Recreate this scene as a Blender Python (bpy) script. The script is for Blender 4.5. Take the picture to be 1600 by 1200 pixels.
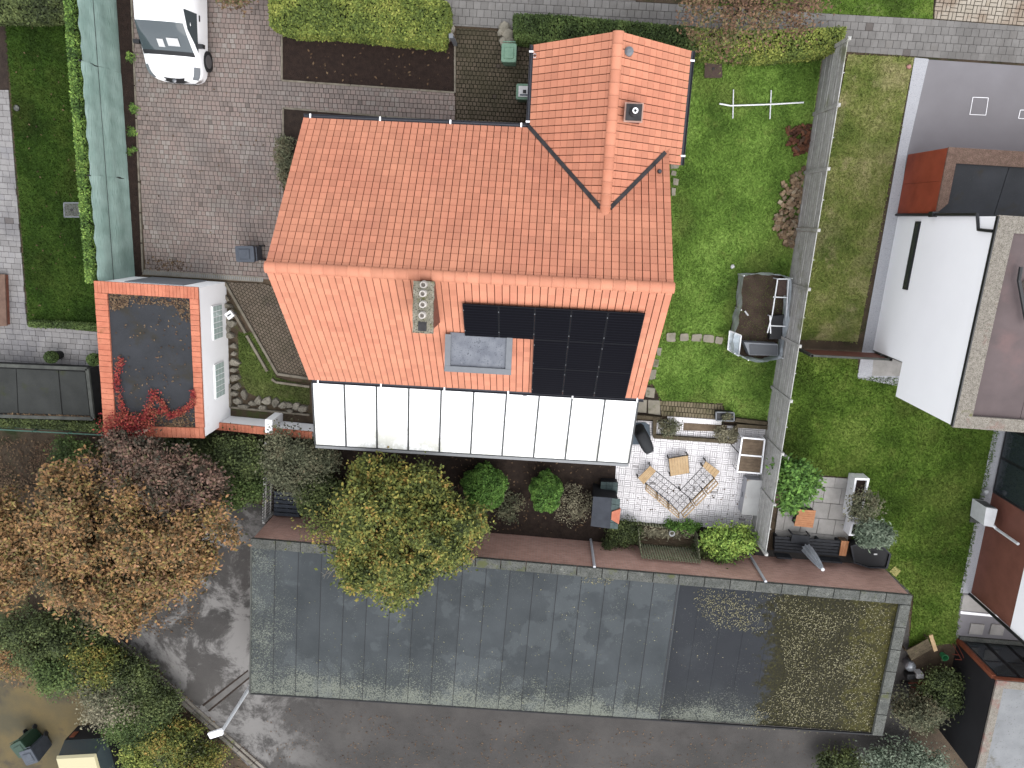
import bpy, math, random
import numpy as np
from mathutils import Matrix, Vector

for o in list(bpy.data.objects): bpy.data.objects.remove(o)
SC = bpy.context.scene
COL = SC.collection
RNG = np.random.default_rng(7)
random.seed(7)
RAD = math.radians

# ---------------------------------------------------------------- camera
FOC, NU, NV, CAMH = 1110.0, 855.0, 338.0, 25.0       # focal length and nadir in photo pixels, height in metres
_d = Vector(((NU-800)/FOC, -(NV-600)/FOC, -1)).normalized()
_up = -_d
_x = Vector((1, 0, 0)); _x = (_x - _x.dot(_up)*_up).normalized()
_y = _up.cross(_x)
CR = Matrix((_x, _y, _up))                            # camera -> world
cd = bpy.data.cameras.new('camera'); cam = bpy.data.objects.new('camera', cd); COL.objects.link(cam)
cam.matrix_world = Matrix.Translation((0, 0, CAMH)) @ CR.to_4x4()
cd.sensor_fit = 'HORIZONTAL'; cd.sensor_width = 36.0; cd.lens = 36.0*FOC/1600.0
cd.clip_start = 0.1; cd.clip_end = 2000
SC.camera = cam

# ---------------------------------------------------------------- light
SUN_EL, SUN_AZ = RAD(62), RAD(150)                    # high thin sun behind cloud, from the south
world = bpy.data.worlds.new('World'); SC.world = world; world.use_nodes = True
nt = world.node_tree; nt.nodes.clear()
sky = nt.nodes.new('ShaderNodeTexSky'); sky.sky_type = 'NISHITA'; sky.sun_disc = False
sky.sun_elevation = SUN_EL; sky.sun_rotation = SUN_AZ; sky.air_density = 1.0; sky.dust_density = 1.5; sky.ozone_density = 1.0
hs = nt.nodes.new('ShaderNodeHueSaturation'); hs.inputs['Saturation'].default_value = 0.18
bgn = nt.nodes.new('ShaderNodeBackground'); bgn.inputs['Strength'].default_value = 0.15
wo = nt.nodes.new('ShaderNodeOutputWorld')
nt.links.new(sky.outputs[0], hs.inputs['Color']); nt.links.new(hs.outputs[0], bgn.inputs[0]); nt.links.new(bgn.outputs[0], wo.inputs[0])
sd = bpy.data.lights.new('sun', 'SUN'); sun = bpy.data.objects.new('sun', sd); COL.objects.link(sun)
sd.energy = 0.5; sd.angle = RAD(70); sd.color = (1.0, 0.965, 0.92)
sun.rotation_euler = Vector((math.sin(SUN_AZ)*math.cos(SUN_EL), math.cos(SUN_AZ)*math.cos(SUN_EL), math.sin(SUN_EL))).to_track_quat('Z', 'Y').to_euler()
sun.location = (0, 0, 30)
SC.view_settings.view_transform = 'Standard'; SC.view_settings.look = 'None'
SC.view_settings.gamma = 1.0; SC.view_settings.use_curve_mapping = False
SC.view_settings.exposure = 1.7

# ---------------------------------------------------------------- survey helpers: photo pixel + height -> metres
def P(u, v, z=0.0):
    r = CR @ Vector(((u-800)/FOC, -(v-600)/FOC, -1))
    t = (z-CAMH)/r.z
    return Vector((t*r.x, t*r.y, z))
def PP(pts, z=0.0): return [P(u, v, z) for u, v in pts]
def on_plane(u, v, p0, n):
    a = Vector((0, 0, CAMH)); b = P(u, v, 0.0) - a
    t = (p0-a).dot(n)/b.dot(n)
    return a + b*t

# ---------------------------------------------------------------- object helpers
W = {}
def reg(o, parent, Mw):
    COL.objects.link(o)
    if parent is not None:
        o.parent = parent; o.matrix_local = W[parent].inverted() @ Mw
    else:
        o.matrix_world = Mw; o.matrix_basis = Mw
    W[o] = Mw.copy()
    return o
def tag(o, label=None, cat=None, group=None, kind=None):
    if label: o['label'] = label
    if cat: o['category'] = cat
    if group: o['group'] = group
    if kind: o['kind'] = kind
    return o
def thing(name, label, cat, loc=(0, 0, 0), rz=0.0, group=None):
    e = bpy.data.objects.new(name, None); e.empty_display_size = 0.2
    reg(e, None, Matrix.Translation(Vector(loc)) @ Matrix.Rotation(rz, 4, 'Z'))
    return tag(e, label, cat, group)

class MB:
    def __init__(s): s.v = []; s.f = []; s.r = []; s.m = []; s.cur = 0
    def add(s, vs, fs, r=None):
        k = len(s.v); s.v += [tuple(p) for p in vs]
        r = random.random() if r is None else r
        for f in fs: s.f.append(tuple(i+k for i in f)); s.r.append(r); s.m.append(s.cur)
        return s
    def prism(s, pts, z0, z1, r=None, bottom=False, inset=0.0):
        pts = [(p[0], p[1]) for p in pts]
        a = sum(pts[i][0]*pts[(i+1) % len(pts)][1]-pts[(i+1) % len(pts)][0]*pts[i][1] for i in range(len(pts)))
        if a < 0: pts = pts[::-1]
        n = len(pts); cx = sum(p[0] for p in pts)/n; cy = sum(p[1] for p in pts)/n
        vs = [(x, y, z0) for x, y in pts]+[(x+(cx-x)*inset, y+(cy-y)*inset, z1) for x, y in pts]
        fs = [tuple(range(n, 2*n))]+[(i, (i+1) % n, n+(i+1) % n, n+i) for i in range(n)]
        if bottom: fs.append(tuple(range(n-1, -1, -1)))
        return s.add(vs, fs, r)
    def box(s, c, d, rz=0.0, r=None, M=None):
        x, y, z = d[0]/2, d[1]/2, d[2]/2
        vs = [Vector((sx*x, sy*y, sz*z)) for sz in (-1, 1) for sx, sy in ((-1, -1), (1, -1), (1, 1), (-1, 1))]
        R = M if M is not None else Matrix.Rotation(rz, 4, 'Z')
        vs = [R @ p + Vector(c) for p in vs]
        return s.add(vs, [(3, 2, 1, 0), (4, 5, 6, 7), (0, 1, 5, 4), (1, 2, 6, 5), (2, 3, 7, 6), (3, 0, 4, 7)], r)
    def beam(s, a, b, w, h, r=None, up=Vector((0, 0, 1))):
        a = Vector(a); b = Vector(b); d = b-a; L = d.length; d.normalize()
        sd_ = d.cross(up)
        if sd_.length < 1e-4: sd_ = d.cross(Vector((1, 0, 0)))
        sd_.normalize(); u = sd_.cross(d)
        M = Matrix((d, sd_, u)).transposed().to_4x4()
        return s.box((a+b)/2, (L, w, h), r=r, M=M)
    def tube(s, pts, rad, n=8, r=None, caps=True):
        pts = [Vector(p) for p in pts]; rads = rad if isinstance(rad, (list, tuple)) else [rad]*len(pts)
        k = len(pts); vs = []; ref = None
        for i, p in enumerate(pts):
            d = (pts[min(i+1, k-1)]-pts[max(i-1, 0)]).normalized()
            a = ref if ref is not None and abs(ref.dot(d)) < 0.95 else (Vector((0, 0, 1)) if abs(d.z) < 0.9 else Vector((1, 0, 0)))
            u = (a-a.dot(d)*d).normalized(); w = d.cross(u); ref = u
            vs += [p+(u*math.cos(t)+w*math.sin(t))*rads[i] for t in (2*math.pi*j/n for j in range(n))]
        fs = [(i*n+j, i*n+(j+1) % n, (i+1)*n+(j+1) % n, (i+1)*n+j) for i in range(k-1) for j in range(n)]
        if caps: fs += [tuple(range(n-1, -1, -1)), tuple((k-1)*n+j for j in range(n))]
        return s.add(vs, fs, r)
    def quad(s, a, b, c, d, r=None): return s.add([a, b, c, d], [(0, 1, 2, 3)], r)
    def lathe(s, c, prof, n=16, r=None):
        c = Vector(c); vs = []
        for rr, z in prof: vs += [c+Vector((rr*math.cos(2*math.pi*j/n), rr*math.sin(2*math.pi*j/n), z)) for j in range(n)]
        k = len(prof)
        fs = [(i*n+j, i*n+(j+1) % n, (i+1)*n+(j+1) % n, (i+1)*n+j) for i in range(k-1) for j in range(n)]
        fs += [tuple((k-1)*n+j for j in range(n))]
        return s.add(vs, fs, r)
    def mesh(s, name, mats, smooth=False):
        me = bpy.data.meshes.new(name); me.from_pydata(s.v, [], s.f)
        for m in (mats if isinstance(mats, (list, tuple)) else [mats]): me.materials.append(m)
        a = me.attributes.new('rnd', 'FLOAT', 'FACE'); a.data.foreach_set('value', np.array(s.r, dtype=np.float32))
        if max(s.m) > 0: me.polygons.foreach_set('material_index', s.m)
        if smooth: me.polygons.foreach_set('use_smooth', [True]*len(s.f))
        me.update(); return me
    def build(s, name, mats, parent=None, smooth=False, local=False):
        Mw = W[parent] if parent is not None else Matrix.Identity(4)
        if not local and parent is not None:
            inv = Mw.inverted(); s.v = [tuple(inv @ Vector(p)) for p in s.v]
        return reg(bpy.data.objects.new(name, s.mesh(name, mats, smooth)), parent, Mw)
    def build_at(s, name, mats, loc, smooth=False):          # top-level mesh with its origin at its base
        s.v = [(p[0]-loc[0], p[1]-loc[1], p[2]-loc[2]) for p in s.v]
        return reg(bpy.data.objects.new(name, s.mesh(name, mats, smooth)), None, Matrix.Translation(Vector(loc)))

def np_mesh(name, verts, k, mats, rnd, parent=None, loc=None, midx=None, smooth=False):
    """verts: (N*k,3) array, faces are consecutive runs of k vertices"""
    verts = np.asarray(verts, dtype=np.float32).reshape(-1, 3)
    Mw = W[parent] if parent is not None else Matrix.Translation(Vector(loc) if loc is not None else Vector((0, 0, 0)))
    inv = np.array(Mw.inverted()); verts = verts @ inv[:3, :3].T + inv[:3, 3]
    n = len(verts)//k
    me = bpy.data.meshes.new(name)
    me.vertices.add(n*k); me.vertices.foreach_set('co', verts.astype(np.float32).ravel())
    me.loops.add(n*k); me.loops.foreach_set('vertex_index', np.arange(n*k, dtype=np.int32))
    me.polygons.add(n); me.polygons.foreach_set('loop_start', np.arange(0, n*k, k, dtype=np.int32))
    try: me.polygons.foreach_set('loop_total', np.full(n, k, dtype=np.int32))
    except Exception: pass
    for m in (mats if isinstance(mats, (list, tuple)) else [mats]): me.materials.append(m)
    if midx is not None: me.polygons.foreach_set('material_index', np.asarray(midx, dtype=np.int32))
    me.update(calc_edges=True)
    a = me.attributes.new('rnd', 'FLOAT', 'FACE'); a.data.foreach_set('value', np.asarray(rnd, dtype=np.float32))
    return reg(bpy.data.objects.new(name, me), parent, Mw)

def inst(me, name, parent, Mw): return reg(bpy.data.objects.new(name, me), parent, Mw)

# ---------------------------------------------------------------- materials
def lin(c): 
    c = c/255.0
    return c/12.92 if c <= 0.04045 else ((c+0.055)/1.055)**2.4
def C(r, g, b, k=0.53): return (lin(r)*k, lin(g)*k, lin(b)*k, 1.0)

def CV(r, g, b): return C(r, g, b, 1.0)             # for upright faces
def CL(r, g, b, s=.22, k=.85):                       # leaf colours, a little greyed
    m = (r*.3+g*.59+b*.11); return C(r+(m-r)*s, g+(m-g)*s, b+(m-b)*s, k)
class N:
    def __init__(s, name):
        s.m = bpy.data.materials.new(name); s.m.use_nodes = True; s.t = s.m.node_tree; s.t.nodes.clear()
        s.out = s.n('ShaderNodeOutputMaterial'); s.b = s.n('ShaderNodeBsdfPrincipled'); s.l(s.b.outputs[0], s.out.inputs[0])
        g = s.n('ShaderNodeNewGeometry'); s.pos = g.outputs['Position']
    def n(s, t): return s.t.nodes.new(t)
    def l(s, a, b): s.t.links.new(a, b)
    def noise(s, scale, detail=6, rough=0.6, vec=None, dist=0.0):
        n = s.n('ShaderNodeTexNoise'); n.inputs['Scale'].default_value = scale; n.inputs['Detail'].default_value = detail
        n.inputs['Roughness'].default_value = rough; n.inputs['Distortion'].default_value = dist
        s.l(vec or s.pos, n.inputs['Vector']); return n.outputs['Fac']
    def ramp(s, fac, stops, interp='LINEAR'):
        r = s.n('ShaderNodeValToRGB'); r.color_ramp.interpolation = interp
        e = r.color_ramp.elements
        while len(e) < len(stops): e.new(0.5)
        for x, (p, c) in zip(e, stops): x.position = p; x.color = c if len(c) == 4 else (*c, 1)
        s.l(fac, r.inputs[0]); return r.outputs[0]
    def mask(s, fac, lo, hi):
        r = s.n('ShaderNodeMapRange'); r.inputs[1].default_value = lo; r.inputs[2].default_value = hi
        r.interpolation_type = 'SMOOTHSTEP'; s.l(fac, r.inputs[0]); return r.outputs[0]
    def math(s, op, a, b=None):
        m = s.n('ShaderNodeMath'); m.operation = op
        for i, x in enumerate((a, b)):
            if x is None: continue
            if isinstance(x, (int, float)): m.inputs[i].default_value = x
            else: s.l(x, m.inputs[i])
        return m.outputs[0]
    def mix(s, fac, a, b, mode='MIX'):
        m = s.n('ShaderNodeMix'); m.data_type = 'RGBA'; m.blend_type = mode
        for i, x in ((0, fac), (6, a), (7, b)):
            if isinstance(x, (int, float)): m.inputs[i].default_value = x
            elif isinstance(x, tuple): m.inputs[i].default_value = x
            else: s.l(x, m.inputs[i])
        return m.outputs[2]
    def rnd(s):
        a = s.n('ShaderNodeAttribute'); a.attribute_name = 'rnd'
        o = s.n('ShaderNodeObjectInfo')
        return s.math('FRACT', s.math('ADD', a.outputs['Fac'], o.outputs['Random']))
    def xyz(s):
        x = s.n('ShaderNodeSeparateXYZ'); s.l(s.pos, x.inputs[0]); return x.outputs
    def bump(s, h, strength=0.4, dist=0.01):
        b = s.n('ShaderNodeBump'); b.inputs['Strength'].default_value = strength; b.inputs['Distance'].default_value = dist
        s.l(h, b.inputs['Height']); s.l(b.outputs[0], s.b.inputs['Normal'])
    def done(s, col, rough=0.85, metal=0.0, spec=0.3):
        if isinstance(col, tuple): s.b.inputs['Base Color'].default_value = col
        else: s.l(col, s.b.inputs['Base Color'])
        if isinstance(rough, (int, float)): s.b.inputs['Roughness'].default_value = rough
        else: s.l(rough, s.b.inputs['Roughness'])
        s.b.inputs['Metallic'].default_value = metal; s.b.inputs['Specular IOR Level'].default_value = spec
        return s.m

def surf(name, a, b, scale=3.0, fine=None, rough=0.85, bump=0.3, bscale=60, bdist=0.008, pieces=0.0, layers=(), metal=0.0, spec=0.25, lo=0.35, hi=0.65):
    """two-tone weathered surface; pieces = value spread from piece to piece; layers = [(colour, noise scale, lo, hi)]"""
    m = N(name)
    col = m.ramp(m.noise(scale), [(lo, a), (hi, b)])
    if fine: col = m.mix(m.mask(m.noise(fine[1], 3), fine[2], fine[3]), col, fine[0])
    for lc, ls, l0, l1 in layers: col = m.mix(m.mask(m.noise(ls, 8, 0.65), l0, l1), col, lc)
    if pieces:
        h = m.n('ShaderNodeHueSaturation'); m.l(col, h.inputs['Color'])
        r = m.n('ShaderNodeMapRange'); r.inputs[3].default_value = 1-pieces; r.inputs[4].default_value = 1+pieces
        m.l(m.rnd(), r.inputs[0]); m.l(r.outputs[0], h.inputs['Value']); col = h.outputs[0]
    if bump: m.bump(m.noise(bscale, 4), bump, bdist)
    return m.done(col, rough, metal, spec)

def palette(name, cols, nscale=1.2, mixn=0.5, rough=0.75, pieces=0.25, spec=0.2, transl=0.0):
    """leaf / piece colours drawn from a palette by a mix of clump noise and per-piece chance"""
    m = N(name)
    nz = m.mask(m.noise(nscale, 3), 0.3, 0.7)
    f = m.math('ADD', m.math('MULTIPLY', nz, mixn), m.math('MULTIPLY', m.rnd(), 1-mixn))
    k = len(cols)
    col = m.ramp(f, [((i+0.5)/k, c) for i, c in enumerate(cols)])
    if pieces:
        h = m.n('ShaderNodeHueSaturation'); m.l(col, h.inputs['Color'])
        r = m.n('ShaderNodeMapRange'); r.inputs[3].default_value = 1-pieces; r.inputs[4].default_value = 1+pieces
        m.l(m.math('FRACT', m.math('MULTIPLY', m.rnd(), 7.31)), r.inputs[0]); m.l(r.outputs[0], h.inputs['Value']); col = h.outputs[0]
    mm = m.done(col, rough, 0, spec)
    if transl:
        t = m.n('ShaderNodeBsdfTranslucent'); m.l(col, t.inputs[0]); x = m.n('ShaderNodeMixShader'); x.inputs[0].default_value = transl
        m.l(m.b.outputs[0], x.inputs[1]); m.l(t.outputs[0], x.inputs[2]); m.l(x.outputs[0], m.out.inputs[0])
    return mm
def plain(name, c, rough=0.5, metal=0.0, spec=0.4, var=0.12, scale=6): 
    return surf(name, c, tuple(min(1, x*(1-var)) for x in c[:3])+(1,), scale, None, rough, 0.0, metal=metal, spec=spec)
# ================================================================ materials
M = {}
M['soil'] = surf('soil', C(48,38,33), C(66,54,46), 4, (C(95,82,68), 90, 0.62, 0.72), 0.95, 0.8, 45, 0.03)
M['bed_soil'] = surf('bed_soil', C(76,64,52), C(98,84,68), 3, (C(120,106,84), 50, .58, .7), .95, .7, 40, .03, layers=[(C(84,92,52), 1.6, .5, .66)])
M['mulch'] = surf('mulch', C(46,34,29), C(62,47,40), 6, (C(88,70,58), 70, 0.6, 0.72), 0.95, 1.0, 50, 0.04)
M['litter_ground'] = surf('litter_ground', C(78,66,54), C(104,89,72), 1.2, (C(126,107,82), 40, 0.58, 0.7), 0.95, 0.8, 35, 0.03, layers=[(C(58,66,36), 0.7, 0.52, 0.68)])
M['joint'] = surf('joint', C(58,50,44), C(76,66,58), 2, None, 0.95, 0.5, 60)
M['joint_moss'] = surf('joint_moss', C(42,38,26), C(58,54,36), 2, None, 0.95, 0.5, 60)
def paver(name, cols, stain, sscale=0.35, lo=0.48, hi=0.66, rough=0.85):
    m = N(name); k = len(cols)
    f = m.math('ADD', m.math('MULTIPLY', m.mask(m.noise(0.8, 4), 0.3, 0.7), 0.45), m.math('MULTIPLY', m.rnd(), 0.55))
    col = m.ramp(f, [((i+0.5)/k, c) for i, c in enumerate(cols)])
    col = m.mix(m.math('MULTIPLY', m.mask(m.noise(sscale, 8, 0.65), lo, hi), 0.75), col, stain)
    col = m.mix(m.math('MULTIPLY', m.mask(m.noise(70, 3), 0.45, 0.7), 0.25), col, C(84,78,73))
    col = m.mix(m.math('MULTIPLY', m.mask(m.rnd(), .993, .995), .6), col, C(84,74,69))
    col = m.mix(m.math('MULTIPLY', m.mask(m.noise(.22, 4, .6, dist=.6), .55, .7), .35), col, C(92,84,79))
    m.bump(m.noise(90, 3), 0.3, 0.004)
    return m.done(col, rough, 0, 0.2)
M['drive_paver'] = paver('drive_paver', [C(134,122,116), C(146,133,127), C(154,140,133), C(159,141,134), C(159,149,142), C(170,160,153)], C(140,132,128))
M['court_paver'] = paver('court_paver', [C(90,80,66), C(102,91,76), C(110,98,84), C(118,104,88)], C(72,68,50), 0.6, 0.42, 0.6)
M['yard_paver'] = paver('yard_paver', [C(112,100,86), C(124,112,98), C(132,118,104)], C(92,86,70), 0.8)
M['grey_paver'] = paver('grey_paver', [C(130,127,124), C(140,137,134), C(148,145,142), C(136,132,128)], C(120,117,114), 0.5)
M['path_paver'] = paver('path_paver', [C(146,143,142), C(158,155,154), C(166,163,162), C(152,150,152)], C(128,126,128), 0.5)
M['tan_paver'] = paver('tan_paver', [C(186,176,160), C(200,190,175), C(176,164,146)], C(150,128,110), 0.4)
M['white_clinker'] = paver('white_clinker', [C(222,219,220,.8), C(232,229,230,.8), C(240,237,238,.8)], C(204,201,202,.8), 0.6, 0.5, 0.75)
M['white_joint'] = surf('white_joint', C(196,192,192), C(210,206,206), 2, None, 0.9, 0.2)
M['old_clinker'] = paver('old_clinker', [C(128,116,92), C(142,130,106), C(112,104,80)], C(96,96,62), 0.9)
M['slab'] = surf('slab', C(166,163,158), C(184,180,176), 2.5, (C(120,114,106), 30, 0.62, 0.75), 0.9, 0.25, pieces=0.07, layers=[(C(112,104,94), 1.6, 0.6, 0.75)])
M['flag'] = surf('flag', C(150,144,130), C(176,168,152), 3, None, 0.9, 0.4, 25, pieces=0.1, layers=[(C(110,112,80), 2.5, 0.55, 0.7)])
M['kerb'] = surf('kerb', C(132,126,116), C(156,150,140), 3, None, 0.9, 0.3, pieces=0.08, layers=[(C(92,92,66), 1.5, 0.55, 0.7)])
M['edging'] = surf('edging', C(120,112,98), C(150,142,128), 4, None, 0.9, 0.3, pieces=0.06)
M['asphalt_grey'] = surf('asphalt_grey', C(138,135,138), C(148,145,149), 0.5, None, 0.85, 0.3, 200, 0.004)
M['gravel_white'] = surf('gravel_white', C(186,187,192), C(214,215,220), 60, (C(120,118,120), 45, 0.62, 0.7), 0.9, 0.8, 60, 0.02)
def asphalt_old():
    m = N('asphalt_old'); x, y, z = m.xyz()
    col = m.ramp(m.noise(0.35, 8, 0.65), [(0.35, C(62,60,58)), (0.5, C(76,73,71)), (0.65, C(88,85,82))])
    col = m.mix(m.mask(m.noise(220, 2), 0.5, 0.75), col, C(104,101,98))
    # pale dried-out patches west of the garage block
    west = m.mask(x, -8.0, -12.5); n = m.mask(m.noise(0.55, 9, 0.75, dist=0.4), 0.45, 0.58)
    col = m.mix(m.math('MULTIPLY', m.math('MULTIPLY', west, n), 0.85), col, C(150,147,144))
    col = m.mix(m.math('MULTIPLY', m.mask(m.noise(0.9, 6, 0.7), 0.55, 0.7), 0.5), col, C(60,56,53))
    m.bump(m.noise(150, 3), 0.4, 0.006)
    return m.done(col, 0.85, 0, 0.25)
M['asphalt_old'] = asphalt_old()
M['patch'] = surf('trench_asphalt', C(104,102,99), C(122,119,116), 1.5, (C(84,82,79), 90, .55, .7), .9, .3, 120, .005)
M['yellow_lot'] = surf('yellow_lot', C(92,86,66), C(122,106,70), 0.5, (C(84,76,60), 60, 0.55, 0.7), 0.9, 0.4, 90, 0.01, layers=[(C(78,72,62), 0.4, 0.52, 0.62), (C(134,104,64), 0.8, 0.6, 0.72)])
M['green_grey_lot'] = surf('green_grey_lot', C(92,92,74), C(108,106,88), 0.6, None, 0.9, 0.3)

# ================================================================ ground
def sheet(name, pts, z, mat, parent=None, kind='structure', px=True):
    ps = PP(pts) if px else [Vector((*p, 0)) for p in pts]
    b = MB(); a = sum(ps[i].x*ps[(i+1) % len(ps)].y-ps[(i+1) % len(ps)].x*ps[i].y for i in range(len(ps)))
    if a < 0: ps = ps[::-1]
    b.add([(p.x, p.y, z) for p in ps], [tuple(range(len(ps)))], 0.5)
    o = b.build(name, mat, parent)
    if parent is None: tag(o, kind=kind)
    return o
def inside(poly, x, y):
    c = False; n = len(poly)
    for i in range(n):
        x1, y1 = poly[i][0], poly[i][1]; x2, y2 = poly[i-1][0], poly[i-1][1]
        if (y1 > y) != (y2 > y) and x < (x2-x1)*(y-y1)/(y2-y1)+x1: c = not c
    return c
def clip_rect(poly, cell):
    out = [(p[0], p[1]) for p in poly]
    for i in range(len(cell)):
        a, b = cell[i], cell[(i+1) % len(cell)]; src = out; out = []
        f = lambda p: (b[0]-a[0])*(p[1]-a[1])-(b[1]-a[1])*(p[0]-a[0])
        for j in range(len(src)):
            p, q = src[j-1], src[j]; fp, fq = f(p), f(q)
            if (fp >= 0) != (fq >= 0):
                t = fp/(fp-fq); out.append((p[0]+(q[0]-p[0])*t, p[1]+(q[1]-p[1])*t))
            if fq >= 0: out.append(q)
        if not out: return []
    return out
def area(p): return abs(sum(p[i-1][0]*p[i][1]-p[i][0]*p[i-1][1] for i in range(len(p))))/2
def cells_bond(w, h, ang, poly, gap, off=0.5, jit=0.0):
    ca, sa = math.cos(ang), math.sin(ang)
    loc = [(p[0]*ca+p[1]*sa, -p[0]*sa+p[1]*ca) for p in poly]
    x0, x1 = min(p[0] for p in loc), max(p[0] for p in loc); y0, y1 = min(p[1] for p in loc), max(p[1] for p in loc)
    out = []; j = 0; y = y0
    while y < y1:
        x = x0-w+(off*w if j % 2 else 0)
        while x < x1:
            ww = w*(1+random.uniform(-jit, jit)); out.append((x+gap/2, y+gap/2, x+ww-gap/2, y+h-gap/2)); x += ww
        y += h; j += 1
    return [[(a*ca-b*sa, a*sa+b*ca) for a, b in ((c[0], c[1]), (c[2], c[1]), (c[2], c[3]), (c[0], c[3]))] for c in out]
def cells_basket(s, ang, poly, gap, n=2):
    """basket weave: squares of side s holding n bricks, turned alternately"""
    ca, sa = math.cos(ang), math.sin(ang)
    loc = [(p[0]*ca+p[1]*sa, -p[0]*sa+p[1]*ca) for p in poly]
    x0, x1 = min(p[0] for p in loc), max(p[0] for p in loc); y0, y1 = min(p[1] for p in loc), max(p[1] for p in loc)
    out = []
    for i in range(int((x1-x0)/s)+2):
        for j in range(int((y1-y0)/s)+2):
            for k in range(n):
                a = (k*s/n, 0, (k+1)*s/n, s) if (i+j) % 2 else (0, k*s/n, s, (k+1)*s/n)
                out.append((x0+i*s+a[0]+gap/2, y0+j*s+a[1]+gap/2, x0+i*s+a[2]-gap/2, y0+j*s+a[3]-gap/2))
    return [[(a*ca-b*sa, a*sa+b*ca) for a, b in ((c[0], c[1]), (c[2], c[1]), (c[2], c[3]), (c[0], c[3]))] for c in out]
def pave(parent, name, cells, poly, z0, z1, mat, single=0, stuff='paving', near=None, avoid=None):
    """lay pieces; the first `single` whole ones become objects of their own, the rest one joined part"""
    poly = [(p[0], p[1]) for p in poly]; whole = []; part = []
    for c in cells:
        k = [inside(poly, *q) for q in c]
        if all(k): whole.append(c)
        elif any(k) or inside(poly, (c[0][0]+c[2][0])/2, (c[0][1]+c[2][1])/2):
            p = clip_rect(poly, c)
            if len(p) >= 3 and area(p) > 0.12*area(c): part.append(p)
    if near: whole.sort(key=lambda c: (c[0][0]-near[0])**2+(c[0][1]-near[1])**2)
    alone, rest = whole[:single], whole[single:]
    cache = {}
    for c in alone:
        cx, cy = sum(p[0] for p in c)/4, sum(p[1] for p in c)/4
        ang = math.atan2(c[1][1]-c[0][1], c[1][0]-c[0][0]); w = math.hypot(c[1][0]-c[0][0], c[1][1]-c[0][1]); h = math.hypot(c[2][0]-c[1][0], c[2][1]-c[1][1])
        key = (round(w, 2), round(h, 2))
        if key not in cache:
            b = MB(); b.prism([(-w/2, -h/2), (w/2, -h/2), (w/2, h/2), (-w/2, h/2)], z0, z1, 0.0, inset=0.03); cache[key] = b.mesh(name, mat)
        inst(cache[key], name, parent, Matrix.Translation((cx, cy, random.uniform(-0.002, 0.002))) @ Matrix.Rotation(ang, 4, 'Z'))
    if rest or part:
        b = MB()
        for c in rest: b.prism(c, z0, z1+random.uniform(-0.002, 0.002), inset=0.03)
        for c in part: b.prism(c, z0, z1)
        tag(b.build(stuff, mat, parent), kind='stuff')

YAW = RAD(-3.6)
g = MB(); g.quad((-400,-400,-0.02), (400,-400,-0.02), (400,400,-0.02), (-400,400,-0.02)); tag(g.build('ground', M['litter_ground']), kind='structure')

# driveway of small square setts
DR = PP([(200,-80), (420,-80), (441,50), (441,126), (711,145), (711,191), (443,169), (443,330), (515,440), (411,436), (228,426)])
o = sheet('driveway', [(200,-80), (420,-80), (441,50), (441,126), (711,145), (711,191), (443,169), (443,330), (515,440), (411,436), (228,426)], 0.0, M['joint'])
pave(o, 'sett', cells_bond(0.152, 0.152, YAW, DR, 0.012, 0.5, 0.16), DR, 0.0, 0.022, M['drive_paver'], 0, 'setts')
DK = MB(); 
for a, b in (((203,-80), (224,427)), ((441,20), (441,126)), ((441,126), (711,145)), ((711,145), (711,60)), ((443,169), (712,191)), ((443,169), (443,262))):
    pa, pb = P(*a), P(*b); n = max(1, int((pb-pa).length/1.0))
    for i in range(n): 
        q0 = pa+(pb-pa)*(i/n); q1 = pa+(pb-pa)*((i+1)/n-0.004); DK.beam(q0+Vector((0,0,0.02)), q1+Vector((0,0,0.02)), 0.055, 0.06)
tag(DK.build('edging_kerbs', M['edging']), kind='structure')
# mossy court by the bins
ctp = [(713,44), (803,50), (860,56), (860,240), (713,205)]
o = sheet('bin_court', ctp, 0.004, M['joint_moss']); CT = PP(ctp)
pave(o, 'sett', cells_bond(0.13, 0.135, YAW, CT, 0.022), CT, 0.004, 0.026, M['court_paver'], 0, 'setts')
# yard west of the house
ydp = [(356,441), (409,443), (520,470), (520,600), (478,591), (435,584)]
o = sheet('side_yard', ydp, 0.004, M['joint_moss']); YD = PP(ydp)
pave(o, 'sett', cells_bond(0.115, 0.115, RAD(40), YD, 0.015), YD, 0.004, 0.024, M['yard_paver'], 0, 'setts')
# street pavement
pvp = [(690,-19), (1085,8), (1258,20), (1456,31), (1720,51), (1720,107), (1440,89), (1322,81), (1090,62), (803,46), (700,40)]
o = sheet('pavement', pvp, 0.008, M['joint']); PV = PP(pvp)
pave(o, 'paving_block', cells_bond(0.235, 0.235, YAW, PV, 0.006, 0.5), PV, 0.008, 0.04, M['grey_paver'], 290, 'paving_blocks', near=P(1440,60))
tdp = [(1462,-60), (1760,-60), (1760,52), (1459,30)]
o = sheet('tan_driveway', tdp, 0.006, M['joint']); TD = PP(tdp)
pave(o, 'paving_block', cells_basket(0.235, RAD(-5), TD, 0.02), TD, 0.006, 0.05, M['tan_paver'], 0, 'paving_blocks')
# grey path beside the west lawn
lpp = [(-80,141), (14,141), (43,508), (168,520), (170,585), (-80,572)]
o = sheet('west_path', lpp, 0.004, M['joint']); LP = PP(lpp)
pave(o, 'paving_block', cells_bond(0.29, 0.20, YAW, LP, 0.008, 0.4, 0.2), LP, 0.004, 0.034, M['path_paver'], 280, 'paving_blocks', near=P(40,440))
# white terrace
tep = [(958,812), (966,655), (1200,668), (1172,826), (1100,823)]
o = sheet('terrace', tep, 0.006, M['white_joint']); TE = PP(tep)
pave(o, 'clinker', cells_basket(0.23, YAW, TE, 0.012, 3), TE, 0.006, 0.04, M['white_clinker'], 0, 'clinkers')
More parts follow.
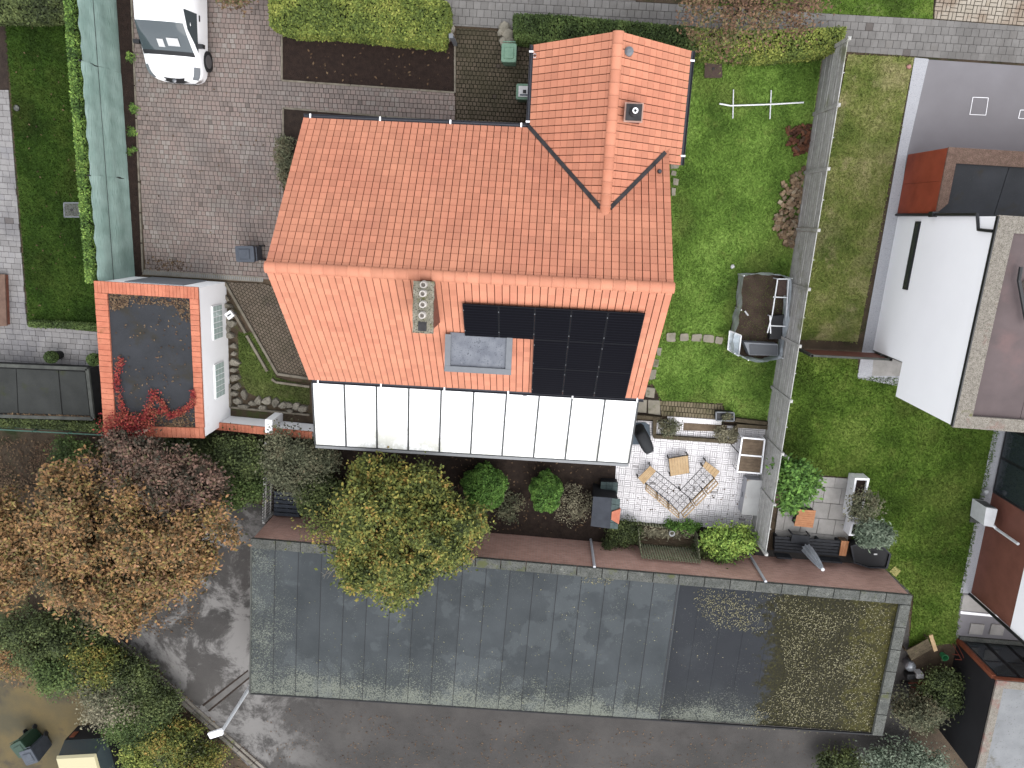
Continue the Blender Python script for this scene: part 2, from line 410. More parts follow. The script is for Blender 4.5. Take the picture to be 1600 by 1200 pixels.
# old clinker path between lawn and terrace, with larger flags at the house end
ocp = [(1030,626), (1128,630), (1130,655), (1034,650)]
o = sheet('clinker_path', ocp, 0.01, M['joint_moss']); OC = PP(ocp)
pave(o, 'clinker', cells_bond(0.11, 0.2, YAW, OC, 0.02), OC, 0.01, 0.04, M['old_clinker'], 0, 'clinkers')
fl = tag(sheet('flagstone_path', [(980,400), (1052,240), (1062,258), (1045,420), (1012,600), (1035,626), (1032,650), (990,645)], 0.003, M['soil']), kind='structure')
for q in ([(996,624),(1011,624),(1010,645),(995,644)], [(1012,624),(1031,625),(1032,649),(1012,646)], [(1008,604),(1024,606),(1022,622),(1008,620)],
          [(1014,577),(1026,577),(1024,592),(1014,594)], [(1020,560),(1030,562),(1028,574),(1020,573)], [(1026,543),(1034,543),(1032,556),(1026,555)],
          [(1047,256),(1062,257),(1060,263),(1047,264)], [(1049,266),(1057,268),(1056,275),(1048,274)], [(1052,278),(1061,280),(1059,290),(1051,289)], [(1049,293),(1056,294),(1055,306),(1049,306)]):
    b = MB(); b.prism(PP(q), 0.003, 0.05, inset=0.06); b.build('flagstone', M['flag'], fl)
# neighbour's paving
sheet('neighbour_driveway', [(1450,93), (1720,111), (1720,300), (1412,300), (1417,238)], 0.004, M['asphalt_grey'])
sheet('gravel_strip', [(1429,90), (1450,92), (1451,93), (1417,240), (1404,332), (1367,542), (1395,552), (1440,560), (1440,610), (1339,591)], 0.012, M['gravel_white'])
sheet('gravel_strip', [(1559,640), (1590,640), (1522,928), (1500,926)], 0.012, M['gravel_white'])
o = sheet('covered_patio', [(1366,546), (1450,546), (1450,588), (1362,587)], 0.016, M['slab'])
ntp = [(1262,743), (1334,748), (1322,862), (1210,836), (1216,790)]
o = sheet('neighbour_terrace', ntp, 0.006, M['kerb']); NT = PP(ntp)
pave(o, 'paving_slab', cells_bond(0.62, 0.62, RAD(-4.5), NT, 0.008, 0.5), NT, 0.006, 0.04, M['slab'], 60, 'cut_slabs')
# southern access yard
sheet('access_yard', [(340,775), (412,790), (420,822), (1420,870), (1420,1400), (640,1400), (166,985), (200,850)], 0.004, M['asphalt_old'])
ay = bpy.data.objects['access_yard']
for q_, nm, mt_, zz in (([(318,1102), (388,1048), (391,1056), (326,1110)], 'trench_patch', 'patch', .008), ([(316,1101), (388,1046), (388,1048.5), (318,1103.5)], 'tar_seam', 'soil', .012), ([(325,1110), (391,1056), (392,1058.5), (327,1112)], 'tar_seam', 'soil', .012)):
    b = MB(); b.prism(PP(q_), .003, zz); b.build(nm, M[mt_], ay)
sheet('west_lot', [(-200,905), (42,915), (48,990), (0,1055), (160,1055), (190,1090), (330,1400), (-200,1400)], 0.004, M['yellow_lot'])
sheet('soil_bed', [(441,55), (712,64), (712,144), (441,125)], 0.01, M['mulch'])
sheet('soil_bed', [(443,170), (712,192), (712,260), (540,250), (530,360), (443,300)], 0.012, M['soil'])
sheet('soil_bed', [(160,-80), (203,-80), (224,428), (205,440)], 0.01, M['mulch'])
sheet('garden_bed', [(415,660), (500,660), (985,690), (966,812), (935,850), (415,826)], 0.008, M['soil'])
sheet('garden_bed', [(935,812), (1180,826), (1180,875), (935,850)], 0.009, M['soil'])
sheet('planted_bed', [(350,452), (430,592), (487,600), (490,670), (356,660)], 0.002, M['bed_soil'])
sheet('soil_bed', [(-80,0), (8,0), (14,141), (-80,141)], 0.006, M['soil'])
# kerb and gutter of the access yard
kb = sheet('yard_gutter', [(158,978), (170,972), (430,1210), (418,1225)], 0.014, M['asphalt_old'])
for off, w in ((0.0, 0.16), (0.42, 0.12)):
    a, b_ = P(160,985)+Vector((0.36*off, 0.36*off, 0)), P(440,1232)+Vector((0.36*off, 0.36*off, 0)); L = (b_-a).length; n = int(L/0.8)
    for i in range(n):
        b = MB(); q0, q1 = a+(b_-a)*(i/n), a+(b_-a)*((i+1)/n-0.002); b.beam(q0+Vector((0,0,0.03)), q1+Vector((0,0,0.03)), w, 0.11 if off == 0 else 0.07); b.build('kerbstone', M['kerb'], kb)
# drain channel across the driveway
ch = tag(sheet('drain_channel', [(224,421), (412,433), (411,441), (223,429)], 0.028, M['kerb']), kind='structure')
b = MB()
for i in range(60):
    q = P(226,425)+(P(411,437)-P(226,425))*(i/59); b.box(q+Vector((0,0,0.031)), (0.02, 0.1, 0.008), YAW)
b.build('grate_bars', plain('galvanised', C(168,172,174), 0.4, 0.6), ch)
# ================================================================ the tiled house
def tile_mat():
    m = N('roof_tile')
    col = m.ramp(m.noise(0.5, 5), [(0.3, C(216,141,113)), (0.7, C(228,156,124))])
    h = m.n('ShaderNodeHueSaturation'); m.l(col, h.inputs['Color']); r = m.n('ShaderNodeMapRange'); r.inputs[3].default_value = 0.89; r.inputs[4].default_value = 1.1
    m.l(m.rnd(), r.inputs[0]); m.l(r.outputs[0], h.inputs['Value'])
    col = m.mix(m.math('MULTIPLY', m.mask(m.noise(60, 4), 0.5, 0.75), 0.25), h.outputs[0], C(194,118,94))
    col = m.mix(m.math('MULTIPLY', m.mask(m.noise(.9, 8, .7), .52, .75), .35), col, C(200,130,112))
    m.bump(m.noise(140, 3), 0.2, 0.003)
    return m.done(col, 0.7, 0, 0.25)
M['tile'] = tile_mat()
M['deck'] = plain('underlay', C(140,72,58), 0.9)
M['white_wall'] = surf('white_render', (.83,.83,.84,1), (.86,.86,.87,1), 1.2, None, 0.9, 0.15, 120, 0.003, layers=[((.72,.72,.70,1), 0.9, 0.62, 0.8)])
M['gutter'] = plain('zinc_gutter', C(72,74,82), 0.45, 0.5)
M['lead'] = surf('lead_sheet', C(52,50,52), C(72,70,72), 4, None, 0.6, 0.2, metal=0.2)
M['white_pvc'] = plain('white_pvc', (.8,.8,.82,1), 0.35)
M['brick_red'] = surf('house_brick', C(120,74,60), C(146,92,74), 8, None, 0.9, 0.4)
M['dark_frame'] = plain('dark_frame', C(58,60,62), 0.4, 0.3)

HY = RAD(-2.7); HX0, HY0 = -2.0, -1.6
HM = Matrix.Rotation(HY, 4, 'Z')
def H(x, y, z): return HM @ Vector((x, y, z))
EZ, RZ = 2.8, 6.15
X0, X1, YN, YS, YR = -7.45, 3.42, 2.50, -5.50, -1.67
SN = (RZ-EZ)/(YN-YR); SS = (RZ-EZ)/(YR-YS)
WX0, WX1, WXR, WYN = -0.64, 3.82, 1.59, 4.80; WZ = 4.68; SW = (WZ-EZ)/(WXR-WX0)
WYJ = YR+(RZ-WZ)/SN                                  # where the wing ridge meets the main slope
house = thing('tiled_house', 'orange clay tiled house with a gabled front wing beside the green lawn', 'house', H(HX0, HY0, 0), HY)
def hb(b, name, mat, parent=None, smooth=False):     # build from house coordinates
    b.v = [tuple(H(*p)) for p in b.v]
    return b.build(name, mat, parent or house, smooth)

# walls
b = MB(); i = 0.35
wl = [(X0+i, YS+i), (X1-i, YS+i), (X1-i, YN-i), (X0+i, YN-i)]
zt = EZ+0.25
b.prism(wl, 0, zt)
for x in (X0+i, X1-i):
    b.add([(x, YS+i, zt), (x, YN-i, zt), (x, YR, RZ-0.12)], [(0, 1, 2)])
ww = [(WX0+i, YN-0.6), (WX1-i, YN-0.6), (WX1-i, WYN-i), (WX0+i, WYN-i)]
b.prism(ww, 0, zt-0.02); b.add([(WX0+i, WYN-i, zt-0.02), (WX1-i, WYN-i, zt-0.02), (WXR, WYN-i, WZ-0.12)], [(0, 1, 2)])
hb(b, 'wall', M['brick_red'])
# roof deck below the tiles
b = MB(); t = -0.05
b.quad((X0+.04, YN-.04, EZ+t), (X0+.04, YR, RZ+t), (X1-.04, YR, RZ+t), (X1-.04, YN-.04, EZ+t))
b.quad((X0+.04, YS+.04, EZ+t), (X1-.04, YS+.04, EZ+t), (X1-.04, YR, RZ+t), (X0+.04, YR, RZ+t))
yj = lambda x: YR+(RZ-(WZ-abs(x-WXR)*SW))/SN
b.add([(WX0+.04, WYN-.04, EZ+t), (WX0+.04, yj(WX0), EZ+t), (WXR, WYJ, WZ+t), (WXR, WYN-.04, WZ+t)], [(0, 1, 2, 3)])
b.add([(WX1-.04, WYN-.04, EZ+t), (WXR, WYN-.04, WZ+t), (WXR, WYJ, WZ+t), (X1, yj(X1), WZ-(X1-WXR)*SW+t), (X1, 1.66, WZ-(X1-WXR)*SW+t), (WX1-.04, 1.66, EZ+t)], [(0, 1, 2, 3, 4, 5)])
hb(b, 'roof_deck', M['deck'])
# verge boards on the gables
for x, s_ in ((X0, 1), (X1, -1)):
    for y0, z0 in ((YN, EZ), (YS, EZ)): b = MB(); b.beam((x+s_*0.02, y0, z0-0.09), (x+s_*0.02, YR, RZ-0.09), 0.03, 0.16); hb(b, 'verge_board', M['deck'])
for x0 in (WX0, WX1): b = MB(); b.beam((x0, WYN-0.02, EZ-0.09), (WXR, WYN-0.02, WZ-0.09), 0.03, 0.16); hb(b, 'verge_board', M['deck'])

# tiles: one profile, laid in courses; whole ones large in view are single objects
TW, TL = 0.2055, 0.236
prof = [(0.006, -0.006), (0.012, 0.019), (0.042, 0.011), (0.192, 0.010), (0.196, -0.006)]
SHADE_GROOVE = [(-0.006, 0.023), (TL-0.034, 0.008), (TL-0.032, 0.001), (TL-0.026, 0.001), (TL-0.024, 0.006), (TL+0.02, 0.006)]  # groove added across each tile so shade darkens the line between courses
PLAIN = [(-0.006, 0.023), (TL+0.02, 0.006)]
def tile_geo(u0, s0, lo=None, hi=None, wf=1.0, shade_groove=True):
    """vertices of a tile in slope coordinates (u along the eave, s up the slope, n out)"""
    rows = SHADE_GROOVE if shade_groove else PLAIN; vs = []; k = len(prof); m_ = len(rows)
    for s_, dn in rows:
        for u, n in prof: vs.append([u0+u*wf, s0+s_, n+dn])
    for u, n in prof: vs.append([u0+u*wf, s0-0.006, n+0.004])
    fs = [(r*k+i, r*k+i+1, (r+1)*k+i+1, (r+1)*k+i) for r in range(m_-1) for i in range(k-1)]+[(m_*k+i, m_*k+i+1, i+1, i) for i in range(k-1)]
    if lo or hi:
        for v in vs:
            if lo: v[0] = max(v[0], lo(v[1]))
            if hi: v[0] = min(v[0], hi(v[1]))
    return vs, fs
def slope(O, U, S, Nn, ulen, slen, keep=None, clamp=None, single=lambda u, s: False, flip=False, shade_groove=True):
    O, U, S, Nn = (Vector(x) for x in (O, U, S, Nn)); nu = round(ulen/TW); ns = round(slen/TL); wf = ulen/nu/TW; lf = slen/ns/TL
    bm = MB(); me = None; count = 0
    B = Matrix((U, S*lf, Nn)).transposed().to_4x4()
    for j in range(ns):
        for i_ in range(nu):
            u0, s0 = i_*TW*wf, j*TL; uc, sc = u0+TW*wf/2, (s0+TL/2)*lf
            if keep and not keep(uc, sc): continue
            lo, hi, cut = (None, None, False) if not clamp else clamp(uc, sc, u0, u0+TW*wf, s0*lf, (s0+TL)*lf)
            if single(uc, sc) and not cut:
                if me is None:
                    t_ = MB(); vs, fs = tile_geo(0, 0, wf=wf, shade_groove=shade_groove)
                    if flip: fs = [f[::-1] for f in fs]
                    t_.add([HM @ (U*v[0]+S*(v[1]*lf)+Nn*v[2]) for v in vs], fs, 0.0); me = t_.mesh('roof_tile', M['tile'])
                w = H(*(O+U*u0+S*(s0*lf)))
                inst(me, 'roof_tile', house, Matrix.Translation(w)); count += 1
            else:
                vs, fs = tile_geo(u0, s0, (lambda s_: lo(s_*lf)) if lo else None, (lambda s_: hi(s_*lf)) if hi else None, wf, shade_groove)
                if flip: fs = [f[::-1] for f in fs]
                bm.add([O+U*v[0]+S*(v[1]*lf)+Nn*v[2] for v in vs], fs)
    tag(hb(bm, 'roof_tiles', M['tile']), kind='stuff'); return count
aN = math.atan(SN); aS = math.atan(SS); aW = math.atan(SW)
LN = math.hypot(YN-YR, RZ-EZ); LS = math.hypot(YR-YS, RZ-EZ); LW = math.hypot(WXR-WX0, WZ-EZ)
# main north slope (u from west to east)
vw = lambda s: WXR-(WZ-(EZ+s*math.sin(aN)))/SW - X0      # valley west: u at slope distance s
ve = lambda s: WXR+(WZ-(EZ+s*math.sin(aN)))/SW - X0
def keepN(u, s):
    z = EZ+s*math.sin(aN)
    return z > WZ or u < vw(s)+0.12 or u > ve(s)-0.12
def clampN(u, s, u0, u1, s0, s1):
    z0 = EZ+(s0-0.02)*math.sin(aN)
    if z0 > WZ: return None, None, False
    if u < WXR-X0: return None, vw, u1 > vw(s0-0.02)
    return ve, None, u0 < ve(s0-0.02)
slope((X0, YN, EZ), (1, 0, 0), (0, -math.cos(aN), math.sin(aN)), (0, math.sin(aN), math.cos(aN)), X1-X0, LN, keepN, clampN,
      lambda u, s: s > LN-TL*7.1 and u < TW*41, flip=True)
# main south slope
slope((X0, YS, EZ), (1, 0, 0), (0, math.cos(aS), math.sin(aS)), (0, -math.sin(aS), math.cos(aS)), X1-X0, LS, shade_groove=False)
# wing slopes (u runs south from the north gable)
def keepW(u, s): return WYN-u > yj(WX0+s*math.cos(aW))-0.1
def clampW(u, s, u0, u1, s0, s1): return None, (lambda q: WYN-yj(WX0+q*math.cos(aW))), True
slope((WX0, WYN, EZ), (0, -1, 0), (math.cos(aW), 0, math.sin(aW)), (-math.sin(aW), 0, math.cos(aW)), TW*26, LW, keepW, clampW)
lim = lambda q: WYN-(yj(WX1-q*math.cos(aW)) if WX1-q*math.cos(aW) < X1 else 1.66)
def keepE(u, s): return u < lim(s)+0.1
slope((WX1, WYN, EZ), (0, -1, 0), (-math.cos(aW), 0, math.sin(aW)), (math.sin(aW), 0, math.cos(aW)), TW*26, LW, keepE, lambda u, s, a, b_, c, d: (None, lim, True), flip=True)
# ridge tiles
def ridge_tile(L, R, axis):
    b = MB(); n = 8; vs = []
    for e, (q, rr) in enumerate(((0, R*1.06), (L*0.12, R*1.06), (L*0.13, R), (L*1.04, R*0.97))):
        for k in range(n+1):
            t = math.pi*(0.02+0.96*k/n); a, z = math.cos(t)*rr, math.sin(t)*rr*0.78
            vs.append((q, -a, z) if axis == 'x' else (a, -q, z))
    fs = [(e*(n+1)+k, e*(n+1)+k+1, (e+1)*(n+1)+k+1, (e+1)*(n+1)+k) for e in range(3) for k in range(n)]
    fs.append(tuple(range(n, -1, -1)))
    b.add([HM @ Vector(v) for v in vs], fs, 0.0)
    return b.mesh('ridge_tile', M['tile'], True)
nr = 34; L = (X1-X0)/nr; me = ridge_tile(L, 0.15, 'x')
for k in range(nr): inst(me, 'ridge_tile', house, Matrix.Translation(H(X0+k*L, YR, RZ-0.035)))
nr = 15; L = (WYN-WYJ+0.12)/nr; me = ridge_tile(L, 0.145, 'y')
for k in range(nr): inst(me, 'ridge_tile', house, Matrix.Translation(H(WXR, WYN-k*L, WZ-0.035)))
# valleys
for xe in (WX0-0.05, X1-0.12):
    ze = WZ-abs(xe-WXR)*SW
    b = MB(); b.beam((xe, yj(xe), ze+0.075), (WXR+(-0.13 if xe < WXR else 0.13), yj(WXR+0.13), WZ-0.13*SW+0.075), 0.115, 0.03); hb(b, 'valley_flashing', M['lead'])
# gutters: half-round troughs along the eaves
def gutter(a, b_):
    a, b_ = Vector(a), Vector(b_); d = (b_-a).normalized(); s_ = d.cross(Vector((0, 0, 1))); vs = []; n = 8
    for rr in (0.065, 0.057):
        for p in (a, b_):
            for k in range(n+1):
                t = math.pi+math.pi*k/n; vs.append(p+s_*math.cos(t)*rr+Vector((0, 0, math.sin(t)*rr)))
    g_ = MB(); m_ = n+1
    fs = [(k, k+1, m_+k+1, m_+k) for k in range(n)]+[(2*m_+k, 3*m_+k, 3*m_+k+1, 2*m_+k+1) for k in range(n)]
    fs += [(0, m_, 3*m_, 2*m_), (n, 2*m_+n, 3*m_+n, m_+n)]
    g_.add(vs, fs, 0.5); return g_
for a, b_ in (((X0, YN+0.075, EZ), (WX0-0.07, YN+0.075, EZ)), ((X0+0.1, YS-0.075, EZ), (X1, YS-0.075, EZ)), ((WX0-0.075, YN+0.0, EZ-0.003), (WX0-0.075, WYN, EZ-0.003)), ((WX1+0.075, 1.66, EZ), (WX1+0.075, WYN, EZ))):
    g_ = gutter(a, b_); o = hb(g_, 'gutter', M['gutter'])
    br = MB(); n = int((Vector(b_)-Vector(a)).length/1.8)
    for k in range(n+1): br.box(Vector(a)+(Vector(b_)-Vector(a))*((k+0.1)/(n+0.2)) + Vector((0, 0, 0.004)), (0.05, 0.15, 0.008) if abs(a[0]-b_[0]) > 1 else (0.15, 0.05, 0.008))
    hb(br, 'bracket', M['white_pvc'], o)
b = MB(); b.tube([(WX0-0.02, WYN-0.28, 0), (WX0-0.02, WYN-0.28, EZ-0.05)], 0.04, 10); hb(b, 'downpipe', M['gutter'])
b = MB(); b.tube([(WX0+0.02, WYN-0.33, EZ+0.02), (WX0+0.02, WYN-0.33, EZ+0.22)], 0.05, 12, caps=False); hb(b, 'vent_pipe', M['white_pvc'])

# planes for things on the roof
pS, nS = H(X0, YS, EZ), HM @ Vector((0, -math.sin(aS), math.cos(aS)))
pE, nE = H(WX1, WYN, EZ), HM @ Vector((math.sin(aW), 0, math.cos(aW)))
pNn, nN = H(X0, YN, EZ), HM @ Vector((0, math.sin(aN), math.cos(aN)))
HI = HM.inverted()
# chimney stack with lichened slab and four flue pots
M['lichen'] = surf('lichen_concrete', C(132,127,112), C(162,156,140), 5, (C(70,66,54), 26, 0.52, 0.64), 0.95, 0.7, 30, 0.02, layers=[(C(112,110,62), 3, 0.55, 0.68), (C(190,184,170), 9, 0.6, 0.68)])
CZ = 6.62
q = [HI @ P(u, v, CZ) for u, v in ((646,439), (679,440), (676,522), (644,520))]
cx0, cx1 = (q[0].x+q[3].x)/2, (q[1].x+q[2].x)/2; cy0, cy1 = (q[2].y+q[3].y)/2, (q[0].y+q[1].y)/2
b = MB(); b.prism([(cx0+.06, cy0+.06), (cx1-.06, cy0+.06), (cx1-.06, cy1-.06), (cx0+.06, cy1-.06)], 3.6, CZ-0.08); ch_ = hb(b, 'chimney', M['brick_red'])
b = MB(); n = 9; pts = []
for k in range(n): pts.append((cx0+(cx1-cx0)*k/(n-1), cy0+random.uniform(-.012, .012)))
for k in range(1, 20): pts.append((cx1+random.uniform(-.015, .015), cy0+(cy1-cy0)*k/20))
for k in range(n): pts.append((cx1-(cx1-cx0)*k/(n-1), cy1+random.uniform(-.01, .01)))
for k in range(1, 20): pts.append((cx0+random.uniform(-.012, .012), cy1-(cy1-cy0)*k/20))
b.prism(pts, CZ-0.09, CZ, bottom=True); hb(b, 'chimney_slab', M['lichen'], ch_)
for u, v in ((661,445), (660,459), (660,476), (659,493)):
    p = HI @ P(u, v, CZ+0.16); b = MB(); b.lathe(p-Vector((0, 0, 0.17)), [(0.10, 0), (0.085, 0.05), (0.085, 0.19), (0.062, 0.19), (0.06, 0.02)], 16)
    hb(b, 'flue_pot', plain('flue_clay', C(206,198,190), 0.6) if u == 661 else M['lichen_pot'] if 'lichen_pot' in M else M.setdefault('lichen_pot', plain('pale_flue', C(222,214,206), 0.6)), ch_, True)
p = HI @ P(660,510,CZ); b = MB(); b.box((p.x, p.y, CZ+0.015), (0.22, 0.24, 0.03)); hb(b, 'soot_hatch', M['lead'], ch_)
# flat-roofed dormer
M['dormer'] = surf('dormer_felt', C(120,124,134), C(146,150,158), 3, (C(92,96,106), 24, 0.55, 0.7), 0.75, 0.3, layers=[(C(84,88,98), 1.5, 0.62, 0.68), (C(164,168,176), 2.5, 0.6, 0.7)])
dn = HI @ on_plane(748, 520, pS, nS); DZ = dn.z+0.06
q = [HI @ P(u, v, DZ) for u, v in ((702,519), (797,524), (794,580), (698,576))]
dx0, dx1 = (q[0].x+q[3].x)/2, (q[1].x+q[2].x)/2; dy0 = (q[2].y+q[3].y)/2; dy1 = dn.y-0.02
b = MB(); b.prism([(dx0+.07, dy0+.08), (dx1-.07, dy0+.08), (dx1-.07, dy1), (dx0+.07, dy1)], EZ+0.6, DZ-0.01); dm = hb(b, 'dormer', M['white_pvc'])
b = MB(); b.prism([(dx0+.05, dy0+.06), (dx1-.05, dy0+.06), (dx1-.05, dy1), (dx0+.05, dy1)], DZ-0.012, DZ+0.004); hb(b, 'dormer_roof', M['dormer'], dm)
M['zinc'] = plain('zinc_trim', C(128,132,138), 0.5, 0.1)
b = MB()
for a, c in (((dx0, dy0+.09), (dx0, dy1-.05)), ((dx1, dy0+.09), (dx1, dy1-.05)), ((dx0-.085, dy0), (dx1+.085, dy0))): b.beam((*a, DZ+0.01), (*c, DZ+0.01), 0.17, 0.12)
hb(b, 'dormer_edge_trim', M['zinc'], dm)
# small chimney and vents on the wing
c = HI @ on_plane(990, 176, pE, nE); zt = c.z+0.45
c2 = HI @ P(990, 176, zt)
b = MB(); b.box((c2.x, c2.y, zt-0.45), (0.44, 0.44, 0.9)); o = hb(b, 'boiler_chimney', M['deck'])
b = MB(); b.box((c2.x, c2.y, zt+0.01), (0.5, 0.5, 0.04)); hb(b, 'cap_flashing', plain('pinkish_mortar', C(206,166,150), .8), o)
b = MB(); b.box((c2.x, c2.y, zt+0.05), (0.42, 0.42, 0.06)); b.lathe((c2.x, c2.y, zt+.05), [(.15, 0), (.11, .08), (.07, .1), (.07, .3)], 14); hb(b, 'cowl', M['lead'], o)
b = MB(); b.lathe((c2.x, c2.y, zt+.35), [(.045, 0), (.045, .03), (.075, .03), (.075, .06), (.04, .06), (.04, 0.0)], 14); hb(b, 'flue_ring', M['white_pvc'], o)
b = MB(); c = HI @ on_plane(982, 82, pE, nE); b.lathe((c.x, c.y, c.z), [(.12, 0), (.10, .10), (.10, .12)], 14); b.lathe((c.x, c.y, c.z+.12), [(.12, 0), (.12, .04), (.05, .08)], 14); hb(b, 'roof_vent', M['zinc'])
b = MB(); c = HI @ on_plane(1030, 268, pNn, nN); b.lathe((c.x, c.y, c.z), [(.07, 0), (.06, .12), (.04, .14)], 12); hb(b, 'roof_vent', M['gutter'])

# windows and doors in the brick walls, and the dormer's front pane
M['glass'] = N('window_glass').done(C(52,60,66), 0.08, 0, 0.6)
def opening(name, axis, at, c, z0, z1, w, sgn):
    def bx_(b, d0, th, ww, za, zb): b.box((at+sgn*d0, c, (za+zb)/2) if axis == 'x' else (c, at+sgn*d0, (za+zb)/2), (th, ww, zb-za) if axis == 'x' else (ww, th, zb-za))
    b = MB(); bx_(b, .0, .06, w, z0, z1); f = hb(b, name, M['white_pvc'])
    n = max(1, round(w/.7))
    for k_ in range(n):
        b = MB(); ww = (w-.08)/n-.05; cc = c-w/2+.04+(w-.08)*(k_+.5)/n
        b.box((at+sgn*.02, cc, (z0+z1)/2) if axis == 'x' else (cc, at+sgn*.02, (z0+z1)/2), (.05, ww, z1-z0-.14) if axis == 'x' else (ww, .05, z1-z0-.14)); hb(b, 'pane', M['glass'], f)
    b = MB(); bx_(b, .05, .16, w+.1, z0-.06, z0-.01); hb(b, 'sill', M['lead'], f)
for c_, z0_, z1_, w_ in ((-3.6, .9, 2.1, 1.4), (.4, .9, 2.1, 1.0), (-1.7, 3.5, 4.6, 1.2)): opening('window', 'x', X1-.35, c_, z0_, z1_, w_, 1)
for c_, z0_, z1_, w_ in ((-3.2, .9, 2.1, 1.4), (-1.7, 3.5, 4.6, 1.2)): opening('window', 'x', X0+.35, c_, z0_, z1_, w_, -1)
for c_, z0_, z1_, w_ in ((-5.6, .9, 2.1, 1.6), (-3.2, .9, 2.1, 1.0)): opening('window', 'y', YN-.35, c_, z0_, z1_, w_, 1)
opening('door', 'y', YN-.35, -1.6, .1, 2.2, .95, 1); opening('window', 'y', WYN-.35, 1.6, .9, 2.1, 1.6, 1); opening('window', 'x', WX1-.35, 3.2, .9, 2.1, 1.0, 1)
b = MB(); b.box(((dx0+dx1)/2, dy0+.075, DZ-.35), (dx1-dx0-.35, .04, .42)); hb(b, 'dormer_pane', M['glass'], dm)
# solar panels (black portrait modules clamped above the tiles)
M['cell'] = None
m = N('solar_cells'); x, y, z = m.xyz()
st = m.n('ShaderNodeTexWave'); st.wave_type = 'BANDS'; st.bands_direction = 'Z'; st.inputs['Scale'].default_value = 4.2; m.l(m.pos, st.inputs['Vector'])
col = m.ramp(st.outputs['Fac'], [(0.0, C(14,14,20)), (0.9, C(18,18,25)), (0.97, C(34,35,42))])
m.l(col, m.b.inputs['Base Color']); M['cell'] = m.done(col, 0.5, 0, 0.03)
M['panel_frame'] = plain('black_frame', C(30,31,36), 0.6, 0.0, .08)
M['clamp'] = plain('aluminium_clamp', C(150,152,156), 0.4, 0.6)
def sl(u, v): 
    p = HI @ on_plane(u, v, pS+nS*0.14, nS); return p.x, (p.y-YS)/math.cos(aS)
pw = (sl(1010,484)[0]-sl(722,470)[0])/5.0
xL = sl(722,472)[0]; sT = sl(722,470)[1]; sB = sl(826,611)[1]; ph = (sT-sB)/3.0
names = {(0,0):'at the west end of the upper row, beside the chimney', (0,1):'in the upper row directly above the grey dormer', (0,2):'mid upper row, left of the block of nine', (0,3):'in the upper row, second from the east verge', (0,4):'at the east end of the upper row by the verge',
         (1,2):'in the middle row beside bare tiles by the dormer', (1,3):'in the middle row at the centre of the block', (1,4):'in the middle row next to the east verge', (2,2):'in the bottom row by the eave, beside bare tiles', (2,3):'in the bottom row by the eave, middle one', (2,4):'in the bottom row by the eave, next to the verge'}
names[(0,2)] = 'in the upper row, third of five from the chimney'
for (r_, k), txt in names.items():
    xa, sa = xL+k*pw, sT-(r_+1)*ph
    cx_, cs = xa+pw/2, sa+ph/2
    ctr = H(cx_, YS+cs*math.cos(aS), EZ+cs*math.sin(aS)) + nS*0.13
    e = bpy.data.objects.new('solar_panel', None); e.empty_display_size = 0.2
    reg(e, None, Matrix.Translation(ctr) @ HM @ Matrix.Rotation(aS, 4, 'X')); tag(e, 'black solar panel '+txt, 'solar panel', 'solar panels on the south roof slope')
    w, h = pw-0.006, ph-0.006
    f = MB()
    for q_, d_ in (((0, h/2-.012, 0), (w, .024, .035)), ((0, -h/2+.012, 0), (w, .024, .035)), ((-w/2+.012, 0, 0), (.024, h-.048, .035)), ((w/2-.012, 0, 0), (.024, h-.048, .035))): f.box(q_, d_)
    f.build('frame', M['panel_frame'], e, local=True)
    f = MB(); f.box((0, 0, 0.006), (w-.047, h-.047, .014)); f.build('cell_sheet', M['cell'], e, local=True)
    for sy in (-1, 1): f = MB(); f.box((-w/2-.004 if k > (0 if r_ == 0 else 2) else -w/2+.02, sy*h*.32, .02), (.024, .04, .02)); f.build('clamp', M['clamp'], e, local=True)
    for sy in (-.3, .3): f = MB(); f.box((0, sy*h, -0.055), (pw, .04, .06)); f.build('mounting_rail', M['panel_frame'], e, local=True)

# verandah with opal panels along the south eave
VZ0, VZ1 = 2.62, 2.30
va = [P(488,597,VZ0), P(998,622,VZ0)]; vb = [P(493,694,VZ1), P(982,723,VZ1)]
ver = thing('verandah', 'lean-to verandah with ten white opal roof panels below the tiled eave', 'verandah', Vector(((va[0].x+vb[1].x)/2, (va[0].y+vb[1].y)/2, 0)))
opal = N('opal_panel'); mp_ = opal.n('ShaderNodeMapping'); mp_.inputs['Scale'].default_value = (7, .8, 1); opal.l(opal.pos, mp_.inputs[0])
x_, y_, z_ = opal.xyz(); low_ = opal.mask(z_, 2.56, 2.32)
dirt = opal.math('MULTIPLY', opal.mask(opal.math('ADD', opal.noise(1.3, 8, .75), opal.math('MULTIPLY', low_, .16)), .54, .74), .7)
col = opal.mix(dirt, (.84,.85,.86,1), (.36,.36,.29,1)); col = opal.mix(opal.math('MULTIPLY', opal.mask(opal.noise(1.0, 6, .7, vec=mp_.outputs[0]), .52, .7), .3), col, (.42,.42,.38,1))
M['opal'] = opal.done(col, 0.35, 0, 0.4)
for k in range(10):
    t0, t1 = k/10, (k+1)/10
    a0, a1, b0, b1 = va[0].lerp(va[1], t0), va[0].lerp(va[1], t1), vb[0].lerp(vb[1], t0), vb[0].lerp(vb[1], t1)
    b = MB(); dz = Vector((0, 0, 0.016)); b.add([b0, b1, a1, a0, b0+dz, b1+dz, a1+dz, a0+dz], [(3,2,1,0),(4,5,6,7),(0,1,5,4),(1,2,6,5),(2,3,7,6),(3,0,4,7)]); b.build('roof_panel', M['opal'], ver)
for k in range(11):
    t = k/10; b = MB(); up = Vector((0, 0, .02)); b.beam(va[0].lerp(va[1], t)+up, vb[0].lerp(vb[1], t)+up, 0.05, 0.06); b.build('glazing_bar', M['dark_frame'], ver)
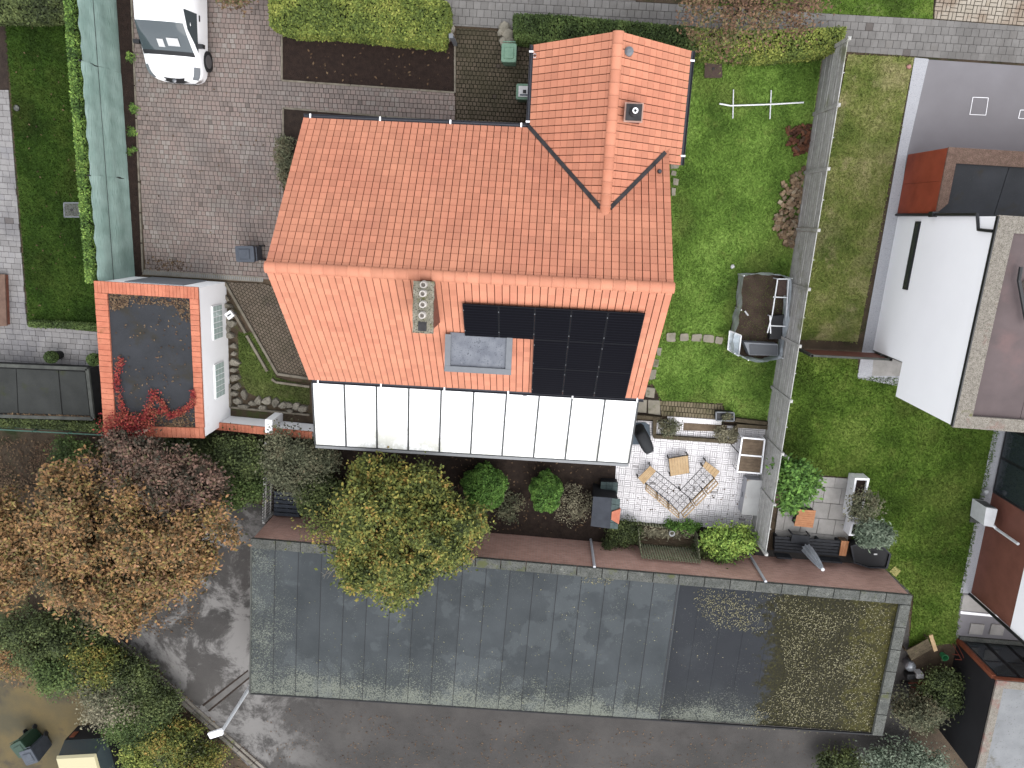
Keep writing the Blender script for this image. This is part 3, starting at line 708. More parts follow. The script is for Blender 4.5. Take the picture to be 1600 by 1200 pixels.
b = MB(); dn_ = Vector((0, 0, -.05)); b.beam(vb[0]+dn_, vb[1]+dn_, .07, .10); b.build('front_beam', M['dark_frame'], ver)
b = MB(); off_ = Vector((-.05*math.sin(-HY), -.085, -.02)); b.beam(vb[0]+off_, vb[1]+off_, .09, .07); b.build('gutter', plain('grey_gutter', C(150,152,154), .5), ver)
for k in range(5):
    p = vb[0].lerp(vb[1], 0.01+k/4*0.98); b = MB(); b.beam((p.x, p.y+.02, 0), (p.x, p.y+.02, p.z-.08), .08, .08); b.build('post', M['dark_frame'], ver)
for k in range(4):
    p, q = vb[0].lerp(vb[1], 0.02+k/4*0.96), vb[0].lerp(vb[1], 0.0+(k+1)/4*0.97); b = MB(); gl = M.setdefault('glass', N('window_glass').done(C(52,60,66), 0.08, 0, 0.6))
    b.beam((p.x, p.y+.03, 1.25), (q.x, q.y+.03, 1.25), .02, 1.9); b.build('glazing', gl, ver)
b = MB(); p = P(820,615,2.66); b.lathe(p, [(.10, 0), (.09, .03)], 14); b.build('vent_disc', M['clamp'], ver)
# ================================================================ other buildings and walls
M['felt'] = surf('roof_felt', C(44,46,50), C(56,58,63), 1.0, (C(84,86,90), 50, .62, .75), .7, .3, 80, .004, pieces=.05, layers=[(C(52,48,40), .9, .52, .66)])
M['terracotta'] = surf('terracotta', C(204,120,92), C(222,140,110), 3, (C(164,96,72), 26, .58, .72), .75, .3, 60, pieces=.09, layers=[(C(170,104,70), 1.5, .6, .75)])
M['glass_block'] = N('glass_block').done(CV(160,174,170), .25, 0, .5)
M['grey_door'] = plain('grey_door', CV(112,116,122), .5)
M['dark_wood'] = surf('dark_boards', C(34,34,34), C(46,46,46), 5, None, .8, .3)
def wallquad(b, A, B, z0, z1, th=0.0, r=.5):
    b.beam(Vector((A.x, A.y, (z0+z1)/2)), Vector((B.x, B.y, (z0+z1)/2)), max(th, .02), z1-z0, r)
def flat(p, z): return Vector((p.x, p.y, z))

# white garage with terracotta coping
GZ = 2.12
gc = [P(149,440,GZ), P(309,450,GZ), P(319,683,GZ), P(165,679,GZ)]      # NW NE SE SW outer
gar = thing('white_garage', 'white rendered flat-roofed garage with orange terracotta coping and red creeper', 'garage', flat((gc[0]+gc[2])/2, 0))
b = MB(); b.prism([p for p in gc], 0, GZ-.03); b.build('wall', M['white_wall'], gar)
def inset_poly(q, ds):   # ds: inset for edges q0q1, q1q2, ...
    n = len(q); L = []
    a2 = sum(q[i].x*q[(i+1) % n].y-q[(i+1) % n].x*q[i].y for i in range(n)); sg = 1 if a2 > 0 else -1
    for i in range(n):
        a, c = q[i], q[(i+1) % n]; d = (c-a); d.z = 0; d.normalize(); nn = Vector((-d.y, d.x, 0))*sg; L.append((a+nn*ds[i], d))
    out = []
    for i in range(n):
        (p, d), (q_, e) = L[i-1], L[i]; den = d.x*e.y-d.y*e.x; t = ((q_.x-p.x)*e.y-(q_.y-p.y)*e.x)/den; out.append(p+d*t)
    return out
gi = inset_poly(gc, [.36, .27, .34, .40])
b = MB(); b.prism([flat(p, 0) for p in inset_poly(gc, [.34, .25, .32, .38])], GZ-.05, GZ-.012); b.build('flat_roof', M['felt'], gar)
go = inset_poly(gc, [-.03]*4)
def coping(parent, o0, o1, width, n, z0, z1, mat, name='coping_tile', t0=0.0, t1=0.0, gap=.008):
    """a straight run of coping pieces from o0 to o1, laid square to the edge; width points to the left of the run; t0, t1 shorten the ends"""
    d = (o1-o0); d.z = 0; L = d.length; d.normalize(); nn = Vector((-d.y, d.x, 0))*width; a = o0+d*t0; L -= t0+t1
    for k in range(n):
        p, q_ = a+d*(L*k/n+gap/2), a+d*(L*(k+1)/n-gap/2); b = MB(); b.prism([p, q_, q_+nn, p+nn], z0, z1+random.uniform(-.006, .006), inset=.02); b.build(name, mat, parent)
coping(gar, go[0], go[1], -.39, 29, GZ-.03, GZ+.05, M['terracotta'])
coping(gar, go[1], go[2], -.30, 25, GZ-.03, GZ+.048, M['terracotta'], t0=.39, t1=.37)
coping(gar, go[2], go[3], -.37, 22, GZ-.03, GZ+.05, M['terracotta'])
coping(gar, go[3], go[0], -.43, 24, GZ-.03, GZ+.048, M['terracotta'], t0=.37, t1=.39)
dN = (gc[1]-gc[0]).normalized(); nNo = Vector((-dN.y, dN.x, 0))
b = MB(); wallquad(b, gc[0].lerp(gc[1], .22)+nNo*.01, gc[0].lerp(gc[1], .80)+nNo*.01, 0.02, GZ-.38, .04); b.build('garage_door', M['grey_door'], gar)
dE = (gc[2]-gc[1]).normalized(); nE_ = Vector((-dE.y, dE.x, 0))
if nE_.x < 0: nE_ = -nE_
Lw = (gc[2]-gc[1]).length
for t0, t1 in ((.14, .37), (.54, .78)):
    a, c = gc[1].lerp(gc[2], t0)+nE_*.015, gc[1].lerp(gc[2], t1)+nE_*.015
    b = MB(); wallquad(b, a, c, .50, 1.22, .05); wdw = b.build('window', M['white_wall'], gar)
    for i_ in range(6):
        for j_ in range(3):
            p, q = a.lerp(c, (i_+.08)/6)+nE_*.022, a.lerp(c, (i_+.92)/6)+nE_*.022; b = MB(); wallquad(b, p, q, .52+j_*.228, .52+(j_+.9)*.228, .03); b.build('glass_block', M['glass_block'], wdw)

# garden wall with terracotta coping and a small pillar
WZg = .95
A, B = P(337,665,WZg), P(488,680,WZg)
gw = thing('garden_wall', 'low white garden wall with terracotta coping between garage and verandah', 'wall', flat((A+B)/2, 0))
dw = (B-A).normalized(); nw = Vector((-dw.y, dw.x, 0))
b = MB(); wallquad(b, flat(A, 0), flat(B, 0), 0, WZg-.04, .22); b.build('wall', M['white_wall'], gw)
coping(gw, A-nw*.15, B-nw*.15, .28, 26, WZg-.04, WZg+.03, M['terracotta'])
c = P(424,655,WZg); c = A.lerp(B, .56)
b = MB(); b.box((c.x+nw.x*.2, c.y+nw.y*.2, (WZg+.1)/2), (.26, .5, WZg+.1), math.atan2(dw.y, dw.x)); b.build('pillar', M['white_wall'], gw)

# dark garden shed
SZ = .75
s_ = [P(-60,568,SZ), P(137,576,SZ), P(146,654,SZ), P(-60,648,SZ)]
sh = thing('dark_shed', 'dark flat-roofed shed with black felt panels beside the white garage', 'shed', flat((s_[1]+s_[2])/2, 0))
b = MB(); b.prism(inset_poly(s_, [.05]*4), 0, SZ-.03); b.build('wall', M['dark_wood'], sh)
M['shed_felt'] = surf('shed_felt', C(52,54,52), C(64,66,64), 1.5, (C(88,90,80), 40, .6, .75), .8, .3, pieces=.06, layers=[(C(60,64,44), 1.2, .58, .72)])
si = inset_poly(s_, [.12, .10, .12, .1])
for t0, t1 in ((0, .43), (.435, .78), (.785, 1.0)):
    b = MB(); b.prism([si[0].lerp(si[1], t0), si[0].lerp(si[1], t1-.005), si[3].lerp(si[2], t1-.005), si[3].lerp(si[2], t0)], SZ-.05, SZ-.01+.012*(t0 > .4)); b.build('roof_panel', M['shed_felt'], sh)
M['shed_trim'] = surf('shed_trim', C(74,76,72), C(96,98,92), 3, None, .7, .2)
for a, c in ((s_[0], s_[1]), (s_[1], s_[2]), (s_[3], s_[2])): b = MB(); b.beam(flat(a, SZ+.01), flat(c, SZ+.01), .12, .09); b.build('edge_trim', M['shed_trim'], sh)

# green netting fence with hedge behind is built with the plants; here the netting screen itself
GH = 2.1
m = N('green_netting'); x, y, z = m.xyz()
col = m.ramp(m.noise(1.4, 8, .6), [(.35, C(132,156,147,.82)), (.65, C(152,174,166,.82))])
st = m.n('ShaderNodeTexNoise'); st.inputs['Scale'].default_value = 3; mp = m.n('ShaderNodeMapping'); mp.inputs['Scale'].default_value = (1, 1, 9); m.l(m.pos, mp.inputs[0]); m.l(mp.outputs[0], st.inputs['Vector'])
col = m.mix(m.math('MULTIPLY', m.mask(st.outputs['Fac'], .55, .72), .5), col, C(104,130,120,.9)); m.bump(st.outputs['Fac'], .6, .03)
M['net'] = m.done(col, .8, 0, .2)
A, B = P(178,-60), P(211,433)
scr = thing('netting_fence', 'tall fence covered in faded green netting along the dark mulch strip', 'fence', flat((A+B)/2, 0))
nb = 3
for k in range(nb):
    a, c = A.lerp(B, k/nb), A.lerp(B, (k+1)/nb); b = MB(); ny, nz = 26, 8; vs = []; fs = []
    for i_ in range(ny+1):
        for j_ in range(nz+1):
            p = a.lerp(c, i_/ny); bulge = .03*math.sin(j_*1.9+k)+.025*math.sin(i_*1.3+k*2)*math.sin(j_*.9)+random.uniform(-.008, .008)
            vs.append((p.x+bulge*(1 if 0 < j_ else .3), p.y, j_/nz*GH+.02*math.sin(i_*.8+k)))
    fs = [(i_*(nz+1)+j_, (i_+1)*(nz+1)+j_, (i_+1)*(nz+1)+j_+1, i_*(nz+1)+j_+1) for i_ in range(ny) for j_ in range(nz)]
    b.add(vs, fs, .5); o = b.build('net_panel', M['net'], scr, True)
    b = MB(); b.tube([(a.x-.05, a.y, 0), (a.x-.05, a.y, GH+.05)], .03, 8); b.build('post', M['dark_wood'], scr)
b = MB(); b.tube([flat(A, 1.35)+Vector((.04, 0, 0)), flat(B, 1.35)+Vector((.04, 0, 0))], .008, 6); tag(b.build('tension_wires', M['dark_wood'], scr), kind='stuff')

M['black_wall'] = surf('black_wall', C(34,34,37), C(42,42,45), 1, None, .7, .1)
# long row of garages: brick back wall, felt roof, coping slabs
LZ = 2.2
lc = [P(392,843,LZ), P(1424,932,LZ), P(1377,1150,LZ), P(390,1085,LZ)]
lg = thing('garage_row', 'long low garage block with mossy grey felt roof and red brick back wall', 'garage', flat((lc[0]+lc[2])/2, 0))
def brick_wall_mat(name, a, b_, mortar, ang):
    m = N(name); mp = m.n('ShaderNodeMapping'); mp.inputs['Rotation'].default_value = (0, 0, -ang); m.l(m.pos, mp.inputs[0])
    sp = m.n('ShaderNodeSeparateXYZ'); m.l(mp.outputs[0], sp.inputs[0]); cb = m.n('ShaderNodeCombineXYZ'); m.l(sp.outputs[0], cb.inputs[0]); m.l(sp.outputs[2], cb.inputs[1])
    bt = m.n('ShaderNodeTexBrick'); m.l(cb.outputs[0], bt.inputs['Vector']); bt.inputs['Scale'].default_value = 1.0
    bt.inputs['Brick Width'].default_value = .2; bt.inputs['Row Height'].default_value = .062; bt.inputs['Mortar Size'].default_value = .008
    bt.inputs['Color1'].default_value = a; bt.inputs['Color2'].default_value = b_; bt.inputs['Mortar'].default_value = mortar
    col = m.mix(m.math('MULTIPLY', m.mask(m.noise(.8, 6), .45, .7), .45), bt.outputs['Color'], CV(146,114,102))
    inv = m.math('SUBTRACT', 1, bt.outputs['Fac']); m.bump(inv, .6, .008)
    return m.done(col, .9, 0, .2)
la = math.atan2((lc[1]-lc[0]).y, (lc[1]-lc[0]).x)
M['row_brick'] = brick_wall_mat('row_brick', CV(188,146,132), CV(164,124,112), CV(172,158,148), la)
b = MB(); b.prism(inset_poly(lc, [.0, .02, .05, .03]), 0, LZ-.2); b.build('wall', M['row_brick'], lg)
def felt_row(name, east):
    m = N(name); x, y, z = m.xyz()
    col = m.ramp(m.noise(.5, 7, .6), [(.32, C(64,69,72)), (.68, C(84,89,92))])
    h = m.n('ShaderNodeHueSaturation'); m.l(col, h.inputs['Color']); r = m.n('ShaderNodeMapRange'); r.inputs[3].default_value = .86; r.inputs[4].default_value = 1.1; m.l(m.rnd(), r.inputs[0]); m.l(r.outputs[0], h.inputs['Value']); col = h.outputs[0]
    if east: col = m.mix(.8, col, C(42,44,50))
    ed = m.math('MAXIMUM', m.mask(x, -8.6, -10.4), m.mask(m.math('ADD', y, m.math('MULTIPLY', x, .05)), -15.6, -17.5))
    sp = m.math('ADD', m.noise(24, 4, .75), m.math('MULTIPLY', ed, .13 if not east else .10)); sp = m.math('ADD', sp, m.math('MULTIPLY', m.math('SUBTRACT', m.noise(1.1, 6, .7), .5), .45))
    e2 = m.mask(m.math('ADD', y, m.math('MULTIPLY', x, .055)), -17.0, -17.75); sp = m.math('ADD', sp, m.math('MULTIPLY', e2, .09))
    col = m.mix(m.math('MULTIPLY', ed, .25), col, C(66,70,66))
    col = m.mix(m.math('MULTIPLY', m.mask(sp, .655, .70), .85), col, C(136,140,128))
    col = m.mix(m.math('MULTIPLY', m.mask(m.math('ADD', m.noise(14, 5, .75), m.math('MULTIPLY', ed, .12)), .62, .72), .6), col, C(50,53,46))
    pud = m.mask(m.noise(.45, 5, .6), .52, .56 if not east else .8); col = m.mix(m.math('MULTIPLY', pud, .22), col, C(112,118,120))
    e = m.math('ADD', m.mask(x, 6.2, 10.0), m.math('MULTIPLY', m.math('SUBTRACT', m.noise(2.2, 9, .85), .5), 1.7))
    moss = m.ramp(m.noise(11, 6, .75), [(.3, C(26,25,14)), (.46, C(40,38,20)), (.58, C(54,51,25)), (.68, C(78,78,30))])
    col = m.mix(m.mask(e, .38, .52), col, moss)
    rim = m.math('ADD', m.mask(x, 9.6, 11.6), m.math('MULTIPLY', m.math('SUBTRACT', m.noise(2.6, 8, .8), .5), 2.6)); col = m.mix(m.math('MULTIPLY', m.mask(rim, .7, 1.0), .45), col, m.ramp(m.noise(9, 6, .75), [(.4, C(66,62,28)), (.65, C(116,112,42))]))
    m.bump(m.noise(40, 5, .7), .5, .012)
    return m.done(col, .85, 0, .2)
M['row_felt'] = felt_row('garage_felt', False); M['row_felt_east'] = felt_row('garage_felt_east', True)
li = inset_poly(lc, [.32, .34, .03, .02])
ns = 28; ts = .665
for k in range(ns):
    t0, t1 = ts*k/18, ts*(k+1)/18
    if t0 >= .999: break
    t1 = min(t1, 1)
    dz = 0 if t0 < ts-.01 else -.07
    b = MB(); q = [li[3].lerp(li[2], t0), li[3].lerp(li[2], t1+.003), li[0].lerp(li[1], t1+.003), li[0].lerp(li[1], t0)]
    zt0 = LZ-.06+dz
    b.add([(q[0].x, q[0].y, zt0+.008), (q[1].x, q[1].y, zt0), (q[2].x, q[2].y, zt0), (q[3].x, q[3].y, zt0+.008), (q[0].x, q[0].y, zt0-.03), (q[1].x, q[1].y, zt0-.03), (q[2].x, q[2].y, zt0-.03), (q[3].x, q[3].y, zt0-.03)],
          [(0,1,2,3), (4,5,1,0), (5,6,2,1), (6,7,3,2), (7,4,0,3)]); b.build('felt_strip', M['row_felt_east' if dz else 'row_felt'], lg)
    if k and not dz: b = MB(); b.beam(flat(q[0], zt0+.006), flat(q[3], zt0+.006), .016, .012); b.build('lap_seam', M['black_wall'], lg)
b = MB(); b.beam(flat(li[3].lerp(li[2], ts), LZ-.06), flat(li[0].lerp(li[1], ts), LZ-.06), .05, .03); b.build('step_flashing', M['felt'], lg)
M['cap'] = surf('concrete_coping', C(92,94,91), C(116,117,112), 3, (C(70,72,64), 30, .48, .64), .9, .4, pieces=.07, layers=[(C(96,100,66), 1.2, .58, .7), (C(140,141,133), 6, .6, .7)])
lo_ = inset_poly(lc, [-.04, -.04, 0, 0]); li2 = inset_poly(lc, [.30, .32, .0, .0])
coping(lg, lo_[0], lo_[1], -.36, 26, LZ-.1, LZ+.015, M['cap'], 'coping_slab', gap=.012)
coping(lg, lo_[1], lo_[2], -.36, 6, LZ-.1, LZ+.012, M['cap'], 'coping_slab', t0=.37, gap=.012)
b = MB(); b.beam(flat(lc[3], LZ-.07), flat(lc[2], LZ-.07), .05, .07); b.build('gutter', M['black_wall'], lg)
b = MB(); b.beam(flat(lc[3], LZ-.05), flat(lc[0], LZ-.05), .05, .06); b.build('edge_trim', M['shed_trim'], lg)
nl = Vector((-math.sin(la), math.cos(la), 0))
for u, v in ((929,886), (1197,908)):
    p = P(u, v, LZ); p = lc[0]+(lc[1]-lc[0]).normalized()*((p-lc[0]).dot((lc[1]-lc[0]).normalized()))+nl*.07
    b = MB(); b.tube([(p.x, p.y, 0), (p.x, p.y, LZ-.02)], .05, 10); b.build('downpipe', plain('grey_pipe', CV(178,180,186), .45), lg)

# ---------------------------------------------------------------- white neighbouring house
M['nb_white'] = surf('smooth_white_render', (.82,.82,.84,1), (.85,.85,.87,1), .6, None, .85, .1)
M['gravel_cap'] = surf('gravel_coping', C(144,137,128), C(172,165,154), 12, (C(112,106,94), 45, .5, .62), .95, .8, 60, .02, layers=[(C(150,112,104), 1.0, .55, .7), (C(118,116,72), 1.6, .6, .72)])
M['brown_roof'] = surf('brown_roofing', C(96,84,84), C(112,98,98), .8, None, .7, .2, layers=[(C(128,104,102), .5, .5, .7)])
M['red_cladding'] = surf('red_cladding', CV(122,54,36), CV(136,64,44), 2, None, .55, .15, layers=[(CV(108,46,30), .8, .5, .7)])
M['brown_cladding'] = surf('brown_cladding', CV(96,60,50), CV(106,68,57), 2, None, .6, .1)
M['black_trim'] = plain('black_trim', C(34,36,40), .4)
M['black_wall'] = M.get('black_wall') or surf('black_wall', C(34,34,37), C(42,42,45), 1, None, .7, .1)
M['glass'] = M.get('glass') or N('window_glass').done(C(52,60,66), 0.08, 0, 0.6)
NZ, FZ = 5.5, 2.12
nh = thing('white_house', 'large white rendered house with gravel-edged flat roof and overhanging upper storey', 'house', (14.5, -3, 0))
pw = P(1400,334); ps = P(1366,540)
wN, wS = P(1562,338,NZ), P(1490,666,NZ)                       # west face top ends
ex_ = Vector((math.cos(YAW), math.sin(YAW), 0)); deep = 9.0
gN = flat(wN, 0); gS = gN.lerp(flat(wS, 0), .80)
b = MB(); b.prism([gN, gS, gS+ex_*deep, gN+ex_*deep], 0, FZ); b.build('ground_floor_wall', M['nb_white'], nh)
uS = flat(wS, 0)
b = MB(); b.prism([gN, uS, uS+ex_*deep, gN+ex_*deep], FZ, NZ-.22, bottom=True); b.build('upper_wall', M['nb_white'], nh)
b = MB()
for k_ in range(4):
    wq = inset_poly([gN, uS, uS+ex_*deep, gN+ex_*deep], [.0]*4); wi = inset_poly(wq, [.3]*4); b.prism([wq[k_], wq[(k_+1) % 4], wi[(k_+1) % 4], wi[k_]], NZ-.22, NZ-.08)
tag(b.build('parapet', M['nb_white'], nh), kind='stuff')
q = [gN, uS, uS+ex_*deep, gN+ex_*deep]; qo = inset_poly(q, [-.03]*4); qi = inset_poly(q, [.44, .32, .4, .4])
for i_ in range(3): 
    b = MB(); b.prism([qo[i_], qo[i_+1], qi[i_+1], qi[i_]], NZ-.08, NZ+.02); b.build('gravel_coping', M['gravel_cap'], nh)
b = MB(); b.prism([qo[3], qo[0], qi[0], qi[3]], NZ-.08, NZ+.02); b.build('gravel_coping', M['gravel_cap'], nh)
for k in range(6):
    a0, a1 = k/6, (k+1)/6-.002; b = MB(); b.prism([qi[0].lerp(qi[3], a0), qi[0].lerp(qi[3], a1), qi[1].lerp(qi[2], a1), qi[1].lerp(qi[2], a0)], NZ-.2, NZ-.09-.006*k % .013); b.build('roofing_sheet', M['brown_roof'], nh)
b = MB(); wallquad(b, flat(wN, 0)-ex_*.03, flat(wS, 0)-ex_*.03, NZ-.08, NZ+.03, .035); b.build('edge_trim', M['black_trim'], nh)
dS = (uS-gN).normalized()
# narrow slot window on the west face
a, c = on_plane(1438,346, gN, ex_), on_plane(1413,452, gN, ex_)
b = MB(); pa, pc = gN+dS*((a-gN).dot(dS)), gN+dS*((c-gN).dot(dS)); wallquad(b, pa-ex_*.012, pc-ex_*.012, (a.z+c.z)/2-.16, (a.z+c.z)/2+.16, .04); wd = b.build('slot_window', M['black_trim'], nh)
b = MB(); wallquad(b, pa.lerp(pc, .02)-ex_*.03, pa.lerp(pc, .98)-ex_*.03, (a.z+c.z)/2-.11, (a.z+c.z)/2+.11, .02); b.build('pane', M['glass'], wd)
# roof rail fragment
b = MB(); pr = P(1592,438,NZ+.1); b.tube([pr+Vector((0, .35, 0)), pr, pr+Vector((.4, -1.2, 0))], .05, 8); b.build('roof_rail', M['black_trim'], nh)
b = MB(); b.box(P(1600,446,NZ)+Vector((.45, -.1, -.03)), (.7, .7, .12), .4); b.build('roof_light', M['gravel_cap'], nh)
# garage block clad in red panels
RZ2 = 2.42
rt = [P(1483,231,RZ2), P(1463,333,RZ2)]; ro = [flat(p, 0) for p in rt]
rq = [ro[0], ro[1], ro[1]+ex_*7, ro[0]+ex_*7]
b = MB(); b.prism(rq, 0, RZ2-.15); rg = b.build('garage_wall', M['red_cladding'], nh)
dr = (ro[1]-ro[0]).normalized(); Lr = (ro[1]-ro[0]).length
for t0, t1 in ((0, .5), (.505, 1.0)):
    b = MB(); wallquad(b, ro[0].lerp(ro[1], t0)-ex_*.015, ro[0].lerp(ro[1], t1)-ex_*.015, .03, RZ2-.03, .03); b.build('cladding_panel', M['red_cladding'], rg)
rqo = inset_poly(rq, [-.02]*4); rqi = inset_poly(rq, [.28, .3, .3, .42])
M['red_gravel'] = surf('red_gravel_coping', C(116,92,82), C(142,116,104), 10, (C(90,78,60), 45, .5, .62), .95, .8, 60, .02)
for i_ in (0, 3):
    b = MB(); b.prism([rqo[i_], rqo[(i_+1) % 4], rqi[(i_+1) % 4], rqi[i_]], RZ2-.05, RZ2+.02); b.build('gravel_coping', M['red_gravel'], nh)
for k in range(4):
    a0, a1 = k/4, (k+1)/4-.003; b = MB(); b.prism([rqi[0].lerp(rqi[3], a0), rqi[0].lerp(rqi[3], a1), rqo[1].lerp(rqo[2], a1), rqo[1].lerp(rqo[2], a0)], RZ2-.14, RZ2-.07-.005*(k % 2)); b.build('roofing_sheet', M['felt'], nh)
# downpipe running over the white wall
pts = [on_plane(u, v, gN+Vector((0, .0, 0)), Vector((0, 1, 0))) for u, v in ((1398,331), (1450,334), (1524,339))]
b = MB(); b.tube([Vector((gN.x-.06, gN.y+.05, .0)), Vector((gN.x-.06, gN.y+.05, 1.5)), Vector((gN.x-.06, gN.y+.05, 4.6)), Vector((gN.x-.06, gN.y-.35, 4.75)), Vector((gN.x-.05, gN.y-.38, NZ-.1))], .045, 8); b.build('downpipe', M['black_trim'], nh)
b = MB(); b.box((gN.x-.06, gN.y+.06, 2.35), (.18, .16, .22)); b.build('hopper_head', M['black_trim'], nh)
# patio post below the overhang
b = MB(); p = gS+ex_*.0; b.beam(flat(p, 1.06), flat(p+Vector((0, -.02, 0)), 1.06), .02, 2.1) ; b.build('corner_trim', M['black_trim'], nh)

# brown-clad rear wing of the neighbour
bw0, bw1 = P(1576,650), P(1517,926)
BZ = 2.38
bq = [bw0, bw1, bw1+ex_*7, bw0+ex_*7]
rw = thing('clad_rear_wing', 'brown clad rear wing with dark corner window and white storey above', 'house', flat((bw0+bw1)/2+ex_*3, 0))
b = MB(); b.prism(bq, 0, BZ); b.build('wall', M['brown_cladding'], rw)
b = MB(); b.prism([p+Vector((0, 0, 0)) for p in inset_poly(bq, [-.03, -.03, 0, 0])], BZ, 5.2, bottom=True); b.build('upper_wall', M['nb_white'], rw)
dB = (bw1-bw0).normalized()
b = MB(); wallquad(b, bw0+dB*.35-ex_*.02, bw0+dB*2.85-ex_*.02, .08, BZ-.12, .05); wd = b.build('window', M['black_trim'], rw)
for t0, t1 in ((.45, 1.45), (1.55, 2.75)):
    b = MB(); wallquad(b, bw0+dB*t0-ex_*.035, bw0+dB*t1-ex_*.035, .18, BZ-.22, .04); b.build('pane', M['glass'], wd)
b = MB(); b.tube([flat(bw1, 0)-ex_*.05-Vector((0, .06, 0)), flat(bw1, 5.15)-ex_*.05-Vector((0, .06, 0))], .055, 8); b.build('corner_pipe', M['black_trim'], rw)

# black annex with glazed front
AZ = 2.45
ac = [P(1558,1064,AZ), P(1524,1215,AZ)]; an0, an1 = flat(ac[0], 0), flat(ac[1], 0)
aq = [an0, an1, an1+ex_*7, an0+ex_*7]
an = thing('black_annex', 'black-walled annex with gravel flat roof, red-brown fascia and glazed doors', 'annex', flat((an0+an1)/2+ex_*3, 0))
b = MB(); b.prism(aq, 0, AZ-.13); b.build('wall', M['black_wall'], an)
M['grey_roof'] = surf('pale_roofing', C(132,134,136), C(152,154,156), 1, (C(104,102,96), 20, .6, .72), .8, .3, layers=[(C(112,108,98), 1.2, .6, .7)])
aqo = inset_poly(aq, [-.02]*4); aqi = inset_poly(aq, [.26, .2, .2, .26])
for i_ in (0, 3): 
    b = MB(); b.prism([aqo[i_], aqo[(i_+1) % 4], aqi[(i_+1) % 4], aqi[i_]], AZ-.06, AZ+.02); b.build('gravel_coping', M['gravel_cap'], an)
b = MB(); b.prism([aqi[0], aqo[1], aqo[2], aqi[3]], AZ-.12, AZ-.03); b.build('flat_roof', M['grey_roof'], an)
M['rust'] = surf('rust_fascia', C(128,70,48), C(146,84,60), 3, None, .6, .15)
ny = Vector((-ex_.y, ex_.x, 0))
b = MB(); wallquad(b, an0+ny*.02-ex_*.03, an0+ny*.02+ex_*7, AZ-.2, AZ-.03, .06); b.build('fascia', M['rust'], an)
b = MB(); b.beam(an0+ny*.02-ex_*.0, flat(an0, AZ-.2)+ny*.02, .14, .14, up=Vector((1, 0, 0))); b.build('corner_board', M['rust'], an)
for k in range(5):
    a, c = an0+ex_*(.12+k*.82)+ny*.03, an0+ex_*(.12+k*.82+.78)+ny*.03
    b = MB(); wallquad(b, a, c, .12, AZ-.24, .04); f = b.build('door_frame', M['black_trim'], an)
    for z0, z1 in ((.2, 1.3), (1.38, AZ-.3)):
        b = MB(); wallquad(b, a+ex_*.06+ny*.015, c-ex_*.06+ny*.015, z0, z1, .03); b.build('pane', M['glass'], f)
b = MB(); wallquad(b, an0+ny*.12, an0+ny*.12+ex_*5, 0, .1, .18); b.build('door_sill', M['cap'], an)
o = sheet('annex_patio', [(1503,927), (1523,928), (1640,1010), (1640,1040), (1492,1003), (1500,940)], .01, M['asphalt_grey'])
for u, v in ((1526,980), (1558,981)):
    c = P(u-1, v+2); b = MB(); b.box((c.x, c.y, .03), (.5, .44, .05), YAW); b.build('paving_slab', M['slab'], o)
b = MB(); q = PP([(1505,929), (1524,930), (1558,958), (1500,953)]); b.prism(q, .01, .03); b.build('pale_paving', M['slab'], o)
b = MB(); q = PP([(1500,954), (1558,960), (1562,964), (1500,958)]); b.prism(q, .01, .05); b.build('threshold', M['white_pvc'], o)

# timber gate between fence and white house
gt = thing('timber_gate', 'low reddish-brown board gate between slatted fence and white house', 'gate', flat(P(1320,548), 0))
a, c = P(1249,546), P(1370,552)
for k in range(4): b = MB(); wallquad(b, a, c, .06+k*.26, .06+k*.26+.25, .04); b.build('board', M['brown_cladding'], gt)
b = MB(); wallquad(b, a, c, 1.1, 1.15, .07); b.build('top_rail', M['shed_trim'], gt)
for t in (0.01, .985): b = MB(); p = a.lerp(c, t); b.beam(p, flat(p, 1.15), .09, .09); b.build('post', M['shed_trim'], gt)
b = MB(); b.tube([flat(a.lerp(c, .9)+Vector((0, .04, 0)), .9), flat(a.lerp(c, .9)+Vector((0, .12, 0)), .9), flat(a.lerp(c, .93)+Vector((0, .12, 0)), .9)], .012, 6); b.build('handle', M['clamp'], gt)
# slatted screen fence
M['fence_wood'] = surf('weathered_boards', C(156,155,152,.9), C(178,177,174,.9), 5, (C(128,127,122,.85), 40, .52, .68), .9, .3, 60, pieces=.08, layers=[(C(132,134,112,.78), .8, .55, .7)])
FH = 2.0
A, B = P(1286,84), P(1172,827); L = (B-A).length; nb = round(L/1.76)
fe = thing('slatted_fence', 'tall weathered grey slatted board fence separating the two gardens', 'fence', flat((A+B)/2, 0))
df = (B-A).normalized(); nf = Vector((-df.y, df.x, 0))
for k in range(nb+1):
    p = A.lerp(B, k/nb); b = MB(); b.beam(flat(p, 0), flat(p, FH+.06), .10, .10, up=df); b.build('post', M['fence_wood'], fe)
    b = MB(); b.lathe(flat(p, FH+.06), [(.05, 0), (.045, .015), (.02, .025)], 8); b.build('post_cap', M['fence_wood'], fe)
for k in range(nb):
    a, c = A.lerp(B, k/nb)+df*.06, A.lerp(B, (k+1)/nb)-df*.06
    for j_ in range(10):
        b = MB(); z = .16+j_*(FH-.22)/9.4; o_ = nf*random.uniform(-.006, .006); b.beam(flat(a+o_, z), flat(c+o_, z+random.uniform(-.006, .006)), .025, .166); b.build('slat', M['fence_wood'], fe)
    b = MB(); m_ = (a+c)/2+nf*.03; b.beam(flat(m_, .1), flat(m_, FH-.05), .05, .025, up=df) ; b.build('batten', M['fence_wood'], fe)
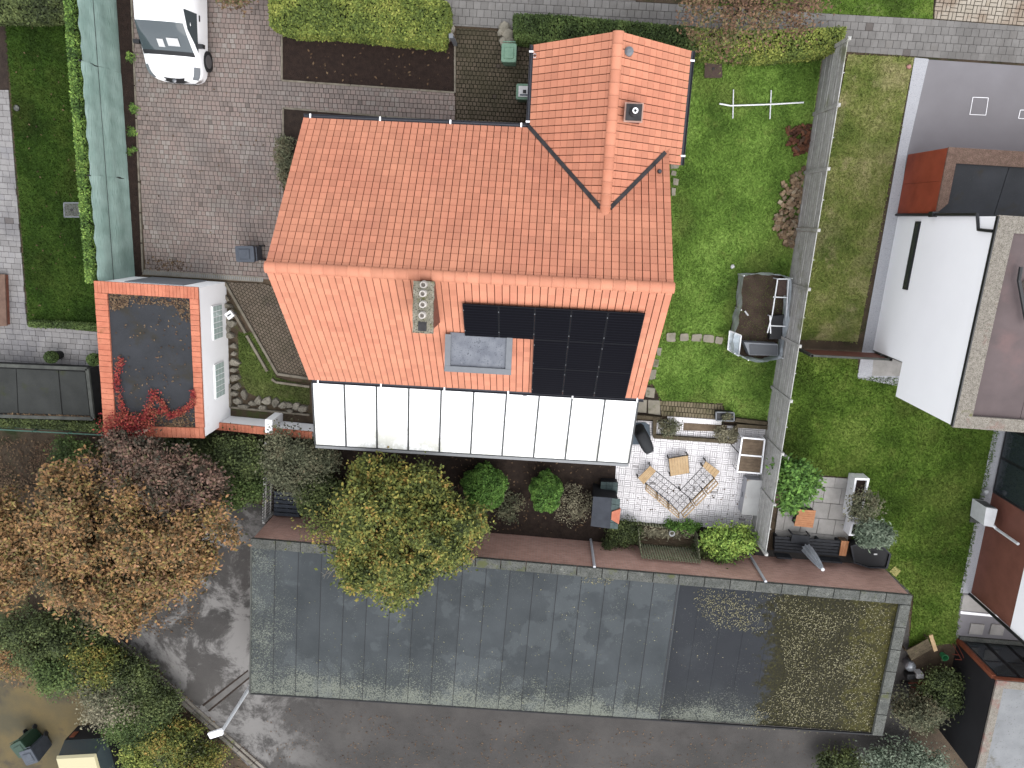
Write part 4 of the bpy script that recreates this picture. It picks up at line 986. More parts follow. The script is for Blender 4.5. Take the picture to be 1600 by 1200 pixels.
# ================================================================ plants
rg_ = np.random.default_rng(11)
def unit(n):
    v = rg_.normal(size=(n, 3)); return v/np.linalg.norm(v, axis=1)[:, None]
def leaf_quads(pts, size, flat=.5, jitter=.4, long=1.5):
    n = len(pts); nr = unit(n); nr[:, 2] = np.abs(nr[:, 2])+flat; nr /= np.linalg.norm(nr, axis=1)[:, None]
    t = unit(n); a = np.cross(nr, t); a /= np.linalg.norm(a, axis=1)[:, None]+1e-9; b = np.cross(nr, a)
    s = size*(1+rg_.uniform(-jitter, jitter, n))[:, None]
    q = np.stack([pts-a*s*long/2, pts+b*s*.42, pts+a*s*long/2, pts-b*s*.42], axis=1)
    return q.reshape(-1, 3)
def leaves(name, pts, size, mat, parent=None, flat=.5, loc=None, long=1.5):
    return np_mesh(name, leaf_quads(np.asarray(pts), size, flat, long=long), 4, mat, rg_.random(len(pts)), parent, loc)
def clump_pts(c, R, ncl, cr, per, shell=.55, zmin=-.6, squash=.8):
    """leaf points: clumps spread through an ellipsoid crown, leaves on the outer skin of each clump"""
    c = np.array(c); R = np.array(R); d = unit(ncl*3); d = d[d[:, 2] > zmin][:ncl]
    rad = (shell+(1-shell)*rg_.random(len(d))**.6)[:, None]
    lob = 1+.16*np.sin(3*np.arctan2(d[:, 1], d[:, 0])+1.3)[:, None]+.1*np.sin(7*np.arctan2(d[:, 1], d[:, 0]))[:, None]
    cen = c+d*R*rad*lob; out = []
    for p in cen:
        k = int(per*rg_.uniform(.6, 1.4)); r = cr*rg_.uniform(.6, 1.35); u = unit(k)
        out.append(p+rg_.normal(size=(k, 3))*np.array([r, r, r*squash])*.62)
    return np.concatenate(out), cen
LEAF = {}
LEAF['green'] = palette('leaf_green', [CL(44,54,28), CL(58,70,34), CL(76,90,42), CL(98,110,54)], 1.5)
LEAF['hedge_bright'] = palette('leaf_hedge_bright', [CL(66,84,30), CL(90,108,36), CL(118,132,44), CL(148,152,58)], .9)
LEAF['hedge_dark'] = palette('leaf_hedge_dark', [CL(44,60,26), CL(58,78,32), CL(74,96,40), CL(92,112,48)], 1.2)
LEAF['maple'] = palette('leaf_yellow_green', [CL(44,54,26,.1), CL(62,72,32,.1), CL(84,94,40,.1), CL(106,112,48,.1), CL(134,124,54,.1), CL(150,116,58,.1)], 1.6, .55)
LEAF['rust'] = palette('leaf_rust', [CL(50,52,34,.08), CL(68,66,42,.08), CL(96,78,50,.08), CL(124,92,60,.08), CL(146,106,66,.08), CL(114,106,54,.08), CL(138,98,76,.08), CL(86,90,44,.08)], 1.3, .7)
LEAF['plum'] = palette('leaf_plum', [CL(46,48,38,.1), CL(66,60,48,.1), CL(92,74,62,.1), CL(118,88,76,.1), CL(84,84,54,.1)], 1.6, .65)
LEAF['redbrown'] = palette('leaf_redbrown', [CL(80,56,44), CL(104,72,54), CL(120,88,62), CL(96,88,50), CL(84,94,44)], .7, .5)
LEAF['creeper'] = palette('leaf_creeper', [CL(104,28,32,.15,.7), CL(140,36,42,.15,.7), CL(164,54,48,.15,.7), CL(160,84,60,.15,.7), CL(120,62,46,.15,.7)], 1.4, .45)
LEAF['conifer'] = palette('leaf_conifer', [CL(50,84,26), CL(66,106,32), CL(84,128,40), CL(100,142,46)], 3, .4)
LEAF['olive'] = palette('leaf_olive', [CL(62,66,46), CL(80,84,58), CL(102,102,74), CL(98,88,62)], 1.4)
LEAF['greygreen'] = palette('leaf_greygreen', [CL(70,86,66), CL(90,106,84), CL(112,126,102), CL(130,142,118)], 2)
LEAF['lime'] = palette('leaf_lime', [CL(76,110,36), CL(104,140,44), CL(130,162,54), CL(150,174,62)], 1.6)
LEAF['twig'] = palette('leaf_twiggy', [CL(92,88,66), CL(120,114,88), CL(146,138,108)], 2)
LEAF['litter'] = palette('fallen_leaf', [C(70,54,40), C(90,70,52), C(112,89,66), C(134,112,86), C(92,64,50)], 2, .3)
LEAF['yellow_litter'] = palette('fallen_leaf_pale', [C(104,100,74), C(126,122,92), C(148,143,110), C(168,162,132), C(118,110,68)], 2, .3)
LEAF['ivy'] = palette('leaf_ivy', [CL(40,64,24), CL(66,98,34), CL(96,132,44), CL(126,156,58)], 2, .4)
M['bark'] = surf('bark', C(74,64,54), C(98,86,72), 8, None, .95, .8, 30, .02)
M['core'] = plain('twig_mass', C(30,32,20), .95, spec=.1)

def tree(name, label, base, c, R, ncl, cr, per, size, leaf, trunk=.12, group=None, zmin=-.6, shell=.55, cat='tree', bare=0):
    t = thing(name, label, cat, flat(Vector(base), 0), 0, group)
    pts, cen = clump_pts(c, R, ncl, cr, per, shell, zmin)
    leaves('crown', pts, size, LEAF[leaf], t)
    b = MB(); base = Vector(base); top = Vector(c)-Vector((0, 0, R[2]*.25)); mid = base.lerp(top, .5)+Vector((rg_.uniform(-.1, .1), rg_.uniform(-.1, .1), 0))
    b.tube([flat(base, 0), mid, top], [trunk, trunk*.8, trunk*.5], 8)
    b.build('trunk', M['bark'], t, True)
    b = MB()
    for p in cen[::max(1, len(cen)//26)]:
        s = mid.lerp(top, rg_.uniform(.1, 1)); e = Vector(p); m_ = s.lerp(e, .5)+Vector((0, 0, .12)); b.tube([s, m_, e], [trunk*.35, trunk*.2, .012], 5, caps=False)
    for k in range(bare):
        a = Vector(c)+Vector((R[0]*math.cos(k)*.7, R[1]*math.sin(k)*.7, 0)); e = a+Vector((math.cos(k)*rg_.uniform(.5, 1), math.sin(k)*rg_.uniform(.5, 1), rg_.uniform(0, .3))); b.tube([a, e], [.015, .004], 4, caps=False)
    tag(b.build('limbs', M['bark'], t, True), kind='stuff')
    return t
def shrub(name, label, c, R, ncl, cr, per, size, leaf, group=None, shell=.4, stems=6, cat='shrub', zmin=-.5, long=1.5):
    c = Vector(c); t = thing(name, label, cat, flat(c, 0), 0, group)
    pts, cen = clump_pts(c, R, ncl, cr, int(per*1.5), shell, zmin); pts[:, 2] = np.maximum(pts[:, 2], .02)
    leaves('foliage', pts, size*.8, LEAF[leaf], t, long=long)
    b = MB()
    for p in cen[:stems]: b.tube([flat(c+Vector((rg_.uniform(-.08, .08), rg_.uniform(-.08, .08), 0)), 0), flat(c, c.z*.5).lerp(Vector(p), .4), p], [.025, .018, .008], 5, caps=False)
    tag(b.build('stems', M['bark'], t), kind='stuff')
    return t
def hedge(name, label, quad_px, z, leaf, per=900, size=.055, ht=None, cat='hedge', wob=.038, core=True, round_=.12, world=None):
    """clipped hedge: footprint polygon taken at its top, leaves over the top and sides round a twig core"""
    q = world or [flat(P(u, v, z), 0) for u, v in quad_px]; n = len(q)
    cen = sum(q, Vector())/n; t = thing(name, label, cat, flat(cen, 0))
    poly = [(p.x, p.y) for p in q]; xs = [p[0] for p in poly]; ys = [p[1] for p in poly]
    A_ = area(poly); N_ = int(A_*per); top = []
    while len(top) < N_:
        x, y = rg_.uniform(min(xs), max(xs)), rg_.uniform(min(ys), max(ys))
        if inside(poly, x, y): top.append((x, y, z-.02+.5*wob*math.sin(x*3.1+y*2)*math.sin(y*3.7+x)+rg_.normal()*wob*.5-abs(rg_.normal())*.03))
    sides = []
    for i in range(n):
        a, c = q[i], q[(i+1) % n]; L = (c-a).length; d = (c-a).normalized(); k = int(L*z*per*.8)
        nn = Vector((-d.y, d.x, 0)); nn = nn if (cen-a).dot(nn) < 0 else -nn
        for _ in range(k):
            s, h = rg_.random(), rg_.random()*z; off = rg_.normal()*wob*.6-max(0, h-(z-round_))*.6; sides.append(a+(c-a)*s+nn*off+Vector((0, 0, h)))
    pts = np.array(top+[tuple(p) for p in sides]); leaves('foliage', pts, size, LEAF[leaf], t, .3)
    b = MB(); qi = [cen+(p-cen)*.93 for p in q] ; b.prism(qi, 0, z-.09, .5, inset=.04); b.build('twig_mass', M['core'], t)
    return t

# ---- grass
def grass_mat(name, cols, dry, nscale=.5):
    m = N(name); k = len(cols)
    f = m.math('ADD', m.math('MULTIPLY', m.mask(m.noise(nscale, 6, .65), .3, .7), .6), m.math('MULTIPLY', m.rnd(), .4))
    col = m.ramp(f, [((i+.5)/k, c) for i, c in enumerate(cols)])
    col = m.mix(m.math('MULTIPLY', m.mask(m.noise(.9, 6, .7), .56, .7), .55), col, dry)
    col = m.mix(m.math('MULTIPLY', m.mask(m.noise(.38, 5, .6), .5, .66), .4), col, dry); col = m.mix(m.math('MULTIPLY', m.mask(m.noise(2.2, 5, .7), .56, .7), .35), col, cols[0])
    return m.done(col, .8, 0, .15)
def turf_mat(name, cols, dry, soil):
    m = N(name); k = len(cols)
    col = m.ramp(m.mask(m.noise(.5, 6, .65), .3, .7), [((i+.5)/k, c) for i, c in enumerate(cols)])
    col = m.mix(m.mask(m.noise(45, 5, .7), .5, .72), col, soil); col = m.mix(m.math('MULTIPLY', m.mask(m.noise(.9, 6, .7), .56, .7), .6), col, dry); col = m.mix(m.math('MULTIPLY', m.mask(m.noise(.38, 5, .6), .5, .66), .4), col, dry)
    m.bump(m.noise(60, 4), .8, .03); return m.done(col, .9, 0, .1)
def lawn(name, label, px, gcols, dry, soil, dens=900, hgt=.055, z=.005):
    gm = grass_mat(name+'_blades', gcols, dry); tm = turf_mat(name+'_turf', gcols, dry, soil)
    s = sheet(name+'_ground', px, z, tm); poly = [(p.x, p.y) for p in PP(px)]
    xs = [p[0] for p in poly]; ys = [p[1] for p in poly]; bb = (max(xs)-min(xs))*(max(ys)-min(ys)); n = int(bb*dens)
    pts = np.stack([rg_.uniform(min(xs), max(xs), n), rg_.uniform(min(ys), max(ys), n)], 1)
    ok = np.zeros(n, bool); j = len(poly)-1
    for i in range(len(poly)):
        xi, yi = poly[i]; xj, yj_ = poly[j]
        c = ((yi > pts[:, 1]) != (yj_ > pts[:, 1])) & (pts[:, 0] < (xj-xi)*(pts[:, 1]-yi)/(yj_-yi+1e-12)+xi); ok ^= c; j = i
    pts = pts[ok]; n = len(pts); pts = pts+rg_.normal(size=(n, 2))*.03
    a = rg_.uniform(0, 2*math.pi, n); h = hgt*rg_.uniform(.5, 1.5, n); w = rg_.uniform(.012, .024, n); lean = hgt*rg_.uniform(.3, 1.5, n); la_ = rg_.uniform(0, 2*math.pi, n)
    dx, dy = np.cos(a)*w, np.sin(a)*w
    v = np.stack([np.stack([pts[:, 0]-dx, pts[:, 1]-dy, np.full(n, z)], 1), np.stack([pts[:, 0]+dx, pts[:, 1]+dy, np.full(n, z)], 1),
                  np.stack([pts[:, 0]+np.cos(la_)*lean, pts[:, 1]+np.sin(la_)*lean, z+h], 1)], 1)
    o = np_mesh(name, v.reshape(-1, 3), 3, gm, rg_.random(n)); tag(o, label, 'grass', kind='stuff'); return o
def CG(r, g, b): return C(r, g, b, .95)
G1 = [CG(72,98,40), CG(88,116,48), CG(104,134,58), CG(120,148,70)]
G2 = [CG(58,78,27), CG(71,95,33), CG(86,110,42), CG(102,120,54)]
G3 = [CG(31,48,13), CG(38,58,16), CG(47,69,21), CG(58,77,28)]
lawn('lawn', 'lush green lawn between the tiled house and the slatted fence', [(862,44), (1100,62), (1290,78), (1284,90), (1207,620), (1199,660), (1136,655), (1130,630), (1034,626), (1020,600), (1005,600), (985,560), (985,260), (1000,80)], G1, CG(122,134,70), CG(80,78,46), 1300)
lawn('front_lawn', 'patchy mossy lawn between slatted fence and white gravel strip', [(1325,85), (1428,90), (1340,534), (1239,530)], [CG(78,92,42), CG(96,108,52), CG(114,120,66), CG(132,130,86)], CG(152,140,108), CG(78,72,52), 1000, .045)
lawn('rear_lawn', 'green rear lawn of the white house', [(1238,550), (1340,552), (1340,592), (1362,590), (1450,590), (1562,612), (1560,672), (1502,928), (1495,1005), (1420,1010), (1428,930), (1385,890), (1330,862), (1335,746), (1268,741), (1207,736)], G2, CG(92,100,48), CG(60,62,34), 1100)
lawn('west_lawn', 'dark green lawn beside the grey block path', [(8,24), (180,24), (202,440), (170,516), (45,506)], G3, CG(60,70,28), CG(40,46,22), 1100)
lawn('verge', 'mossy street verge beside the pavement', [(1080,-60), (1462,-60), (1457,30), (1258,19), (1080,7)], G2, CG(124,122,90), CG(84,82,62), 900, .045)
lawn('bed_grass', 'small weedy grass patch inside the rock-edged bed', [(372,520), (400,520), (432,590), (484,604), (484,632), (420,628), (385,612), (374,580)], [CG(56,68,32), CG(70,84,40), CG(84,98,48), CG(96,108,58)], CG(88,86,58), CG(62,54,42), 1000)

# ---- hedges
hedge('privet_hedge', 'broad clipped yellow-green hedge above the dark mulch bed', [(418,-20), (560,-16), (698,2), (700,30), (690,68), (620,62), (520,52), (450,50), (421,40)], .95, 'hedge_bright', 1500, .06)
hedge('clipped_hedge', 'long clipped dark green hedge behind the tiled gable wing', [(803,22), (850,22), (1085,42), (1100,82), (960,76), (860,66), (805,58)], 1.0, 'hedge_dark', 1500, .055)
hedge('boundary_hedge', 'clipped bright green hedge ending at the slatted fence top', [(1085,44), (1180,48), (1323,42), (1318,78), (1200,90), (1095,84)], 1.1, 'hedge_bright', 1500, .055)
hedge('corner_hedge', 'clipped green hedge closing the dark west lawn', [(-60,2), (118,-6), (118,20), (60,28), (-60,28)], .9, 'green', 1300, .055)
A, B = P(178,-60), P(211,433)
hedge('narrow_hedge', 'narrow leafy hedge showing above the green netting fence', None, 2.14, 'ivy', 1800, .05, world=[flat(A+Vector((-.42, 0, 0)), 0), flat(A+Vector((-.19, 0, 0)), 0), flat(B+Vector((-.19, 0, 0)), 0), flat(B+Vector((-.46, 0, 0)), 0)])
hedge('box_edging', 'low clipped box edging along the grey block path', [(43,503), (100,505), (155,509), (155,518), (100,513), (43,511)], .35, 'hedge_dark', 2000, .045)

# ---- trees
tree('maple_tree', 'rounded yellow-green tree overhanging the grey garage roof', P(622,812), tuple(P(628,830,3.0)), (2.45, 2.25, 1.35), 200, .36, 300, .078, 'maple', .13, bare=14, shell=.5)
tree('copper_tree', 'wide rust and plum coloured tree beside the pale asphalt yard', P(225,800), tuple(P(192,846,3.2)), (3.3, 2.8, 1.4), 300, .36, 260, .085, 'rust', .16, shell=.4, bare=20)
tree('plum_tree', 'dull plum-brown tree behind the red creeper on the garage', P(240,745), tuple(P(240,758,2.8)), (2.3, 1.5, 1.0), 130, .34, 260, .08, 'plum', .1, shell=.4)
tree('golden_tree', 'ochre and olive tree at the edge of the leaf-strewn plot', P(60,790), tuple(P(-12,852,3.0)), (1.8, 2.1, 1.2), 120, .38, 260, .085, 'rust', .14, shell=.4, bare=8)
tree('street_tree', 'small red-brown autumn tree on the street verge', P(1150,20), tuple(P(1170,0,2.6)), (2.0, 1.3, .9), 100, .32, 80, .06, 'redbrown', .09, shell=.2, bare=10)
tree('smoke_bush', 'reddish bush by the driveway entrance hedge', P(372,-40), tuple(P(368,-28,1.3)), (.6, .6, .6), 24, .25, 90, .07, 'redbrown', .04)

# bare pale twigs reaching over the garage roof on the west side of the yellow-green tree
b = MB(); mt_ = [o_ for o_ in COL.objects if o_.name == 'maple_tree'][0]; s0 = P(575,842,2.7)
for k in range(16):
    e = P(488+rg_.uniform(0, 60), 858+rg_.uniform(-20, 44), 2.6+rg_.uniform(-.2, .2)); m1 = s0.lerp(e, .5)+Vector((rg_.normal()*.08, rg_.normal()*.08, .1)); b.tube([s0+Vector((rg_.normal()*.15, rg_.normal()*.15, 0)), m1, e], [.02, .013, .006], 5, caps=False)
    for j in range(3): q_ = m1.lerp(e, rg_.random()); b.tube([q_, q_+Vector((rg_.uniform(-.3, .05), rg_.uniform(-.3, .2), rg_.uniform(-.05, .1)))], [.008, .004], 4, caps=False)
tag(b.build('bare_twigs', surf('pale_bark', C(124,118,106), C(150,143,130), 8, None, .95, .4), mt_), kind='stuff')
pts = [tuple(P(515+rg_.normal()*22, 826+rg_.normal()*16, 2.6+rg_.normal()*.15)) for _ in range(900)]; leaves('side_spray', pts, .065, LEAF['maple'], mt_)
# ---- shrubs
def conifer(label, u, v, R, n=9000):
    c = P(u, v, .75); t = thing('dwarf_conifer', label, 'shrub', flat(c, 0))
    d = unit(n); d[:, 2] = np.where(d[:, 2] < -.4, -d[:, 2], d[:, 2]); th = np.arctan2(d[:, 1], d[:, 0])
    r = (1+.07*np.sin(5*th)+.05*np.sin(11*th+2*d[:, 2]*3)+.04*np.sin(d[:, 2]*14+th*4))*(1-.12*rg_.random(n)**2)
    pts = np.array(c)+d*np.array(R)*r[:, None]; pts[:, 2] = np.maximum(pts[:, 2], .03)
    leaves('foliage', pts, .045, LEAF['conifer'], t, .2)
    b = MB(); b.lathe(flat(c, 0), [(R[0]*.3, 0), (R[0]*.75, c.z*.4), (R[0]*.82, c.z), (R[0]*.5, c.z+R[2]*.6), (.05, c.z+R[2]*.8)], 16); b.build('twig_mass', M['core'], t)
    return t
conifer('bright green lobed dwarf conifer in the dark bed beside the yellow-green tree', 757, 760, (.80, .82, .72))
conifer('bright green egg-shaped dwarf conifer beside a sparse twiggy shrub', 853, 768, (.57, .74, .72), 7000)
shrub('twiggy_shrub', 'sparse pale twiggy shrub leaning on the egg-shaped conifer', P(893,785,.45), (.75, .75, .45), 46, .16, 26, .05, 'twig', stems=30)
shrub('leggy_plant', 'thin green leggy plant between the two dwarf conifers', P(797,790,.3), (.5, .6, .3), 22, .16, 40, .06, 'olive', stems=10)
shrub('olive_shrub', 'grey-brown olive shrub beside the narrow picket fence', P(465,722,1.1), (1.15, 1.05, .8), 70, .3, 130, .075, 'olive', stems=14)
shrub('leafy_shrub', 'grey-green leafy shrub next to the dark pallet stack', P(495,770,.9), (.85, .65, .6), 40, .25, 110, .08, 'green', stems=8)
shrub('evergreen_shrub', 'dark evergreen shrub beneath the garden wall coping', P(375,715,.9), (1.1, .75, .7), 60, .28, 140, .075, 'green')
shrub('laurel_shrub', 'broad dark laurel between garage and picket fence', P(370,760,.7), (.95, .6, .55), 45, .26, 130, .08, 'hedge_dark')
shrub('shade_shrub', 'dark green shrub below the garage corner', P(300,700,.8), (.9, .4, .6), 36, .25, 120, .075, 'green')
shrub('ivy_bank', 'dark ivy bank at the foot of the leaf-strewn slope', P(120,715,.6), (.9, .6, .5), 40, .25, 120, .07, 'hedge_dark')
shrub('lime_shrub', 'vivid lime green shrub beside the slatted compost bin', P(1135,843,.75), (.95, .5, .55), 50, .24, 90, .085, 'lime')
shrub('dark_shrub', 'dark blue-green shrub under the lime shrub by the brick wall', P(1120,858,.5), (.9, .35, .4), 34, .2, 100, .06, 'green')
shrub('low_fern', 'low green plant along the terrace edge by the compost bin', P(1065,822,.25), (.7, .14, .2), 16, .13, 70, .06, 'conifer')
shrub('bramble', 'dark bramble beside the slate-roofed oven', P(975,830,.4), (.5, .5, .4), 32, .2, 90, .06, 'green')
shrub('ivy_stump', 'small ivy covered stump against the brick wall', P(951,850,.4), (.18, .35, .4), 14, .12, 70, .05, 'green')
shrub('grass_clump', 'airy grass clump at the house gable by the driveway', P(447,252,.4), (.3, .75, .35), 30, .18, 60, .05, 'olive', stems=10, long=3)
tree('young_tree', 'young bright green tree leaning over the neighbour terrace', P(1228,752), tuple(P(1240,756,1.5)), (.68, .85, .6), 42, .24, 90, .1, 'conifer', .04, shell=.3)
shrub('planter_bush', 'sparse dark bush growing in the long white planter', P(1352,790,.95), (.5, .55, .35), 30, .17, 45, .065, 'olive', stems=12)
shrub('silver_grass', 'silvery green feathery plant in the black tub', P(1366,836,1.0), (.5, .4, .3), 46, .17, 100, .07, 'greygreen', stems=8, long=3)
def strip_shrubs():
    spec = [(60,1000,1.2,1.5,1.2,'green','dark ivy thicket below the rust tree'), (108,1042,1.3,1.3,1.1,'hedge_dark','dense bottle-green shrub at the lot corner'), (30,1015,.8,1.2,.8,'rust','rusty thicket edging the yellow lot'),
            (150,1040,1.3,1.0,.9,'maple','yellowing shrub halfway down the kerb'), (180,1090,1.3,1.0,.9,'twig','pale flowering shrub leaning over the lot'), (205,1062,1.2,.9,.9,'green','deep green shrub near the kerb'), (168,1066,1.3,.9,.8,'olive','grey-olive shrub in the middle of the border'),
            (212,1122,1.2,1.1,.9,'hedge_dark','dense olive green shrub behind the lamp'), (258,1150,1.2,1.0,.8,'maple','golden shrub near the lamp head'), (240,1185,1.3,1.2,.9,'hedge_bright','bright yellow-green shrub beside the cream van'), (305,1190,1.2,.9,.8,'maple','yellow-leaved shrub at the kerb end'), (240,1100,1.0,.8,.8,'green','dark low shrub on the leaf-strewn kerb bank'), (280,1180,1.0,.8,.7,'olive','brownish shrub between the golden and yellow ones'), (120,1000,.9,.9,.7,'green','low dark bramble at the foot of the rust tree')]
    for u, v, z, rx, ry, lf, lb in spec: shrub('border_shrub', lb, P(u, v, z*.7), (rx*1.1, ry*1.1, z*.6), 70, .32, 120, .075, lf, 'shrubs between lot and kerb')
strip_shrubs()
shrub('rambling_shrub', 'rambling green shrub against the black annex wall', P(1472,1082,.6), (.85, .95, .45), 60, .26, 110, .07, 'green')
shrub('pale_shrub', 'pale tipped green shrub at the garage row corner', P(1430,1110,.9), (.9, .5, .6), 44, .26, 120, .07, 'olive')
shrub('corner_shrub', 'blue-green shrub south of the mossy roof corner', P(1405,1190,.8), (1.3, .7, .6), 60, .3, 130, .08, 'greygreen')
shrub('yard_shrub', 'dark green shrub at the south yard edge', P(1310,1190,.6), (.8, .5, .5), 36, .26, 120, .075, 'green')
# potted box balls by the west path
for u, v, lb in ((80,558,'round clipped box ball in a pot near the shed'), (146,562,'round clipped box ball wedged against the white garage')):
    c = P(u, v, .55); t = thing('box_ball', lb, 'potted plant', flat(c, 0), 0, 'box balls by the shed'); d = unit(1800); leaves('foliage', np.array(c)+d*.23*(1-.1*rg_.random((1800, 1))), .035, LEAF['hedge_dark'], t, .2)
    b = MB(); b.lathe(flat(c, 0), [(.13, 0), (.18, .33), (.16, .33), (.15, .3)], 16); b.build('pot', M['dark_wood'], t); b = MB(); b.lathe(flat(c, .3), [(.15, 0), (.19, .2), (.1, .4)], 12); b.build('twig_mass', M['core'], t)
# driveway weeds
for u, v, lb in ((203,206,'small weed at the kerb edge, upper one of a pair'), (203,235,'small weed at the kerb edge, lower one of a pair'), (200,88,'small weed at the kerb beside the car'), (206,170,'tiny weed at the kerb between car and weed pair')):
    shrub('kerb_weed', lb, P(u+4, v, .06), (.13, .13, .06), 8, .06, 22, .04, 'ivy', 'weeds along the mulch kerb', stems=3, cat='weed', long=3)
# creeper on the garage roof
t = thing('virginia_creeper', 'bright red creeper spilling over the garage roof corner', 'creeper', P(195,680))
pts = []
for path, z, w, n in (([(190,560), (182,590), (188,625), (196,648), (200,658)], GZ+.04, .07, 650), ([(198,655), (176,668), (190,672), (215,668), (232,660)], GZ+.12, .22, 2000), ([(240,610), (236,630), (232,645), (228,655)], GZ+.05,   .09, 260), ([(238,612), (252,628), (262,640), (240,645), (225,652)], GZ+.05, .07, 420), ([(262,650), (280,645), (300,632)], GZ+.05, .06, 380), ([(302,632), (302,610)], GZ+.08, .05, 150)):
    w3 = [P(u, v, z) for u, v in path]
    for _ in range(n):
        k = rg_.integers(0, len(w3)-1); p = w3[k].lerp(w3[k+1], rg_.random()); pts.append((p.x+rg_.normal()*w, p.y+rg_.normal()*w, max(GZ+.0, p.z+abs(rg_.normal())*w*.6)))
w3 = [P(185,680,GZ), P(205,688,1.6), P(215,690,1.2)]
for _ in range(1500):
    s = rg_.random(); p = P(182,676,GZ).lerp(P(222,676,GZ), rg_.random()); pts.append((p.x+rg_.normal()*.12, p.y-.1-abs(rg_.normal())*.14, GZ-.9*rg_.random()**1.5))
leaves('foliage', pts, .05, LEAF['creeper'], t)
b = MB(); a = P(198,700); 
for k in range(5): b.tube([a+Vector((k*.1-.2, .3, 0)), flat(P(180+k*10,675,GZ), GZ*.6)-Vector((0, .15, 0)), P(185+k*8,668,GZ)+Vector((0, 0, .1))], .015, 5, caps=False)
tag(b.build('stems', M['bark'], t), kind='stuff')
# fallen leaves
def litter(name, label, regions, size, mat, flatn=3):
    pts = []
    for px, z, n in regions:
        q = [P(u, v, z) for u, v in px]; poly = [(p.x, p.y) for p in q]; xs = [p[0] for p in poly]; ys = [p[1] for p in poly]; k = 0; tries = 0
        while k < n and tries < n*30:
            tries += 1; x, y = rg_.uniform(min(xs), max(xs)), rg_.uniform(min(ys), max(ys))
            nz = .5+.25*math.sin(x*2.3+1.7*math.sin(y*1.9))+.25*math.sin(y*3.1+1.3*math.sin(x*2.7)); ec = min(1, min(abs((x-min(xs))/(max(xs)-min(xs)+1e-6)), abs((max(xs)-x)/(max(xs)-min(xs)+1e-6)), abs((y-min(ys))/(max(ys)-min(ys)+1e-6)), abs((max(ys)-y)/(max(ys)-min(ys)+1e-6)))*5)
            if inside(poly, x, y) and rg_.random() < (.15+.85*nz)*(.25+.75*ec): pts.append((x, y, z+.012+rg_.random()*.02)); k += 1
    o = leaves(name, pts, size, LEAF[mat], None, flatn); tag(o, label, 'leaves', kind='stuff'); return o
litter('fallen_leaves', 'pale leaves strewn over the mossy garage row roof', [([(1205,925), (1400,940), (1365,1150), (1150,1140), (1230,1060)], LZ-.115, 4200), ([(1080,918), (1210,925), (1200,990), (1120,985), (1085,950)], LZ-.115, 900), ([(400,860), (1400,940), (1370,1150), (400,1080)], LZ-.05, 420), ([(900,895), (965,900), (950,915), (905,912)], LZ-.05, 130)], .03, 'yellow_litter')
litter('fallen_leaves', 'brown leaves gathered on the garage and shed roofs', [([(170,452), (205,452), (200,480), (172,488)], GZ, 300), ([(190,455), (298,464), (298,482), (205,474)], GZ, 260), ([(268,468), (300,464), (300,506), (284,500)], GZ, 150), ([(180,646), (304,636), (304,668), (188,670)], GZ, 700), ([(175,460), (298,465), (300,650), (185,650)], GZ, 120), ([(5,645), (140,650), (143,653), (5,649)], SZ, 260)], .05, 'litter')
litter('fallen_leaves', 'dead leaves carpeting the plot and kerb strip', [([(-40,680), (160,690), (140,770), (20,780), (-40,760)], 0, 2600), ([(170,1000), (200,1000), (420,1205), (330,1205)], 0, 1500), ([(100,920), (330,900), (300,1000), (165,985)], .0, 500), ([(440,60), (705,66), (705,140), (445,120)], .02, 60), ([(430,700), (960,720), (940,835), (430,820)], .02, 700), ([(0,1060), (180,1060), (300,1195), (180,1195), (150,1110)], 0, 400)], .06, 'litter')
litter('fallen_leaves', 'scattered leaves on lawns, drive and terrace', [([(20,30), (150,30), (190,500), (50,500)], .05, 90), ([(970,800), (1170,820), (1168,740), (980,770)], .045, 70), ([(230,400), (300,410), (300,424), (230,422)], .03, 120), ([(400,1100), (1300,1160), (1300,1200), (420,1200)], .0, 900), ([(210,10), (440,10), (440,420), (230,420)], .03, 60)], .045, 'litter')
